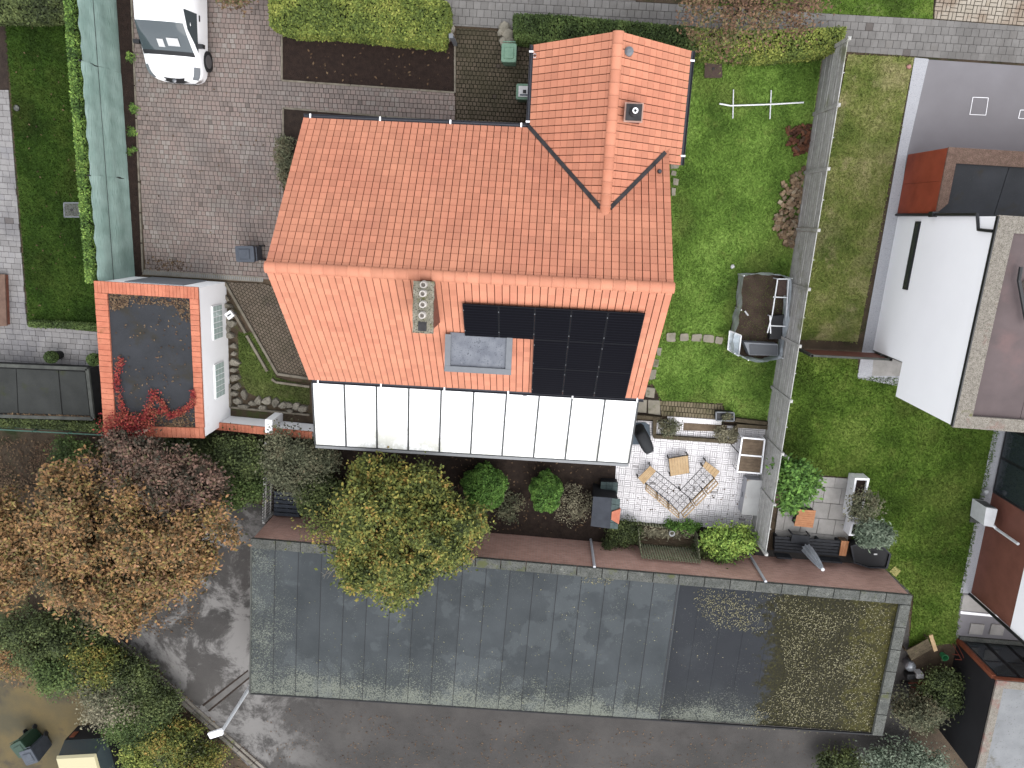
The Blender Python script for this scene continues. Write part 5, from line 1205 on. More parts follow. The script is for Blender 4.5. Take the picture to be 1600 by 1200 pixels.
# ================================================================ vehicles
M['car_white'] = N('white_car_paint').done((.84,.84,.85,1), .3, 0, .5)
M['tyre'] = plain('tyre_rubber', C(34,34,36), .85)
M['rim'] = plain('alloy_rim', C(150,152,156), .35, .7)
M['car_glass'] = N('car_glass').done(C(74,84,88), .06, 0, .7)
M['lamp_glass'] = N('lamp_glass').done(C(150,155,160), .12, .2, .6)
M['black_plastic'] = plain('black_plastic', C(36,37,40), .6)
M['paper'] = plain('white_paper', C(236,236,236), .8)
def van(name, label, front, fwd, paint, stripe=None):
    """small panel van; local x = right side of the van, local y = forward, origin under the front bumper"""
    rz = math.atan2(fwd.y, fwd.x)-math.pi/2; t = thing(name, label, 'van', flat(front, 0), rz)
    F  = [0, .05, .12, .24, .44, .72, .98, 1.30, 1.60, 1.95, 3.0, 4.0, 4.2, 4.26]
    ZC = [.55, .72, .84, .93, 1.01, 1.09, 1.31, 1.56, 1.74, 1.80, 1.83, 1.82, 1.76, 1.5]
    WT = [.40, .56, .68, .76, .81, .82, .80, .77, .75, .73, .72, .71, .69, .66]
    WB = [.46, .66, .78, .86, .90, .91, .91, .91, .91, .91, .91, .89, .86, .84]
    ZB = [.48, .60, .68, .76, .83, .93, .97, 1.0, 1.02, 1.03, 1.04, 1.04, 1.03, 1.0]
    ev = lambda A_, f: float(np.interp(f, F, A_))
    def prof(f):
        zc, wt, wb, zb = ev(ZC, f), ev(WT, f), ev(WB, f), ev(ZB, f)
        h = [(0, zc), (wt*.5, zc-.008), (wt*.82, zc-.03), (wt, zc-.085), ((wt+wb)/2+.02, (zc+zb)/2-.03), (wb, zb), (wb+.01, zb-.16), (wb, .5), (wb*.97, .26)]
        if zb > zc-.2: h[4] = (wt*.5+wb*.5+.02, (h[3][1]+zb)/2)
        return h
    fs_ = sorted(set(F+[.02, .08, .18, .34, .58, .85, 1.14, 1.45, 1.77, 2.4, 3.5])); b = MB(); rows = []
    for f in fs_:
        h = prof(f); rows.append([(-x, -f, z) for x, z in h[:0:-1]]+[(x, -f, z) for x, z in h])
    k = len(rows[0]); vs = [p for r in rows for p in r]
    fcs = [(i*k+j, i*k+j+1, (i+1)*k+j+1, (i+1)*k+j) for i in range(len(rows)-1) for j in range(k-1)]
    fcs.append(tuple(range(k-1, -1, -1))); fcs.append(tuple((len(rows)-1)*k+j for j in range(k)))
    b.add(vs, fcs, .5); body = b.build('body', paint, t, True, local=True)
    def patch(f0, f1, j0, j1, off, nf=8, trim=0):     # panel riding proud of the body between profile points j0..j1
        g_ = MB(); vs = []; js = range(j0, j1+1)
        for i in range(nf+1):
            f = f0+(f1-f0)*i/nf; h = prof(f)
            for j in js:
                x, z = (h[abs(j)]); x = -x if j < 0 else x
                vs.append((x*(1+off/.7), -f+off*.5, z+off*(.7 if abs(j) < 4 else .2)))
        m_ = len(list(js)); g_.add(vs, [(i*m_+j, i*m_+j+1, (i+1)*m_+j+1, (i+1)*m_+j) for i in range(nf) for j in range(m_-1)], .5); return g_
    o = patch(.74, 1.58, -3, 3, .012, 10).build('windscreen', M['car_glass'], t, True, local=True)
    g_ = patch(.73, .84, -3, 3, .018, 3); g_.build('wiper_cowl', M['black_plastic'], o, True, local=True)
    for x0, x1, y0 in ((-.5, -.12, -.96), (.0, .2, -.92)):
        f0 = -y0; z = ev(ZC, f0); g_ = MB(); d = .2
        g_.quad((x0, y0, z+.03), (x1, y0, z+.03), (x1, y0-d, ev(ZC, f0+d)+.03), (x0, y0-d, ev(ZC, f0+d)+.03)); g_.build('dashboard_paper', M['paper'], o, local=True)
    for s in (1, -1):
        g_ = MB(); vs = []
        for f, top in ((.88, .12), (1.1, .5), (1.45, .86), (1.95, .9), (2.0, .9)):
            wt, wb, zc, zb = ev(WT, f), ev(WB, f), ev(ZC, f), ev(ZB, f)
            lo_p = (wb+.012, zb+.03); hi_p = (wt+.025, zc-.10)
            vs += [(s*(lo_p[0]), -f, lo_p[1]), (s*(lo_p[0]+(hi_p[0]-lo_p[0])*top+.012), -f, lo_p[1]+(hi_p[1]-lo_p[1])*top)]
        g_.add(vs, [(2*i, 2*i+1, 2*i+3, 2*i+2) if s > 0 else (2*i+2, 2*i+3, 2*i+1, 2*i) for i in range(4)], .5); g_.build('side_window', M['car_glass'], t, local=True)
        g_ = MB(); g_.box((s*1.03, -1.06, 1.06), (.2, .12, .17)); g_.beam((s*.9, -1.03, 1.0), (s*1.0, -1.06, 1.03), .06, .05); g_.build('wing_mirror', M['black_plastic'], t, local=True)
        g_ = MB(); g_.box((s*.935, -1.9, .92), (.03, .18, .035)); g_.build('door_handle', M['black_plastic'], t, local=True)
        g_ = MB(); vs = []
        for f in (.10, .18, .28, .38, .46):
            wt, wb, zc, zb = ev(WT, f), ev(WB, f), ev(ZC, f), ev(ZB, f); vs += [(s*(wt*.93), -f+.02, zc-.03), (s*(wb-.01)+s*.015, -f+.015, zb+.02)]
        g_.add(vs, [(2*i, 2*i+1, 2*i+3, 2*i+2) for i in range(4)], .5); g_.build('headlight', M['lamp_glass'], t, True, local=True)
    g_ = MB(); vs = []
    for x in (-.66, -.45, -.2, 0, .2, .45, .66): vs += [(x, .035-.32*abs(x)**2, .60), (x, -.07-.30*abs(x)**2, .82)]
    g_.add(vs, [(2*i, 2*i+2, 2*i+3, 2*i+1) for i in range(6)], .5); gr = g_.build('grille', M['black_plastic'], t, local=True)
    g_ = MB(); g_.lathe((0, -.02, .76), [(.07, 0), (.07, .03), (.03, .05)], 12); g_.build('badge', M['rim'], gr, local=True)
    g_ = MB(); g_.box((0, -.1, .34), (1.0, .2, .14)); g_.build('bumper', M['black_plastic'], t, local=True)
    for s in (1, -1):
        for f in (.74, 3.4):
            g_ = MB(); g_.tube([(s*.72, -f, .32), (s*.93, -f, .32)], .325, 20); w_ = g_.build('wheel', M['tyre'], t, True, local=True)
            g_ = MB(); g_.tube([(s*.90, -f, .32), (s*.938, -f, .32)], .21, 14); g_.build('rim', M['rim'], w_, local=True)
    return t
ft, bk = P(273,127,.76), P(271,52,.76)
fw = (ft-bk); fw.z = 0; fw.normalize()
van('parked_van', 'white compact van parked on the sett driveway beside the mulch strip', ft, fw, M['car_white'])
ft = P(122,1178,1.2); M['cream_paint'] = N('cream_paint').done(C(216,206,164), .35, 0, .4)
# cream van in the lot: only its roof end is in view; boxy van seen from its rear
t = thing('cream_van', 'cream roofed boxy van with dark glass on the yellow lot', 'van', flat(P(120,1181,1.95), 0)+Vector((0, -.85, 0)), RAD(6))
b = MB(); 
def rbox(b, x0, x1, y0, y1, z0, z1, ins): b.prism([(x0, y0), (x1, y0), (x1, y1), (x0, y1)], z0, z1, .5, inset=ins)
rbox(b, -.9, .9, -3.2, 1.0, .35, 1.2, .0); b.build('body', M['black_wall'], t, local=True)
b = MB(); rbox(b, -.9, .9, -3.2, 1.0, 1.2, 1.85, .12); b.build('side_glass', M['car_glass'], t, local=True)
b = MB(); rbox(b, -.82, .82, -2.9, .82, 1.85, 1.95, .04); b.build('roof', M['cream_paint'], t, local=True)
for x in (-.85, .85):
    for y in (.3, -2.4): b = MB(); b.tube([(x-.1, y, .33), (x+.1, y, .33)], .33, 16); b.build('wheel', M['tyre'], t, True, local=True)
for x in (-.7, .7): b = MB(); b.box((x, 1.0, .9), (.2, .06, .3)); b.build('tail_light', M['rust'], t, local=True)

# ================================================================ bins
M['bin_green'] = surf('green_bin_plastic', C(112,146,124), C(130,162,140), 4, None, .55, .05)
M['bin_darkgreen'] = plain('dark_green_bin', C(40,72,54), .55)
M['bin_grey'] = surf('grey_bin_plastic', C(78,84,94), C(92,98,108), 4, None, .5, .05)
def bin_(label, u, v, mat, rz, w=.48, d=.56, h=1.0, z=None, sheet_=False, group='wheelie bins'):
    p = P(u, v, h); t = thing('wheelie_bin', label, 'bin', flat(p, 0), rz, group)
    b = MB(); vs = []
    for zz, k in ((.08, .8), (h-.08, .96)): vs += [(-w/2*k, -d/2*k, zz), (w/2*k, -d/2*k, zz), (w/2*k, d/2*k, zz), (-w/2*k, d/2*k, zz)]
    b.add(vs, [(3,2,1,0), (4,5,6,7), (0,1,5,4), (1,2,6,5), (2,3,7,6), (3,0,4,7)], .5); b.build('body', mat, t, local=True)
    b = MB(); pts = []
    for cx_, cy_, a0 in ((w/2-.06, d/2-.06, 0), (-w/2+.06, d/2-.06, 90), (-w/2+.06, -d/2+.06, 180), (w/2-.06, -d/2+.06, 270)):
        for a in (0, 30, 60, 90): pts.append((cx_+.06*math.cos(RAD(a0+a)), cy_+.06*math.sin(RAD(a0+a))))
    b.prism(pts, h-.08, h-.02, .4, inset=.03); lid = b.build('lid', mat, t, local=True)
    b = MB(); b.prism([(-w*.32, -d*.32), (w*.32, -d*.32), (w*.32, d*.28), (-w*.32, d*.28)], h-.02, h+.012, .6, inset=.12); b.build('lid_panel', mat, lid, local=True)
    b = MB(); b.tube([(-w/2+.04, d/2+.05, h-.08), (w/2-.04, d/2+.05, h-.08)], .018, 8); b.build('handle', mat, t, local=True)
    for s in (-1, 1): b = MB(); b.tube([(s*(w/2-.06), d/2-.04, .1), (s*(w/2-.01), d/2-.04, .1)], .1, 14); b.build('wheel', M['tyre'], t, local=True)
    if sheet_:
        b = MB(); b.prism([(-.16, -.2), (.16, -.2), (.16, .14), (-.16, .14)], h+.016, h+.019, .5); s_ = b.build('notice_sheet', M['paper'], t, local=True)
        b = MB(); b.prism([(-.05, -.06), (.06, -.06), (.06, .05), (-.05, .05)], h+.0195, h+.021, .5); b.build('printed_mark', M['lead'], s_, local=True)
        b = MB(); b.prism([(.08, -.15), (.13, -.15), (.13, .1), (.08, .1)], h+.0195, h+.0205, .5); b.build('printed_lines', M['bin_grey'], s_, local=True)
    return t
bin_('pale green wheelie bin standing by the hedge stones', 795, 82, M['bin_green'], RAD(-2))
bin_('green wheelie bin with a white notice on its lid', 820, 143, M['bin_green'], RAD(-92), sheet_=True)
bin_('dark grey wheelie bin beside the tiled gable end', 382, 397, M['bin_grey'], RAD(-90), .55, .66, .95)
bin_('dark green bin on the leaf-strewn lot', 30, 1172, M['bin_darkgreen'], RAD(30), .6, .7, 1.0)
bin_('grey bin with a white tag beside a dark green one', 44, 1184, M['bin_grey'], RAD(20), .6, .7, 1.05)

# ================================================================ small things on drive and lawn
M['iron'] = surf('iron_cover', C(86,70,64), C(104,86,78), 10, None, .8, .5)
def cover(label, px, mat, frame=None, rnd_=False, z=.03):
    q = PP(px); c = sum(q, Vector())/4; t = thing('manhole_cover', label, 'manhole cover', flat(c, 0))
    if rnd_:
        r = (q[0]-c).length*.75; b = MB(); b.lathe(flat(c, 0), [(r, 0), (r, z), (r*.88, z), (r*.86, z-.006)], 20); b.build('frame', frame, t); b = MB(); b.lathe(flat(c, 0), [(r*.85, 0), (r*.85, z-.002)], 20); b.build('plate', mat, t); return
    for i in range(4): b = MB(); b.beam(flat(q[i], z/2+.003), flat(q[(i+1) % 4], z/2+.003), .04 if z > .02 else .016, z); b.build('frame', frame, t)
    b = MB(); b.prism([c+(p-c)*.93 for p in q], 0, z-.004, .5); b.build('plate', mat, t)
    if z > .02: b = MB(); b.lathe(flat(c, z-.006), [(.05, 0), (.04, .012)], 10); b.build('lifting_eye', M['lead'], t)
cover('brown square iron cover on the lawn near the hedge', [(1102,94), (1126,95), (1127,121), (1101,121)], M['iron'], M['iron'], z=.06)
cover('grey square concrete cover in the dark west lawn', [(101,317), (125,317), (126,339), (102,339)], M['cap'], M['zinc'], z=.05)
cover('small round grey cover beside the block path', [(22,164), (32,164), (32,174), (22,174)], M['cap'], M['lead'], True, .05)
cover('square drain cover with pale frame on the grey drive', [(1520,152), (1544,153), (1540,180), (1515,179)], M['asphalt_grey'], M['white_pvc'], z=.012)
cover('smaller framed drain cover at the edge of the grey drive', [(1594,172), (1610,172), (1608,186), (1591,185)], M['asphalt_grey'], M['white_pvc'], z=.012)
M['white_metal'] = plain('white_painted_steel', CV(206,208,210), .45, .2)
t = thing('goal_frame', 'thin white tubular frame lying on the lawn', 'frame', P(1190,165))
b = MB(); b.tube([P(1124,162,.12), P(1141,165,.1), P(1204,163,.1), P(1256,160,.12)], .025, 8); b.build('long_bar', M['white_metal'], t)
for a, c in (((1146,140), (1145,185)), ((1205,141), (1203,186))): b = MB(); b.tube([P(*a, .06), P(*c, .06)], .02, 8); b.build('cross_bar', M['white_metal'], t)
M['old_brick'] = palette('old_bricks', [C(82,54,42), C(108,68,50), C(128,84,62), C(92,70,56)], 3, .2)
M['cobble'] = palette('sandstone_cobbles', [C(124,102,80), C(150,126,100), C(172,150,122), C(110,90,72), C(186,170,146)], 3, .2)
def pile(name, label, px, n, mat, size, hmax):
    q = PP(px); poly = [(p.x, p.y) for p in q]; c = sum(q, Vector())/len(q); b = MB(); xs = [p[0] for p in poly]; ys = [p[1] for p in poly]; k = 0
    while k < n:
        x, y = random.uniform(min(xs), max(xs)), random.uniform(min(ys), max(ys))
        if not inside(poly, x, y): continue
        k += 1; e = 1-min(1, math.hypot((x-c.x)/(max(xs)-min(xs))*2, (y-c.y)/(max(ys)-min(ys))*2)); z = size[2]/2+random.random()*hmax*max(.1, e)
        R_ = Matrix.Rotation(random.uniform(0, 6.28), 4, 'Z') @ Matrix.Rotation(random.uniform(-.5, .5), 4, 'X') @ Matrix.Rotation(random.uniform(-.4, .4), 4, 'Y')
        b.box((x, y, z), [s*random.uniform(.8, 1.2) for s in size], M=R_)
    o = b.build_at(name, mat, flat(c, 0)); tag(o, label, 'pile', kind='stuff')
pile('brick_pile', 'small heap of red-brown bricks against the slatted fence', [(1229,196), (1268,194), (1265,235), (1240,242), (1230,228)], 85, M['old_brick'], (.19, .09, .06), .25)
pile('cobble_pile', 'long heap of pale cobbles against the slatted fence', [(1222,285), (1252,262), (1258,262), (1248,330), (1240,385), (1228,385), (1205,350), (1215,330)], 190, M['cobble'], (.12, .11, .09), .25)
sp = tag(sheet('stepping_path', [(1042,530), (1044,530), (1044,532), (1042,532)], .004, M['soil']), kind='structure')
for q in ([(1041,520),(1056,519),(1055,534),(1041,533)], [(1062,521),(1075,520),(1076,532),(1062,533)], [(1081,522),(1097,521),(1096,534),(1079,533)], [(1098,522),(1116,523),(1115,536),(1098,534)], [(1118,525),(1131,527),(1127,538),(1116,536)]):
    c = sum((Vector((u, v, 0)) for u, v in q), Vector())/4; pts = []
    for i in range(4):
        a, d = Vector((*q[i], 0)), Vector((*q[(i+1) % 4], 0))
        for s in (0.12, .5, .88): e = a.lerp(d, s); e = c+(e-c)*(1+random.uniform(-.06, .06)); pts.append((e.x, e.y))
    b = MB(); b.prism(PP(pts), 0, .065, inset=.05); b.build('stepping_stone', M['flag'], sp)
def lump(name, label, u, v, r, mat, h=.1, cat='litter'):
    p = P(u, v); b = MB(); b.lathe(flat(p, .0), [(r*.7, 0), (r, h*.4), (r*.75, h*.85), (r*.2, h)], 9); b.v = [(x+random.uniform(-.2, .2)*r, y+random.uniform(-.2, .2)*r, z) for x, y, z in b.v]
    tag(b.build_at(name, mat, flat(p, 0), True), label, cat)
lump('plastic_bag', 'crumpled white scrap on the lawn near the plastic sheeting bed', 1144, 416, .08, M['paper'])
lump('marker_cap', 'small red and white marker in the mossy front lawn', 1419, 105, .07, plain('red_white', C(206,150,140), .6))
# stones and post by the bin court
for k, (u, v, r) in enumerate(((788,44,.2), (794,56,.22), (787,66,.16), (797,66,.17), (783,52,.12), (703,45,.18), (700,56,.2))):
    p = P(u, v); b = MB(); b.lathe(flat(p, 0), [(r*.9, 0), (r, .08), (r*.8, .18), (r*.3, .22)], 8); b.v = [(x+random.uniform(-.15, .15)*r, y+random.uniform(-.15, .15)*r, z) for x, y, z in b.v]
    tag(b.build_at('border_stone', M['flag'], flat(p, 0)), 'rough border stone beside the mossy bin court' if u > 750 else 'rough border stone at the end of the broad yellow-green hedge', 'stone', 'stones at the court entrance' if u > 750 else 'stones at the hedge end')
t = thing('gate_post', 'grey steel gate post at the corner of the mossy court', 'post', P(712,72)); b = MB(); b.beam(P(712,70), flat(P(712,70), 1.15), .1, .1, up=Vector((1,0,0))); b.build('post', M['zinc'], t); b = MB(); b.box(flat(P(712,70), 1.17), (.13, .13, .04)); b.build('cap', M['zinc'], t)
b = MB(); c = P(819,62,.3); b.tube([c+Vector((.24*math.cos(a), .12*math.sin(a), 0)) for a in [math.pi*(1+i/14) for i in range(15)]], .014, 6)
for i in range(6): a = math.pi*(1.1+i*.16); b.tube([c+Vector((.24*math.cos(a), .12*math.sin(a), 0)), flat(c+Vector((.24*math.cos(a), .12*math.sin(a), 0)), 0)], .008, 5)
tag(b.build_at('wire_hoop', M['white_metal'], flat(c, 0)), 'low white wire hoop fence under the dark clipped hedge', 'hoop')

# ================================================================ plastic-sheeted vegetable bed
m = N('plastic_film'); col = m.ramp(m.noise(5, 6), [(.35, CV(168,178,184)), (.65, CV(204,212,218))]); m.bump(m.noise(6, 5), .9, .05); mm = m.done(col, .3, 0, .5)
tr = m.n('ShaderNodeBsdfTransparent'); mx = m.n('ShaderNodeMixShader'); mx.inputs[0].default_value = .8; m.l(tr.outputs[0], mx.inputs[1]); m.l(m.b.outputs[0], mx.inputs[2]); m.l(mx.outputs[0], m.out.inputs[0]); M['film'] = mm
t = thing('sheeted_bed', 'vegetable bed wrapped in grey plastic film against the fence', 'garden bed', P(1185,500))
base = [(1153,428), (1180,426), (1206,427), (1226,432), (1224,470), (1219,510), (1212,553), (1190,560), (1160,556), (1139,546), (1138,530), (1143,505), (1149,480), (1151,455)]
q = PP(base); b = MB(); b.prism([p for p in q], 0, .05); b.build('soil', surf('garden_soil', C(72,58,50), C(92,76,66), 3, (C(110,94,82), 50, .6, .72), .95, .9, 30, .04), t)
b = MB(); n = len(q); vs = []; fs = []; sub = 5; ring = []
for i in range(n):
    for k in range(sub): ring.append(q[i].lerp(q[(i+1) % n], k/sub))
nz = 4; K = len(ring)
for j in range(nz+1):
    for i, p in enumerate(ring): w = .03*math.sin(i*.9+j*1.3)+random.uniform(-.012, .012); d = (p-P(1185,495)).normalized(); vs.append((p.x+d.x*w, p.y+d.y*w, j/nz*(.72+.05*math.sin(i*.35))))
fs = [(j*K+i, j*K+(i+1) % K, (j+1)*K+(i+1) % K, (j+1)*K+i) for j in range(nz) for i in range(K)]
b.add(vs, fs, .5); b.build('film_wall', M['film'], t, True)
for i in (0, 3, 6, 8, 9, 12): p = q[i]; b = MB(); b.tube([flat(p, 0), flat(p, .8)], .02, 6); b.build('stake', M['white_metal'], t)
def bar(parent, name, a, c, w=.035, mat='white_metal'): b = MB(); b.beam(a, c, w, w); b.build(name, M[mat], parent)
fr = thing('cold_frame', 'white framed cold frame standing in the sheeted vegetable bed', 'cold frame', P(1215,470))
A1, A2, A3, A4 = P(1215,436,.5), P(1232,436,.5), P(1228,500,.5), P(1206,495,.5)
for a, c in ((A1, A4), (A1, A2), (A2, A3), (P(1208,464,.5), P(1229,465,.5)), (P(1205,509,.5), P(1228,510,.5)), (P(1206,493,.5), P(1199,520,.5)), (P(1203,493,.5), P(1204,521,.45))): bar(fr, 'frame_bar', a, c)
for p in (A1, A4, A2, A3): bar(fr, 'leg', flat(p, .05), p, .03)
b = MB(); b.prism([P(1207,494,.3), P(1228,492,.3), P(1226,530,.3), P(1202,530,.3)], .05, .3); b.build('black_tray', M['black_plastic'], fr)
b = MB(); b.prism([P(1216,438,.3), P(1230,438,.3), P(1229,462,.3), P(1214,462,.3)], .05, .3); b.build('seed_tray', M['iron'], fr)
bx = thing('foam_box', 'grey foam box with dark side at the south end of the sheeted bed', 'box', P(1190,540))
b = MB(); b.prism([P(1163,535,.5), P(1216,538,.5), P(1216,556,.5), P(1171,555,.5)], .05, .48); b.build('body', plain('grey_foam', C(146,150,156), .7), bx)
b = MB(); b.prism([P(1171,538,.5), P(1215,540,.5), P(1215,555,.5), P(1172,554,.5)], .48, .5); b.build('lid', plain('dark_lid', C(82,86,92), .6), bx)
dr_ = thing('white_hatch', 'white framed mesh hatch at the corner of the sheeted bed', 'hatch', P(1148,540))
for a, c in (((1140,517,.5), (1137,546,.15)), ((1158,524,.75), (1154,556,.3)), ((1140,517,.5), (1158,524,.75)), ((1137,546,.15), (1154,556,.3))): bar(dr_, 'frame_bar', P(*a), P(*c), .04)
b = MB(); b.quad(P(1140,517,.49), P(1137,546,.14), P(1154,556,.29), P(1158,524,.74)); b.build('mesh', M['film'], dr_)
b = MB(); b.tube([P(1164,486,.08), P(1169,493,.08)], .03, 8); tag(b.build_at('white_peg', M['paper'], P(1166,490)), 'short white peg lying on the bed soil', 'peg')

# ================================================================ terrace furniture
M['teak'] = surf('pale_teak', C(196,164,122), C(214,184,142), 6, None, .7, .15, pieces=.06)
M['steel_dark'] = plain('dark_steel', C(62,60,58), .5, .4)
sofa = thing('corner_sofa', 'cushionless corner sofa frame of steel lattice and pale wood on white terrace', 'sofa', P(1063,765))
ZS = .34
def lattice(a, b_, c, d, nu, nv):           # grid of bars over quad a b c d
    for i in range(nu+1): m_ = MB(); m_.tube([a.lerp(b_, i/nu), d.lerp(c, i/nu)], .008, 5); m_.build('lattice_bar', M['steel_dark'], sofa)
    for j in range(nv+1): m_ = MB(); m_.tube([a.lerp(d, j/nv), b_.lerp(c, j/nv)], .008 if 0 < j < nv else .015, 5); m_.build('lattice_bar', M['steel_dark'], sofa)
cI, cO = P(1063,766,ZS), P(1062,802,ZS); cL, cR = P(1045,783,ZS), P(1081,781,ZS)
lattice(P(1025,736,ZS), cI, cL, P(1008,754,ZS), 6, 3)
lattice(P(1099,728,ZS), cI, cR, P(1116,746,ZS), 6, 3)
lattice(cI, cR, cO, cL, 3, 3)
for px in ([(1016,728),(1025,736),(1006,757),(997,747)], [(1103,721),(1125,737),(1117,747),(1098,729)]):
    q = PP(px, ZS+.05); n = 5
    for k in range(n): b = MB(); b.prism([q[0].lerp(q[1], k/n), q[0].lerp(q[1], (k+.93)/n), q[3].lerp(q[2], (k+.93)/n), q[3].lerp(q[2], k/n)], ZS+.01, ZS+.05); b.build('end_board', M['teak'], sofa)
    for p in (q[0], q[3]): b = MB(); b.beam(flat(p, 0), flat(p, ZS), .045, .045, up=Vector((1,0,0))); b.build('leg', M['steel_dark'], sofa)
def backs(a, c, out, n):
    for k in range(n):
        p, q_ = a.lerp(c, (k+.05)/n), a.lerp(c, (k+.93)/n); up = Vector((0, 0, .30))+out*.10
        for s, e in ((p, q_), (p+up, q_+up), (p, p+up), (q_, q_+up), (p+up*.5, q_+up*.5)): b = MB(); b.beam(s, e, .035, .035); b.build('back_rail', M['teak'], sofa)
        b = MB(); b.beam(flat(p, 0), p, .04, .04, up=Vector((1,0,0))); b.build('leg', M['steel_dark'], sofa)
backs(P(1009,757,ZS), cO, Vector((-.6, -.75, 0)), 3)
backs(P(1117,747,ZS), cO+Vector((.02, .0, 0)), Vector((.7, -.7, 0)), 3)
b = MB(); b.beam(flat(cI, 0), cI, .05, .05, up=Vector((1,0,0))); b.build('leg', M['steel_dark'], sofa)
tb = thing('coffee_table', 'square pale wooden slatted table inside the corner sofa', 'table', P(1060,728))
q = PP([(1045,717),(1075,712),(1077,739),(1048,744)], .4); n = 7
for k in range(n): b = MB(); b.prism([q[0].lerp(q[1], k/n), q[0].lerp(q[1], (k+.94)/n), q[3].lerp(q[2], (k+.94)/n), q[3].lerp(q[2], k/n)], .37, .4); b.build('slat', M['teak'], tb)
for i in range(4):
    b = MB(); b.beam(flat(q[i], 0), flat(q[i], .37), .045, .045, up=Vector((1,0,0))); b.build('leg', M['steel_dark'], tb)
    b = MB(); b.beam(flat(q[i], .35), flat(q[(i+1) % 4], .35), .03, .04); b.build('apron', M['steel_dark'], tb)
# covered barbecue on a slate mat
mt = PP([(985,660), (1008,659), (1015,664), (1016,690), (1012,694), (984,694)]); b = MB(); b.prism(mt, .04, .055); o = tag(b.build_at('slate_mat', surf('slate_blue', C(98,110,122), C(112,124,134), 4, None, .8, .2), flat(mt[0], .0)), 'blue-grey slate mat under the black covered barbecue', 'mat')
bq_ = thing('covered_barbecue', 'black covered barbecue beside the verandah corner', 'barbecue', P(1008,690))
def loft(b, secs, n=16):
    vs = []
    for c, rx, ry, rz in secs:
        for k in range(n):
            a = 2*math.pi*k/n; e = .45; x, y = rx*math.copysign(abs(math.cos(a))**e, math.cos(a)), ry*math.copysign(abs(math.sin(a))**e, math.sin(a))
            vs.append((c.x+x*math.cos(rz)-y*math.sin(rz), c.y+x*math.sin(rz)+y*math.cos(rz), c.z))
    m_ = len(secs); b.add(vs, [(i*n+k, i*n+(k+1) % n, (i+1)*n+(k+1) % n, (i+1)*n+k) for i in range(m_-1) for k in range(n)]+[tuple((m_-1)*n+k for k in range(n))], .5)
c1 = P(1008,692,.85); az = RAD(28); b = MB()
loft(b, [(flat(c1, .06), .23, .48, az), (flat(c1, .5), .22, .46, az), (flat(c1, .78), .20, .43, az), (flat(c1, .88), .13, .35, az)]); b.build('cover', plain('black_cover', C(36,38,42), .75), bq_, True)
b = MB(); d = Vector((math.sin(az), -math.cos(az), 0)); b.box(c1+d*.4+Vector((0, 0, -.22)), (.3, .1, .3), az); b.build('side_shelf', plain('grey_shelf', C(84,86,90), .6), bq_)
for s in (-1, 1): b = MB(); pp = flat(c1, .06)-d*.3+Vector((math.cos(az), math.sin(az), 0))*.18*s; b.tube([pp-Vector((.03, 0, 0)), pp+Vector((.03, 0, 0))], .06, 10); b.build('wheel', M['tyre'], bq_)
# white framed table with two plank panels, leaning stick, white cabinet
M['plank_brown'] = surf('brown_planks', C(108,92,76), C(132,114,94), 6, None, .8, .2, pieces=.1)
wt_ = thing('plank_table', 'white framed table with two brown planked panels', 'table', P(1173,712))
q = PP([(1160,684),(1195,687),(1189,740),(1152,737)], .6)
for k in (0, 1):
    t0, t1 = k*.5+.02, k*.5+.48; a, c, d, e = q[0].lerp(q[3], t0).lerp(q[1].lerp(q[2], t0), .05), q[0].lerp(q[3], t0).lerp(q[1].lerp(q[2], t0), .95), q[0].lerp(q[3], t1).lerp(q[1].lerp(q[2], t1), .95), q[0].lerp(q[3], t1).lerp(q[1].lerp(q[2], t1), .05)
    for j in range(5): b = MB(); b.prism([a.lerp(e, j/5), c.lerp(d, j/5), c.lerp(d, (j+.95)/5), a.lerp(e, (j+.95)/5)], .56, .59); b.build('plank', M['plank_brown'], wt_)
for a, c in ((q[0], q[1]), (q[1], q[2]), (q[2], q[3]), (q[3], q[0]), (q[0].lerp(q[3], .5), q[1].lerp(q[2], .5))): b = MB(); b.beam(flat(a, .58), flat(c, .58), .05, .05); b.build('frame_rail', M['white_pvc'], wt_)
for p in q: b = MB(); b.beam(flat(p, 0), flat(p, .56), .04, .04, up=Vector((1,0,0))); b.build('leg', M['white_pvc'], wt_)
b = MB(); b.tube([P(1135,686,.05), P(1158,712,.5)], .018, 6); tag(b.build_at('leaning_stick', M['steel_dark'], P(1135,686)), 'dark stick leaning from the sleeper bed to the plank table', 'stick')
cb = thing('white_cabinet', 'stained white cabinet standing on the terrace by the fence', 'cabinet', P(1172,772))
M['stained'] = surf('stained_white', C(196,196,194), C(212,212,210), 2, None, .7, .1, layers=[(C(150,132,112), 1.6, .58, .7)])
q = PP([(1168,750),(1195,752),(1186,805),(1159,803)], .55)
b = MB(); b.prism(q, .03, .52); b.build('body', plain('cabinet_side', C(206,208,216), .6), cb); b = MB(); c = sum(q, Vector())/4; b.prism([c+(p-c)*1.03 for p in q], .52, .555); b.build('top', M['stained'], cb)
b = MB(); m_ = q[0].lerp(q[3], .5); b.box(flat(m_, .3)-ex_*.02, (.03, .2, .03), YAW); b.build('handle', M['zinc'], cb)
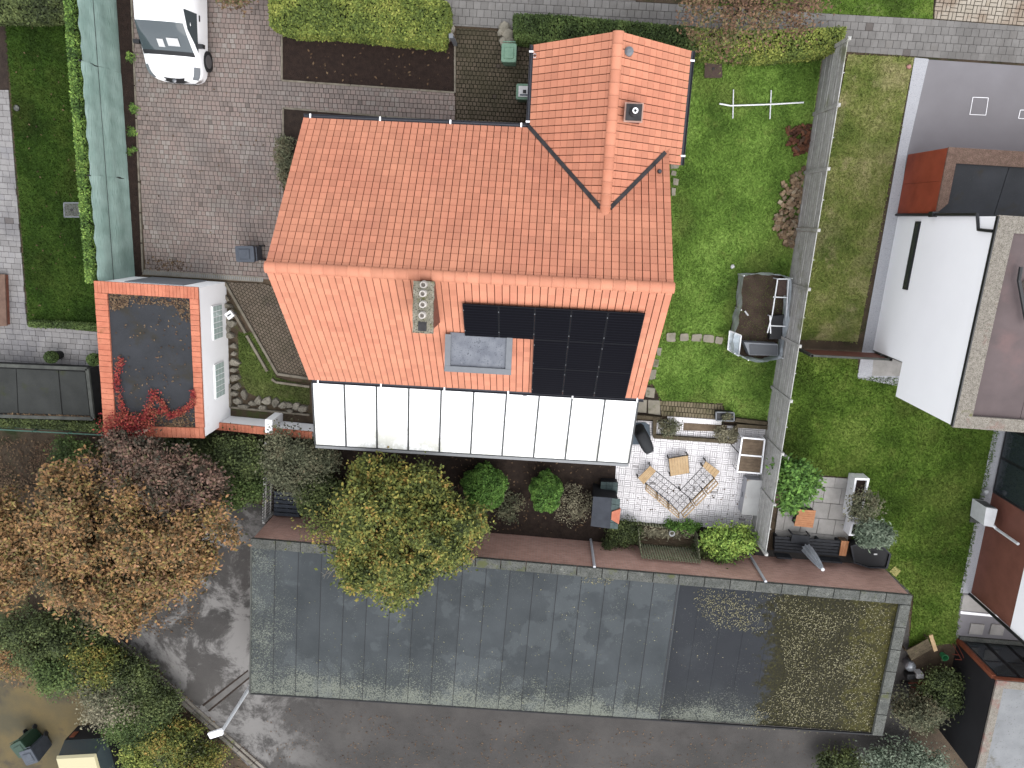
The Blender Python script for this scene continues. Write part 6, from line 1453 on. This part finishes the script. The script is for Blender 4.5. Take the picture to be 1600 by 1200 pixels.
# sleeper-edged bed between lawn and terrace
M['sleeper'] = surf('old_sleeper', C(86,76,60), C(112,100,80), 5, (C(70,64,46), 30, .5, .65), .9, .4, pieces=.08, layers=[(C(92,98,58), 1.5, .56, .7)])
sb = thing('sleeper_bed', 'sunken planting bed framed with old mossy sleepers beside the terrace', 'garden bed', P(1085,670))
for a, c, h in (((1021,681), (1147,690), .22), ((1023,652), (1022,681), .2), ((1147,690), (1150,664), .22), ((992,650), (1034,654), .18), ((1150,664), (1198,667), .25), ((1148,655), (1199,661), .22)): b = MB(); b.beam(P(*a, h/2), P(*c, h/2), .13, h); b.build('sleeper', M['sleeper'], sb)
b = MB(); b.prism(PP([(1026,654), (1146,662), (1144,686), (1025,678)]), 0, .03); b.build('soil', M['mulch'], sb)
b = MB(); b.prism(PP([(1068,660), (1135,664), (1134,674), (1067,672)]), .03, .05); b.build('board', M['plank_brown'], sb)
st_ = tag(sheet('white_step', [(1042,650), (1128,655), (1126,663), (1044,658)], .05, M['white_joint']), kind='structure')
pave(st_, 'clinker', cells_bond(.07, .2, YAW, PP([(1042,650), (1128,655), (1126,663), (1044,658)]), .008), PP([(1042,650), (1128,655), (1126,663), (1044,658)]), .05, .075, M['white_clinker'], 0, 'clinkers')
shrub('bed_perennial', 'speckled perennial at the house end of the sleeper bed', P(1044,666,.25), (.35, .3, .2), 18, .13, 50, .055, 'olive', stems=6)
shrub('trough_plant', 'wilted dark plant in a low wire basket in the sleeper bed', P(1133,679,.25), (.38, .22, .2), 18, .12, 50, .05, 'twig', stems=8)
tu = thing('black_tub', 'black rectangular tub with grey rim and a small plant', 'tub', P(1133,651))
q = PP([(1119,644),(1147,645),(1147,658),(1119,657)], .32); b = MB(); b.prism(q, .0, .27); b.build('body', M['black_plastic'], tu)
for i in range(4): b = MB(); b.beam(flat(q[i], .3), flat(q[(i+1) % 4], .3), .04, .05); b.build('rim', M['zinc'], tu)
pts, _ = clump_pts(P(1134,651,.36), (.14, .12, .08), 10, .07, 40); leaves('plant', pts, .04, LEAF['olive'], tu)
# slate-roofed garden oven
M['slate'] = surf('slates', C(58,62,70), C(72,76,84), 3, None, .65, .2, pieces=.12)
M['slate_green'] = surf('green_slates', C(64,80,80), C(84,100,98), 3, None, .65, .2, pieces=.12)
ov = thing('garden_oven', 'small garden oven house with smooth slate roof and terracotta cap', 'oven', P(948,800))
r0, r1 = P(956,778,1.55), P(953,826,1.55); w0, w1 = P(927,776,1.3), P(923,822,1.3); e0, e1 = P(969,780,1.42), P(965,827,1.42)
b = MB(); b.prism([flat(w0.lerp(r0, .1), 0), flat(w1.lerp(r1, .1), 0)+Vector((0, .08, 0)), flat(e1, 0)+Vector((-.05, .08, 0)), flat(e0, 0)+Vector((-.05, -.08, 0))], 0, 1.25); b.build('wall', M['black_wall'], ov)
b = MB(); dz = Vector((0, 0, -.05)); b.add([w0, w1, r1, r0, w0+dz, w1+dz, r1+dz, r0+dz], [(0,1,2,3), (7,6,5,4), (0,4,5,1), (2,6,7,3), (0,3,7,4), (1,5,6,2)], .5); b.build('roof_sheet', M['slate'], ov)
b = MB(); b.add([r0+dz, r1+dz, e1+dz, e0+dz], [(0,1,2,3)]); b.build('roof_deck', M['black_wall'], ov)
for i in range(5):
    for j in range(2):
        a, c = r0.lerp(r1, i/5), r0.lerp(r1, (i+.93)/5); d, e = e0.lerp(e1, (i+.93)/5), e0.lerp(e1, i/5)
        b = MB(); p = [a.lerp(e, j/2), c.lerp(d, j/2), c.lerp(d, (j+1.0)/2), a.lerp(e, (j+1.0)/2)]; u_ = Vector((0, 0, .012+.01*(j == 1)))
        b.add([x+u_ for x in p]+[x-u_*.4 for x in p], [(3,2,1,0), (4,5,6,7), (0,1,5,4), (1,2,6,5), (2,3,7,6), (3,0,4,7)]); b.build('slate', M['slate_green'], ov)
b = MB(); q = [P(956,800,1.6), P(970,795,1.5), P(967,819,1.5), P(955,812,1.6)]; b.add([*q, *[x+Vector((0, 0, -.12)) for x in q]], [(0,1,2,3), (0,4,5,1), (1,5,6,2), (2,6,7,3), (3,7,4,0)]); 
o = b.build('terracotta_cap', M['terracotta'], ov)
lw = thing('slate_bench', 'low dark bench of green-grey slates north of the garden oven', 'bench', P(952,762))
q = PP([(939,753),(966,754),(965,772),(938,771)], .45); b = MB(); b.prism([x+(sum(q, Vector())/4-x)*.06 for x in q], 0, .42); b.build('base', M['black_wall'], lw)
for i in range(3):
    for j in range(3):
        f = lambda s, tt: q[0].lerp(q[1], s).lerp(q[3].lerp(q[2], s), tt)
        b = MB(); b.prism([f(i/3, j/3), f((i+.95)/3, j/3), f((i+.95)/3, (j+.95)/3), f(i/3, (j+.95)/3)], .42, .45+.006*j); b.build('slate', M['slate_green'], lw)
# compost bin of upright slats
M['mossy_slat'] = surf('mossy_slats', CV(112,114,92), CV(140,140,118), 6, (CV(84,94,62), 20, .5, .65), .9, .3, pieces=.1)
cp = thing('compost_bin', 'open compost bin of upright mossy slats against the brick wall', 'compost bin', P(1048,838))
CH = 1.3; q2_, q3_ = flat(P(1095,880,CH), 0), flat(P(1003,872,CH), 0); up_ = Vector((0, .75, 0)); q = [q3_+up_+Vector((-.08, .1, 0)), q2_+up_, q2_, q3_]
def pickets(a, c, n, z1, parent, th=.02, wf=.62, z2=None):
    for k in range(n):
        p, e = a.lerp(c, (k+.5-wf/2)/n), a.lerp(c, (k+.5+wf/2)/n); b = MB(); h = z1+((z2-z1)*(k+.5)/n if z2 else 0)+random.uniform(-.02, .02); b.beam(flat(p, h/2), flat(e, h/2), th, h); b.build('slat', M['mossy_slat'], parent)
pickets(q[3], q[2], 22, CH, cp); pickets(q[0], q[3], 8, .7, cp, z2=CH); pickets(q[1], q[2], 8, .5, cp, z2=CH); pickets(q[0], q[1], 20, .3, cp)
for a, c, z in ((q[3], q[2], .25), (q[3], q[2], 1.0)): b = MB(); b.beam(flat(a, z)+Vector((0, -.03, 0)), flat(c, z)+Vector((0, -.03, 0)), .03, .06); b.build('rail', M['mossy_slat'], cp)
b = MB(); ci = sum(q, Vector())/4; gx = 10; vs = []
for i in range(gx+1):
    for j in range(gx+1):
        p = q[0].lerp(q[1], i/gx).lerp(q[3].lerp(q[2], i/gx), j/gx); p = ci+(p-ci)*.94; vs.append((p.x, p.y, .1+.2*math.sin(math.pi*i/gx)*(1-.8*j/gx)+random.uniform(0, .05)))
b.add(vs, [(i*(gx+1)+j, (i+1)*(gx+1)+j, (i+1)*(gx+1)+j+1, i*(gx+1)+j+1) for i in range(gx) for j in range(gx)], .5); b.build('compost', M['litter_ground'], cp)
pts = [(ci.x+rg_.normal()*.6, ci.y+.22+rg_.normal()*.1, .25+rg_.random()*.12) for _ in range(600)]; pts = [p for p in pts if inside([(x.x, x.y) for x in q], p[0], p[1])]; leaves('dead_foliage', pts, .07, LEAF['twig'], cp, long=3)
b = MB(); c = P(1050,834,.45); b.lathe(flat(c, .28), [(.08, 0), (.11, .18), (.09, .18), (.08, .05)], 14); tag(b.build_at('white_bucket', M['paper'], flat(c, .28), True), 'small white bucket lying on the compost', 'bucket')
# narrow picket fence and dark pallets west of the garden bed
pf = thing('picket_fence', 'narrow weathered picket fence between laurel and olive shrub', 'fence', P(424,750))
a, c = P(429,680), P(425,800); n = 26
for k in range(n): p = a.lerp(c, (k+.5)/n); b = MB(); b.beam(flat(p, .48)+Vector((0, -.03, 0)), flat(p, .48)+Vector((0, .03, 0)), .02, .95+random.uniform(-.03, .03)); b.build('picket', M['fence_wood'], pf)
for z in (.25, .75): b = MB(); b.beam(flat(a, z)+Vector((.03, 0, 0)), flat(c, z)+Vector((.03, 0, 0)), .03, .07); b.build('rail', M['fence_wood'], pf)
for t_ in (0, .5, 1): b = MB(); p = a.lerp(c, t_)+Vector((.06, 0, 0)); b.beam(flat(p, 0), flat(p, 1.0), .08, .08, up=Vector((1,0,0))); b.build('post', M['fence_wood'], pf)
M['blue_slats'] = surf('slate_blue_boards', C(64,70,80), C(82,88,98), 5, None, .8, .2, pieces=.1)
pl = thing('pallet_stack', 'stack of dark blue-grey slatted boards under the leafy shrub', 'pallet', P(450,790))
for k in range(6): p0, p1 = P(428,770+k*6.5,.3), P(468,773+k*6.5,.3); b = MB(); b.beam(p0, p1, .13, .03); b.build('board', M['blue_slats'], pl)
for u in (432, 449, 465): b = MB(); b.beam(P(u,772,.22), P(u,805,.22), .1, .1); b.build('bearer', M['blue_slats'], pl)
for u in (432, 465): b = MB(); b.beam(P(u,778,.09), P(u,800,.09), .1, .16); b.build('bearer', M['blue_slats'], pl)

# ================================================================ rock edged bed and its edging
ed = tag(sheet('bed_edging', [(352,441), (354,441), (354,443), (352,443)], .004, M['edging']), kind='structure')
for pth, w in (([(352,441), (434,584), (482,591)], .09), ([(352,462), (358,470)], .1), ([(362,482), (384,520)], .09), ([(386,524), (418,580)], .09), ([(425,592), (432,597), (484,604)], .08), ([(360,600), (360,636), (484,648)], .07)):
    for a, c in zip(pth[:-1], pth[1:]): b = MB(); b.beam(P(*a, .05), P(*c, .05), w, .12); b.build('edging_kerb', M['edging'], ed)
M['rock'] = surf('field_stone', C(128,122,110), C(164,158,144), 4, (C(96,90,80), 24, .5, .65), .9, .5, 20, .02, pieces=.16)
rk = [(356,478,10,5),(364,505,9,6),(361,524,8,6),(366,540,8,5),(367,552,7,5),(368,565,11,6),(367,577,8,4),(369,590,8,6),(370,604,9,7),(367,614,6,5),(372,626,11,7),(383,615,5,10),(382,634,12,4),(395,630,10,5),(404,625,6,9),(419,626,10,8),(412,637,9,5),(432,628,6,9),(443,632,8,6),(452,632,8,6),(455,641,8,4),(464,634,7,7),(473,638,10,8),(362,492,5,8),(356,500,4,9),(358,512,4,8)]
for k, (u, v, w, h) in enumerate(rk):
    c = P(u, v); s = .034; a0 = random.random()*3; b = MB(); n = 6; r = [random.uniform(.6, 1.15) for _ in range(n)]; hh = random.uniform(.1, .2); vs = []
    for z, kk in ((0, 1), (hh*.8, .92), (hh, .74)):
        for i in range(n): a = 2*math.pi*i/n+a0; vs.append((c.x+math.cos(a)*w*.6*s*r[i]*kk*1.25, c.y+math.sin(a)*h*.6*s*r[i]*kk*1.25, z+random.uniform(-.02, .02)*(z > 0)))
    b.add(vs, [(j*n+i, j*n+(i+1) % n, (j+1)*n+(i+1) % n, (j+1)*n+i) for j in range(2) for i in range(n)]+[tuple(2*n+i for i in range(n))])
    tag(b.build_at('edging_rock', M['rock'], flat(c, 0)), 'rough field stone in the row along the white garage wall' if v < 612 else 'angular pale field stone in the row along the low garden wall', 'stone', 'rocks along the garage wall' if v < 612 else 'rocks along the garden wall')
t = thing('meter_box', 'small white box with dark slots on a stake by the garage', 'box', P(358,493)); b = MB(); c = P(359,492,.5); b.box(c, (.26, .24, .1), RAD(35)); b.build('body', M['white_pvc'], t); b = MB(); b.box(c+Vector((0, 0, .052)), (.16, .05, .012), RAD(35)); b.build('slot', M['lead'], t); b = MB(); b.tube([flat(c, 0), c-Vector((0, 0, .05))], .03, 8); b.build('stake', M['zinc'], t)

# ================================================================ neighbour's terrace
ct_ = thing('cube_table', 'warm orange slatted wooden cube on the neighbour terrace', 'table', P(1258,812))
M['orange_wood'] = surf('orange_hardwood', C(186,124,82), C(204,144,100), 6, None, .6, .15, pieces=.06)
q = PP([(1247,796),(1275,798),(1270,825),(1241,822)], .42); n = 8
for k in range(n): b = MB(); b.prism([q[0].lerp(q[3], k/n), q[1].lerp(q[2], k/n), q[1].lerp(q[2], (k+.93)/n), q[0].lerp(q[3], (k+.93)/n)], .39, .42); b.build('slat', M['orange_wood'], ct_)
b = MB(); c = sum(q, Vector())/4; b.prism([c+(p-c)*.9 for p in q], .0, .385); b.build('body', M['black_plastic'], ct_)
M['black_wood'] = surf('black_boards', C(44,46,50), C(58,60,66), 6, None, .7, .2, pieces=.12)
ls = thing('lounge_bench', 'long black slatted lounge bench beside the closed parasol', 'bench', P(1262,855))
q = PP([(1211,838),(1314,845),(1311,870),(1210,862)], .34); n = 5
for k in range(n): b = MB(); b.prism([q[0].lerp(q[3], k/n), q[1].lerp(q[2], k/n), q[1].lerp(q[2], (k+.8)/n), q[0].lerp(q[3], (k+.8)/n)], .30, .34); b.build('slat', M['black_wood'], ls)
for t_ in (.03, .35, .66, .97): b = MB(); a, c = q[0].lerp(q[1], t_), q[3].lerp(q[2], t_); b.beam(flat(a, .15), flat(c, .15), .08, .29); b.build('support', M['black_wood'], ls)
for t0, t1 in ((0, .23), (.6, 1.0)):
    a, c = q[3].lerp(q[2], t0), q[3].lerp(q[2], t1); b = MB(); b.beam(flat(a, .48)+Vector((0, -.08, 0)), flat(c, .48)+Vector((0, -.08, 0)), .06, .36); b.build('backrest', M['black_wood'], ls)
dt = thing('dark_side_table', 'small dark table behind the orange cube', 'table', P(1252,842)); q = PP([(1238,835),(1266,838),(1264,848),(1236,846)], .45); b = MB(); b.prism(q, .41, .45); b.build('top', M['black_wood'], dt)
for p in q: b = MB(); b.beam(flat(p, 0), flat(p, .41), .04, .04, up=Vector((1,0,0))); b.build('leg', M['black_wood'], dt)
wb_ = thing('wooden_crate', 'narrow orange-brown wooden crate at the end of the black bench', 'crate', P(1318,858)); q = PP([(1315,845),(1327,846),(1322,869),(1311,868)], .42)
b = MB(); c = sum(q, Vector())/4; b.prism([c+(p-c)*.94 for p in q], 0, .39); b.build('body', M['plank_brown'], wb_)
for k in range(3): b = MB(); b.prism([q[0].lerp(q[1], k/3), q[0].lerp(q[1], (k+.94)/3), q[3].lerp(q[2], (k+.94)/3), q[3].lerp(q[2], k/3)], .39, .42); b.build('slat', M['orange_wood'], wb_)
ps_ = thing('closed_parasol', 'folded grey parasol leaning above the black lounge bench', 'parasol', P(1252,846))
p0 = P(1252,846); tp = P(1285,889,2.05); tp2 = flat(tp, 2.1); pz = lambda z: flat(P(1252,846).lerp(flat(tp, 0), z/2.05), z)
b = MB(); b.tube([pz(0), pz(2.12)], .022, 8); b.build('pole', M['zinc'], ps_)
b = MB(); n = 16; vs = []; zs = (.55, .8, 1.2, 1.6, 1.9, 2.05); rr = (.2, .19, .17, .13, .09, .03)
for z, r in zip(zs, rr):
    for k in range(n): a = 2*math.pi*k/n; r2 = r*(1 if k % 2 else .62); c = pz(z); vs.append((c.x+math.cos(a)*r2, c.y+math.sin(a)*r2, z))
b.add(vs, [(i*n+k, i*n+(k+1) % n, (i+1)*n+(k+1) % n, (i+1)*n+k) for i in range(len(zs)-1) for k in range(n)], .5); b.build('folded_cloth', surf('grey_canvas', CV(136,140,146), CV(158,162,168), 5, None, .8, .2), ps_)
b = MB(); b.lathe(pz(2.05), [(.06, 0), (.06, .05), (.02, .08)], 12); b.build('finial', M['white_metal'], ps_)
b = MB(); b.box(flat(p0, .04), (.5, .5, .08), .3); b.build('base', M['black_plastic'], ps_)
for lb, px in (('long white planter holding a sparse dark bush', [(1336,747),(1359,748),(1346,811),(1325,809)]), ('short white planter next to the black tub', [(1331,816),(1352,818),(1347,838),(1326,837)])):
    pt = thing('white_planter', lb, 'planter', P(*px[0])); q = PP(px, .55); c = sum(q, Vector())/4; qi = inset_poly(q, [.07]*4)
    for i in range(4): b = MB(); b.prism([q[i], q[(i+1) % 4], qi[(i+1) % 4], qi[i]], 0, .55); b.build('side', M['white_pvc'], pt)
    b = MB(); b.prism(qi, 0, .45); b.build('soil', M['mulch'], pt)
tk = thing('black_planter', 'large black faceted tub with silvery feathery grass', 'planter', P(1360,868)); q = PP([(1329,853),(1346,848),(1380,853),(1393,866),(1387,889),(1358,888),(1334,880)], .6); c = sum(q, Vector())/7
b = MB(); nn = len(q); vs = [flat(c+(p-c)*.8, 0) for p in q]+[flat(p, .6) for p in q]+[flat(c+(p-c)*.9, .6) for p in q]; b.add(vs, [(i, (i+1) % nn, nn+(i+1) % nn, nn+i) for i in range(nn)][::-1]+[(nn+i, nn+(i+1) % nn, 2*nn+(i+1) % nn, 2*nn+i) for i in range(nn)], .5); b.build('tub', M['black_wood'], tk)
b = MB(); b.prism([c+(p-c)*.9 for p in q], .4, .54); b.build('soil', M['black_wall'], tk); b = MB(); b.box(P(1368,866,.63), (.12, .05, .01)); b.build('tag', M['paper'], tk)
b = MB(); b.prism(PP([(1389,892),(1398,884),(1407,891),(1399,901)]), .01, .04); tag(b.build_at('yellow_board', plain('yellow_board', C(176,168,96), .7), P(1398,892)), 'small yellow board lying in the grass near the black tub', 'board')
b = MB(); c = P(1229,717,.25); b.lathe(flat(c, 0), [(.1, 0), (.12, .2), (.06, .26)], 10); tag(b.build_at('white_pot', M['paper'], flat(c, 0)), 'small white pot tucked between fence and young tree', 'pot')

# heat pump unit
hp = thing('heat_pump', 'white outdoor heat pump unit on a grey plinth beside the brown wall', 'heat pump', P(1528,800))
q = PP([(1541,793),(1559,796),(1552,824),(1537,821)], .95); b = MB(); b.prism(q, .12, .95); b.build('casing', M['white_metal'], hp)
b = MB(); dq = (q[1]-q[0]).normalized(); dn2 = (q[3]-q[0]); 
for k in range(6): z = .3+k*.1; b.beam(flat(q[0], z)+Vector((0, .012, 0)), flat(q[1], z)+Vector((0, .012, 0)), .01, .03)
tag(b.build('grille', M['black_plastic'], hp), kind='stuff')
q2 = PP([(1521,779),(1536,780),(1530,817),(1514,815)], .0); b = MB(); b.prism(q2, .0, .06); b.build('plinth', M['cap'], hp)
for t_ in (.2, .75): b = MB(); p = q2[0].lerp(q2[3], t_)+ex_*.16; b.box(flat(p, .09), (.22, .12, .07), YAW); b.build('rubber_foot', M['tyre'], hp)
b = MB(); p = flat(P(1591,850,2.1), 0); b.tube([flat(P(1552,821,.85), .85), flat(p, .9), flat(p, 2.1)], .05, 8); b.build('pipe_duct', M['white_metal'], hp)
b = MB(); p = P(1541,768,.2); b.lathe(flat(p, 0), [(.05, 0), (.05, .14), (.1, .2), (.09, .28), (.03, .32)], 14); tag(b.build_at('globe_light', plain('opal_globe', C(220,222,224), .3), flat(p, 0), True), 'small opal globe light in the gravel strip by the heat pump', 'lamp')

# ================================================================ junk corner
wbd = thing('wooden_door', 'weathered wooden board lying by the mossy roof corner', 'board', P(1436,1015)); q = PP([(1416,1017),(1450,998),(1457,1014),(1425,1032)], .3)
for k in range(4): b = MB(); b.prism([q[0].lerp(q[3], k/4), q[1].lerp(q[2], k/4), q[1].lerp(q[2], (k+.96)/4), q[0].lerp(q[3], (k+.96)/4)], .26, .3); b.build('plank', M['sleeper'], wbd)
for p in q: b = MB(); b.beam(flat(p, 0), flat(p, .26), .05, .05, up=Vector((1,0,0))); b.build('leg', M['sleeper'], wbd)
b = MB(); b.beam(P(1454,992,.33), P(1462,1017,.33), .14, .04); tag(b.build_at('pale_plank', M['teak'], P(1458,1005)), 'pale plank lying across the end of the weathered board', 'plank')
b = MB(); c = P(1424,1043,.4); b.lathe(flat(c, 0), [(.16, 0), (.2, .25), (.19, .38), (.1, .4), (.08, .42)], 16); tag(b.build_at('steel_kettle', plain('dull_steel', C(146,150,156), .4, .5), flat(c, 0), True), 'round dull steel kettle among the junk', 'kettle')
b = MB(); c = P(1438,1057,.35); b.box(flat(c, .18), (.26, .18, .34), .05); tag(b.build_at('white_canister', M['paper'], flat(c, 0)), 'white square canister beside the steel kettle', 'canister')
b = MB(); c = P(1424,1058,.3); b.box(flat(c, .15), (.3, .22, .3), .1); tag(b.build_at('black_crate', M['black_plastic'], flat(c, 0)), 'black crate beside the white canister', 'crate')
b = MB(); c = P(1477,1028,.3); b.lathe(flat(c, .05), [(.09, 0), (.13, .26), (.11, .26), (.09, .05)], 14); tag(b.build_at('green_bucket', plain('green_plastic', C(60,150,96), .5), flat(c, .05)), 'bright green bucket in the shrub by the black annex', 'bucket')
wbw = thing('wheelbarrow', 'rusty red wheelbarrow tipped among the shrubs', 'wheelbarrow', P(1445,1075)); M['rusty'] = surf('rusty_red', C(120,58,46), C(142,76,58), 5, None, .8, .2); cx_ = P(1446,1076,.45)
b = MB(); vs = []
for z, k in ((.3, .6), (.55, 1.0)): vs += [(cx_.x-.4*k, cx_.y-.25*k, z), (cx_.x+.4*k, cx_.y-.25*k, z), (cx_.x+.4*k, cx_.y+.25*k, z), (cx_.x-.4*k, cx_.y+.25*k, z)]
b.add(vs, [(0,1,2,3), (0,4,5,1), (1,5,6,2), (2,6,7,3), (3,7,4,0)], .5); b.build('tray', M['rusty'], wbw)
for s in (-.18, .18): b = MB(); b.tube([(cx_.x-.55, cx_.y+s*.4, .25), (cx_.x+.3, cx_.y+s, .28), (cx_.x+.75, cx_.y+s*1.3, .55)], .02, 6); b.build('handle', M['rusty'], wbw)
b = MB(); b.tube([(cx_.x-.6, cx_.y-.04, .18), (cx_.x-.6, cx_.y+.04, .18)], .18, 14); b.build('wheel', M['tyre'], wbw)
rc = thing('red_frame_chair', 'folded dull red tubular chair frame against the black annex', 'chair', P(1495,1022))
for a, c in (((1488,1005,.1), (1502,1030,.8)), ((1494,1003,.1), (1506,1028,.8)), ((1492,1030,.4), (1512,1032,.5)), ((1488,1022,.3), (1500,1024,.4))): b = MB(); b.tube([P(*a), P(*c)], .015, 6); b.build('tube', M['rusty'], rc)

# ================================================================ street lamp, drain, wire fence
lx = P(347,1142,4.3); sl_ = thing('street_lamp', 'slim grey street lamp with white head at the garage row corner', 'street lamp', flat(lx, 0))
b = MB(); b.tube([flat(lx, 0), flat(lx, 4.3)], [.075, .055], 10); b.build('pole', M['white_metal'], sl_)
hd = MB(); h0, h1 = flat(lx, 4.34), flat(P(328,1148,4.3), 4.34); hd.beam(h0+(h0-h1)*.05, h1, .22, .09); hd.build('lamp_head', M['white_pvc'], sl_)
b = MB(); b.beam(h0.lerp(h1, .3)-Vector((0, 0, .05)), h0.lerp(h1, .95)-Vector((0, 0, .05)), .16, .02); b.build('lens', M['lamp_glass'], sl_)
dg = thing('gutter_grate', 'rusty slotted gutter grate beside the kerb', 'grate', P(388,1180))
a, c = P(379,1170), P(400,1190)
for k in range(9): p = a.lerp(c, k/8); b = MB(); b.beam(flat(p+Vector((-.12, -.1, 0)), .05), flat(p+Vector((.12, .1, 0)), .05), .03, .02); b.build('bar', M['iron'], dg)
wf = thing('wire_fence', 'low green wire fence behind the dark shed', 'fence', P(80,675)); M['green_wire'] = plain('green_wire', C(70,112,96), .5)
a, c = P(-60,668,.9), P(163,680,.9)
for z in (.05, .3, .6, .9): b = MB(); b.tube([flat(a, z), flat(c, z)], .014 if z < .9 else .025, 5); b.build('wire', M['green_wire'], wf)
for k in range(5): b = MB(); p = a.lerp(c, k/4); b.tube([flat(p, 0), flat(p, .95)], .025, 6); b.build('post', M['green_wire'], wf)
hedge('ivy_hedge', 'dark ivy hedge between the dark shed and the green wire fence', [(-60,655), (60,656), (158,664), (160,676), (60,670), (-60,664)], .8, 'green', 1300, .06)
# timber clad corner of the house next door to the west
nw_ = thing('brick_porch', 'brown brick porch corner beside the grey block path', 'porch', P(-20,470)); q = [P(-60,428,.25), P(6,430,.25), P(9,508,.25), P(-60,512,.25)]
b = MB(); b.prism(q, 0, .2); b.build('wall', M['brick_red'], nw_); b = MB(); b.prism(inset_poly(q, [-.03]*4), 0.2, .25); b.build('coping', surf('brown_coping', C(112,88,76), C(130,104,90), 4, None, .85, .3), nw_)
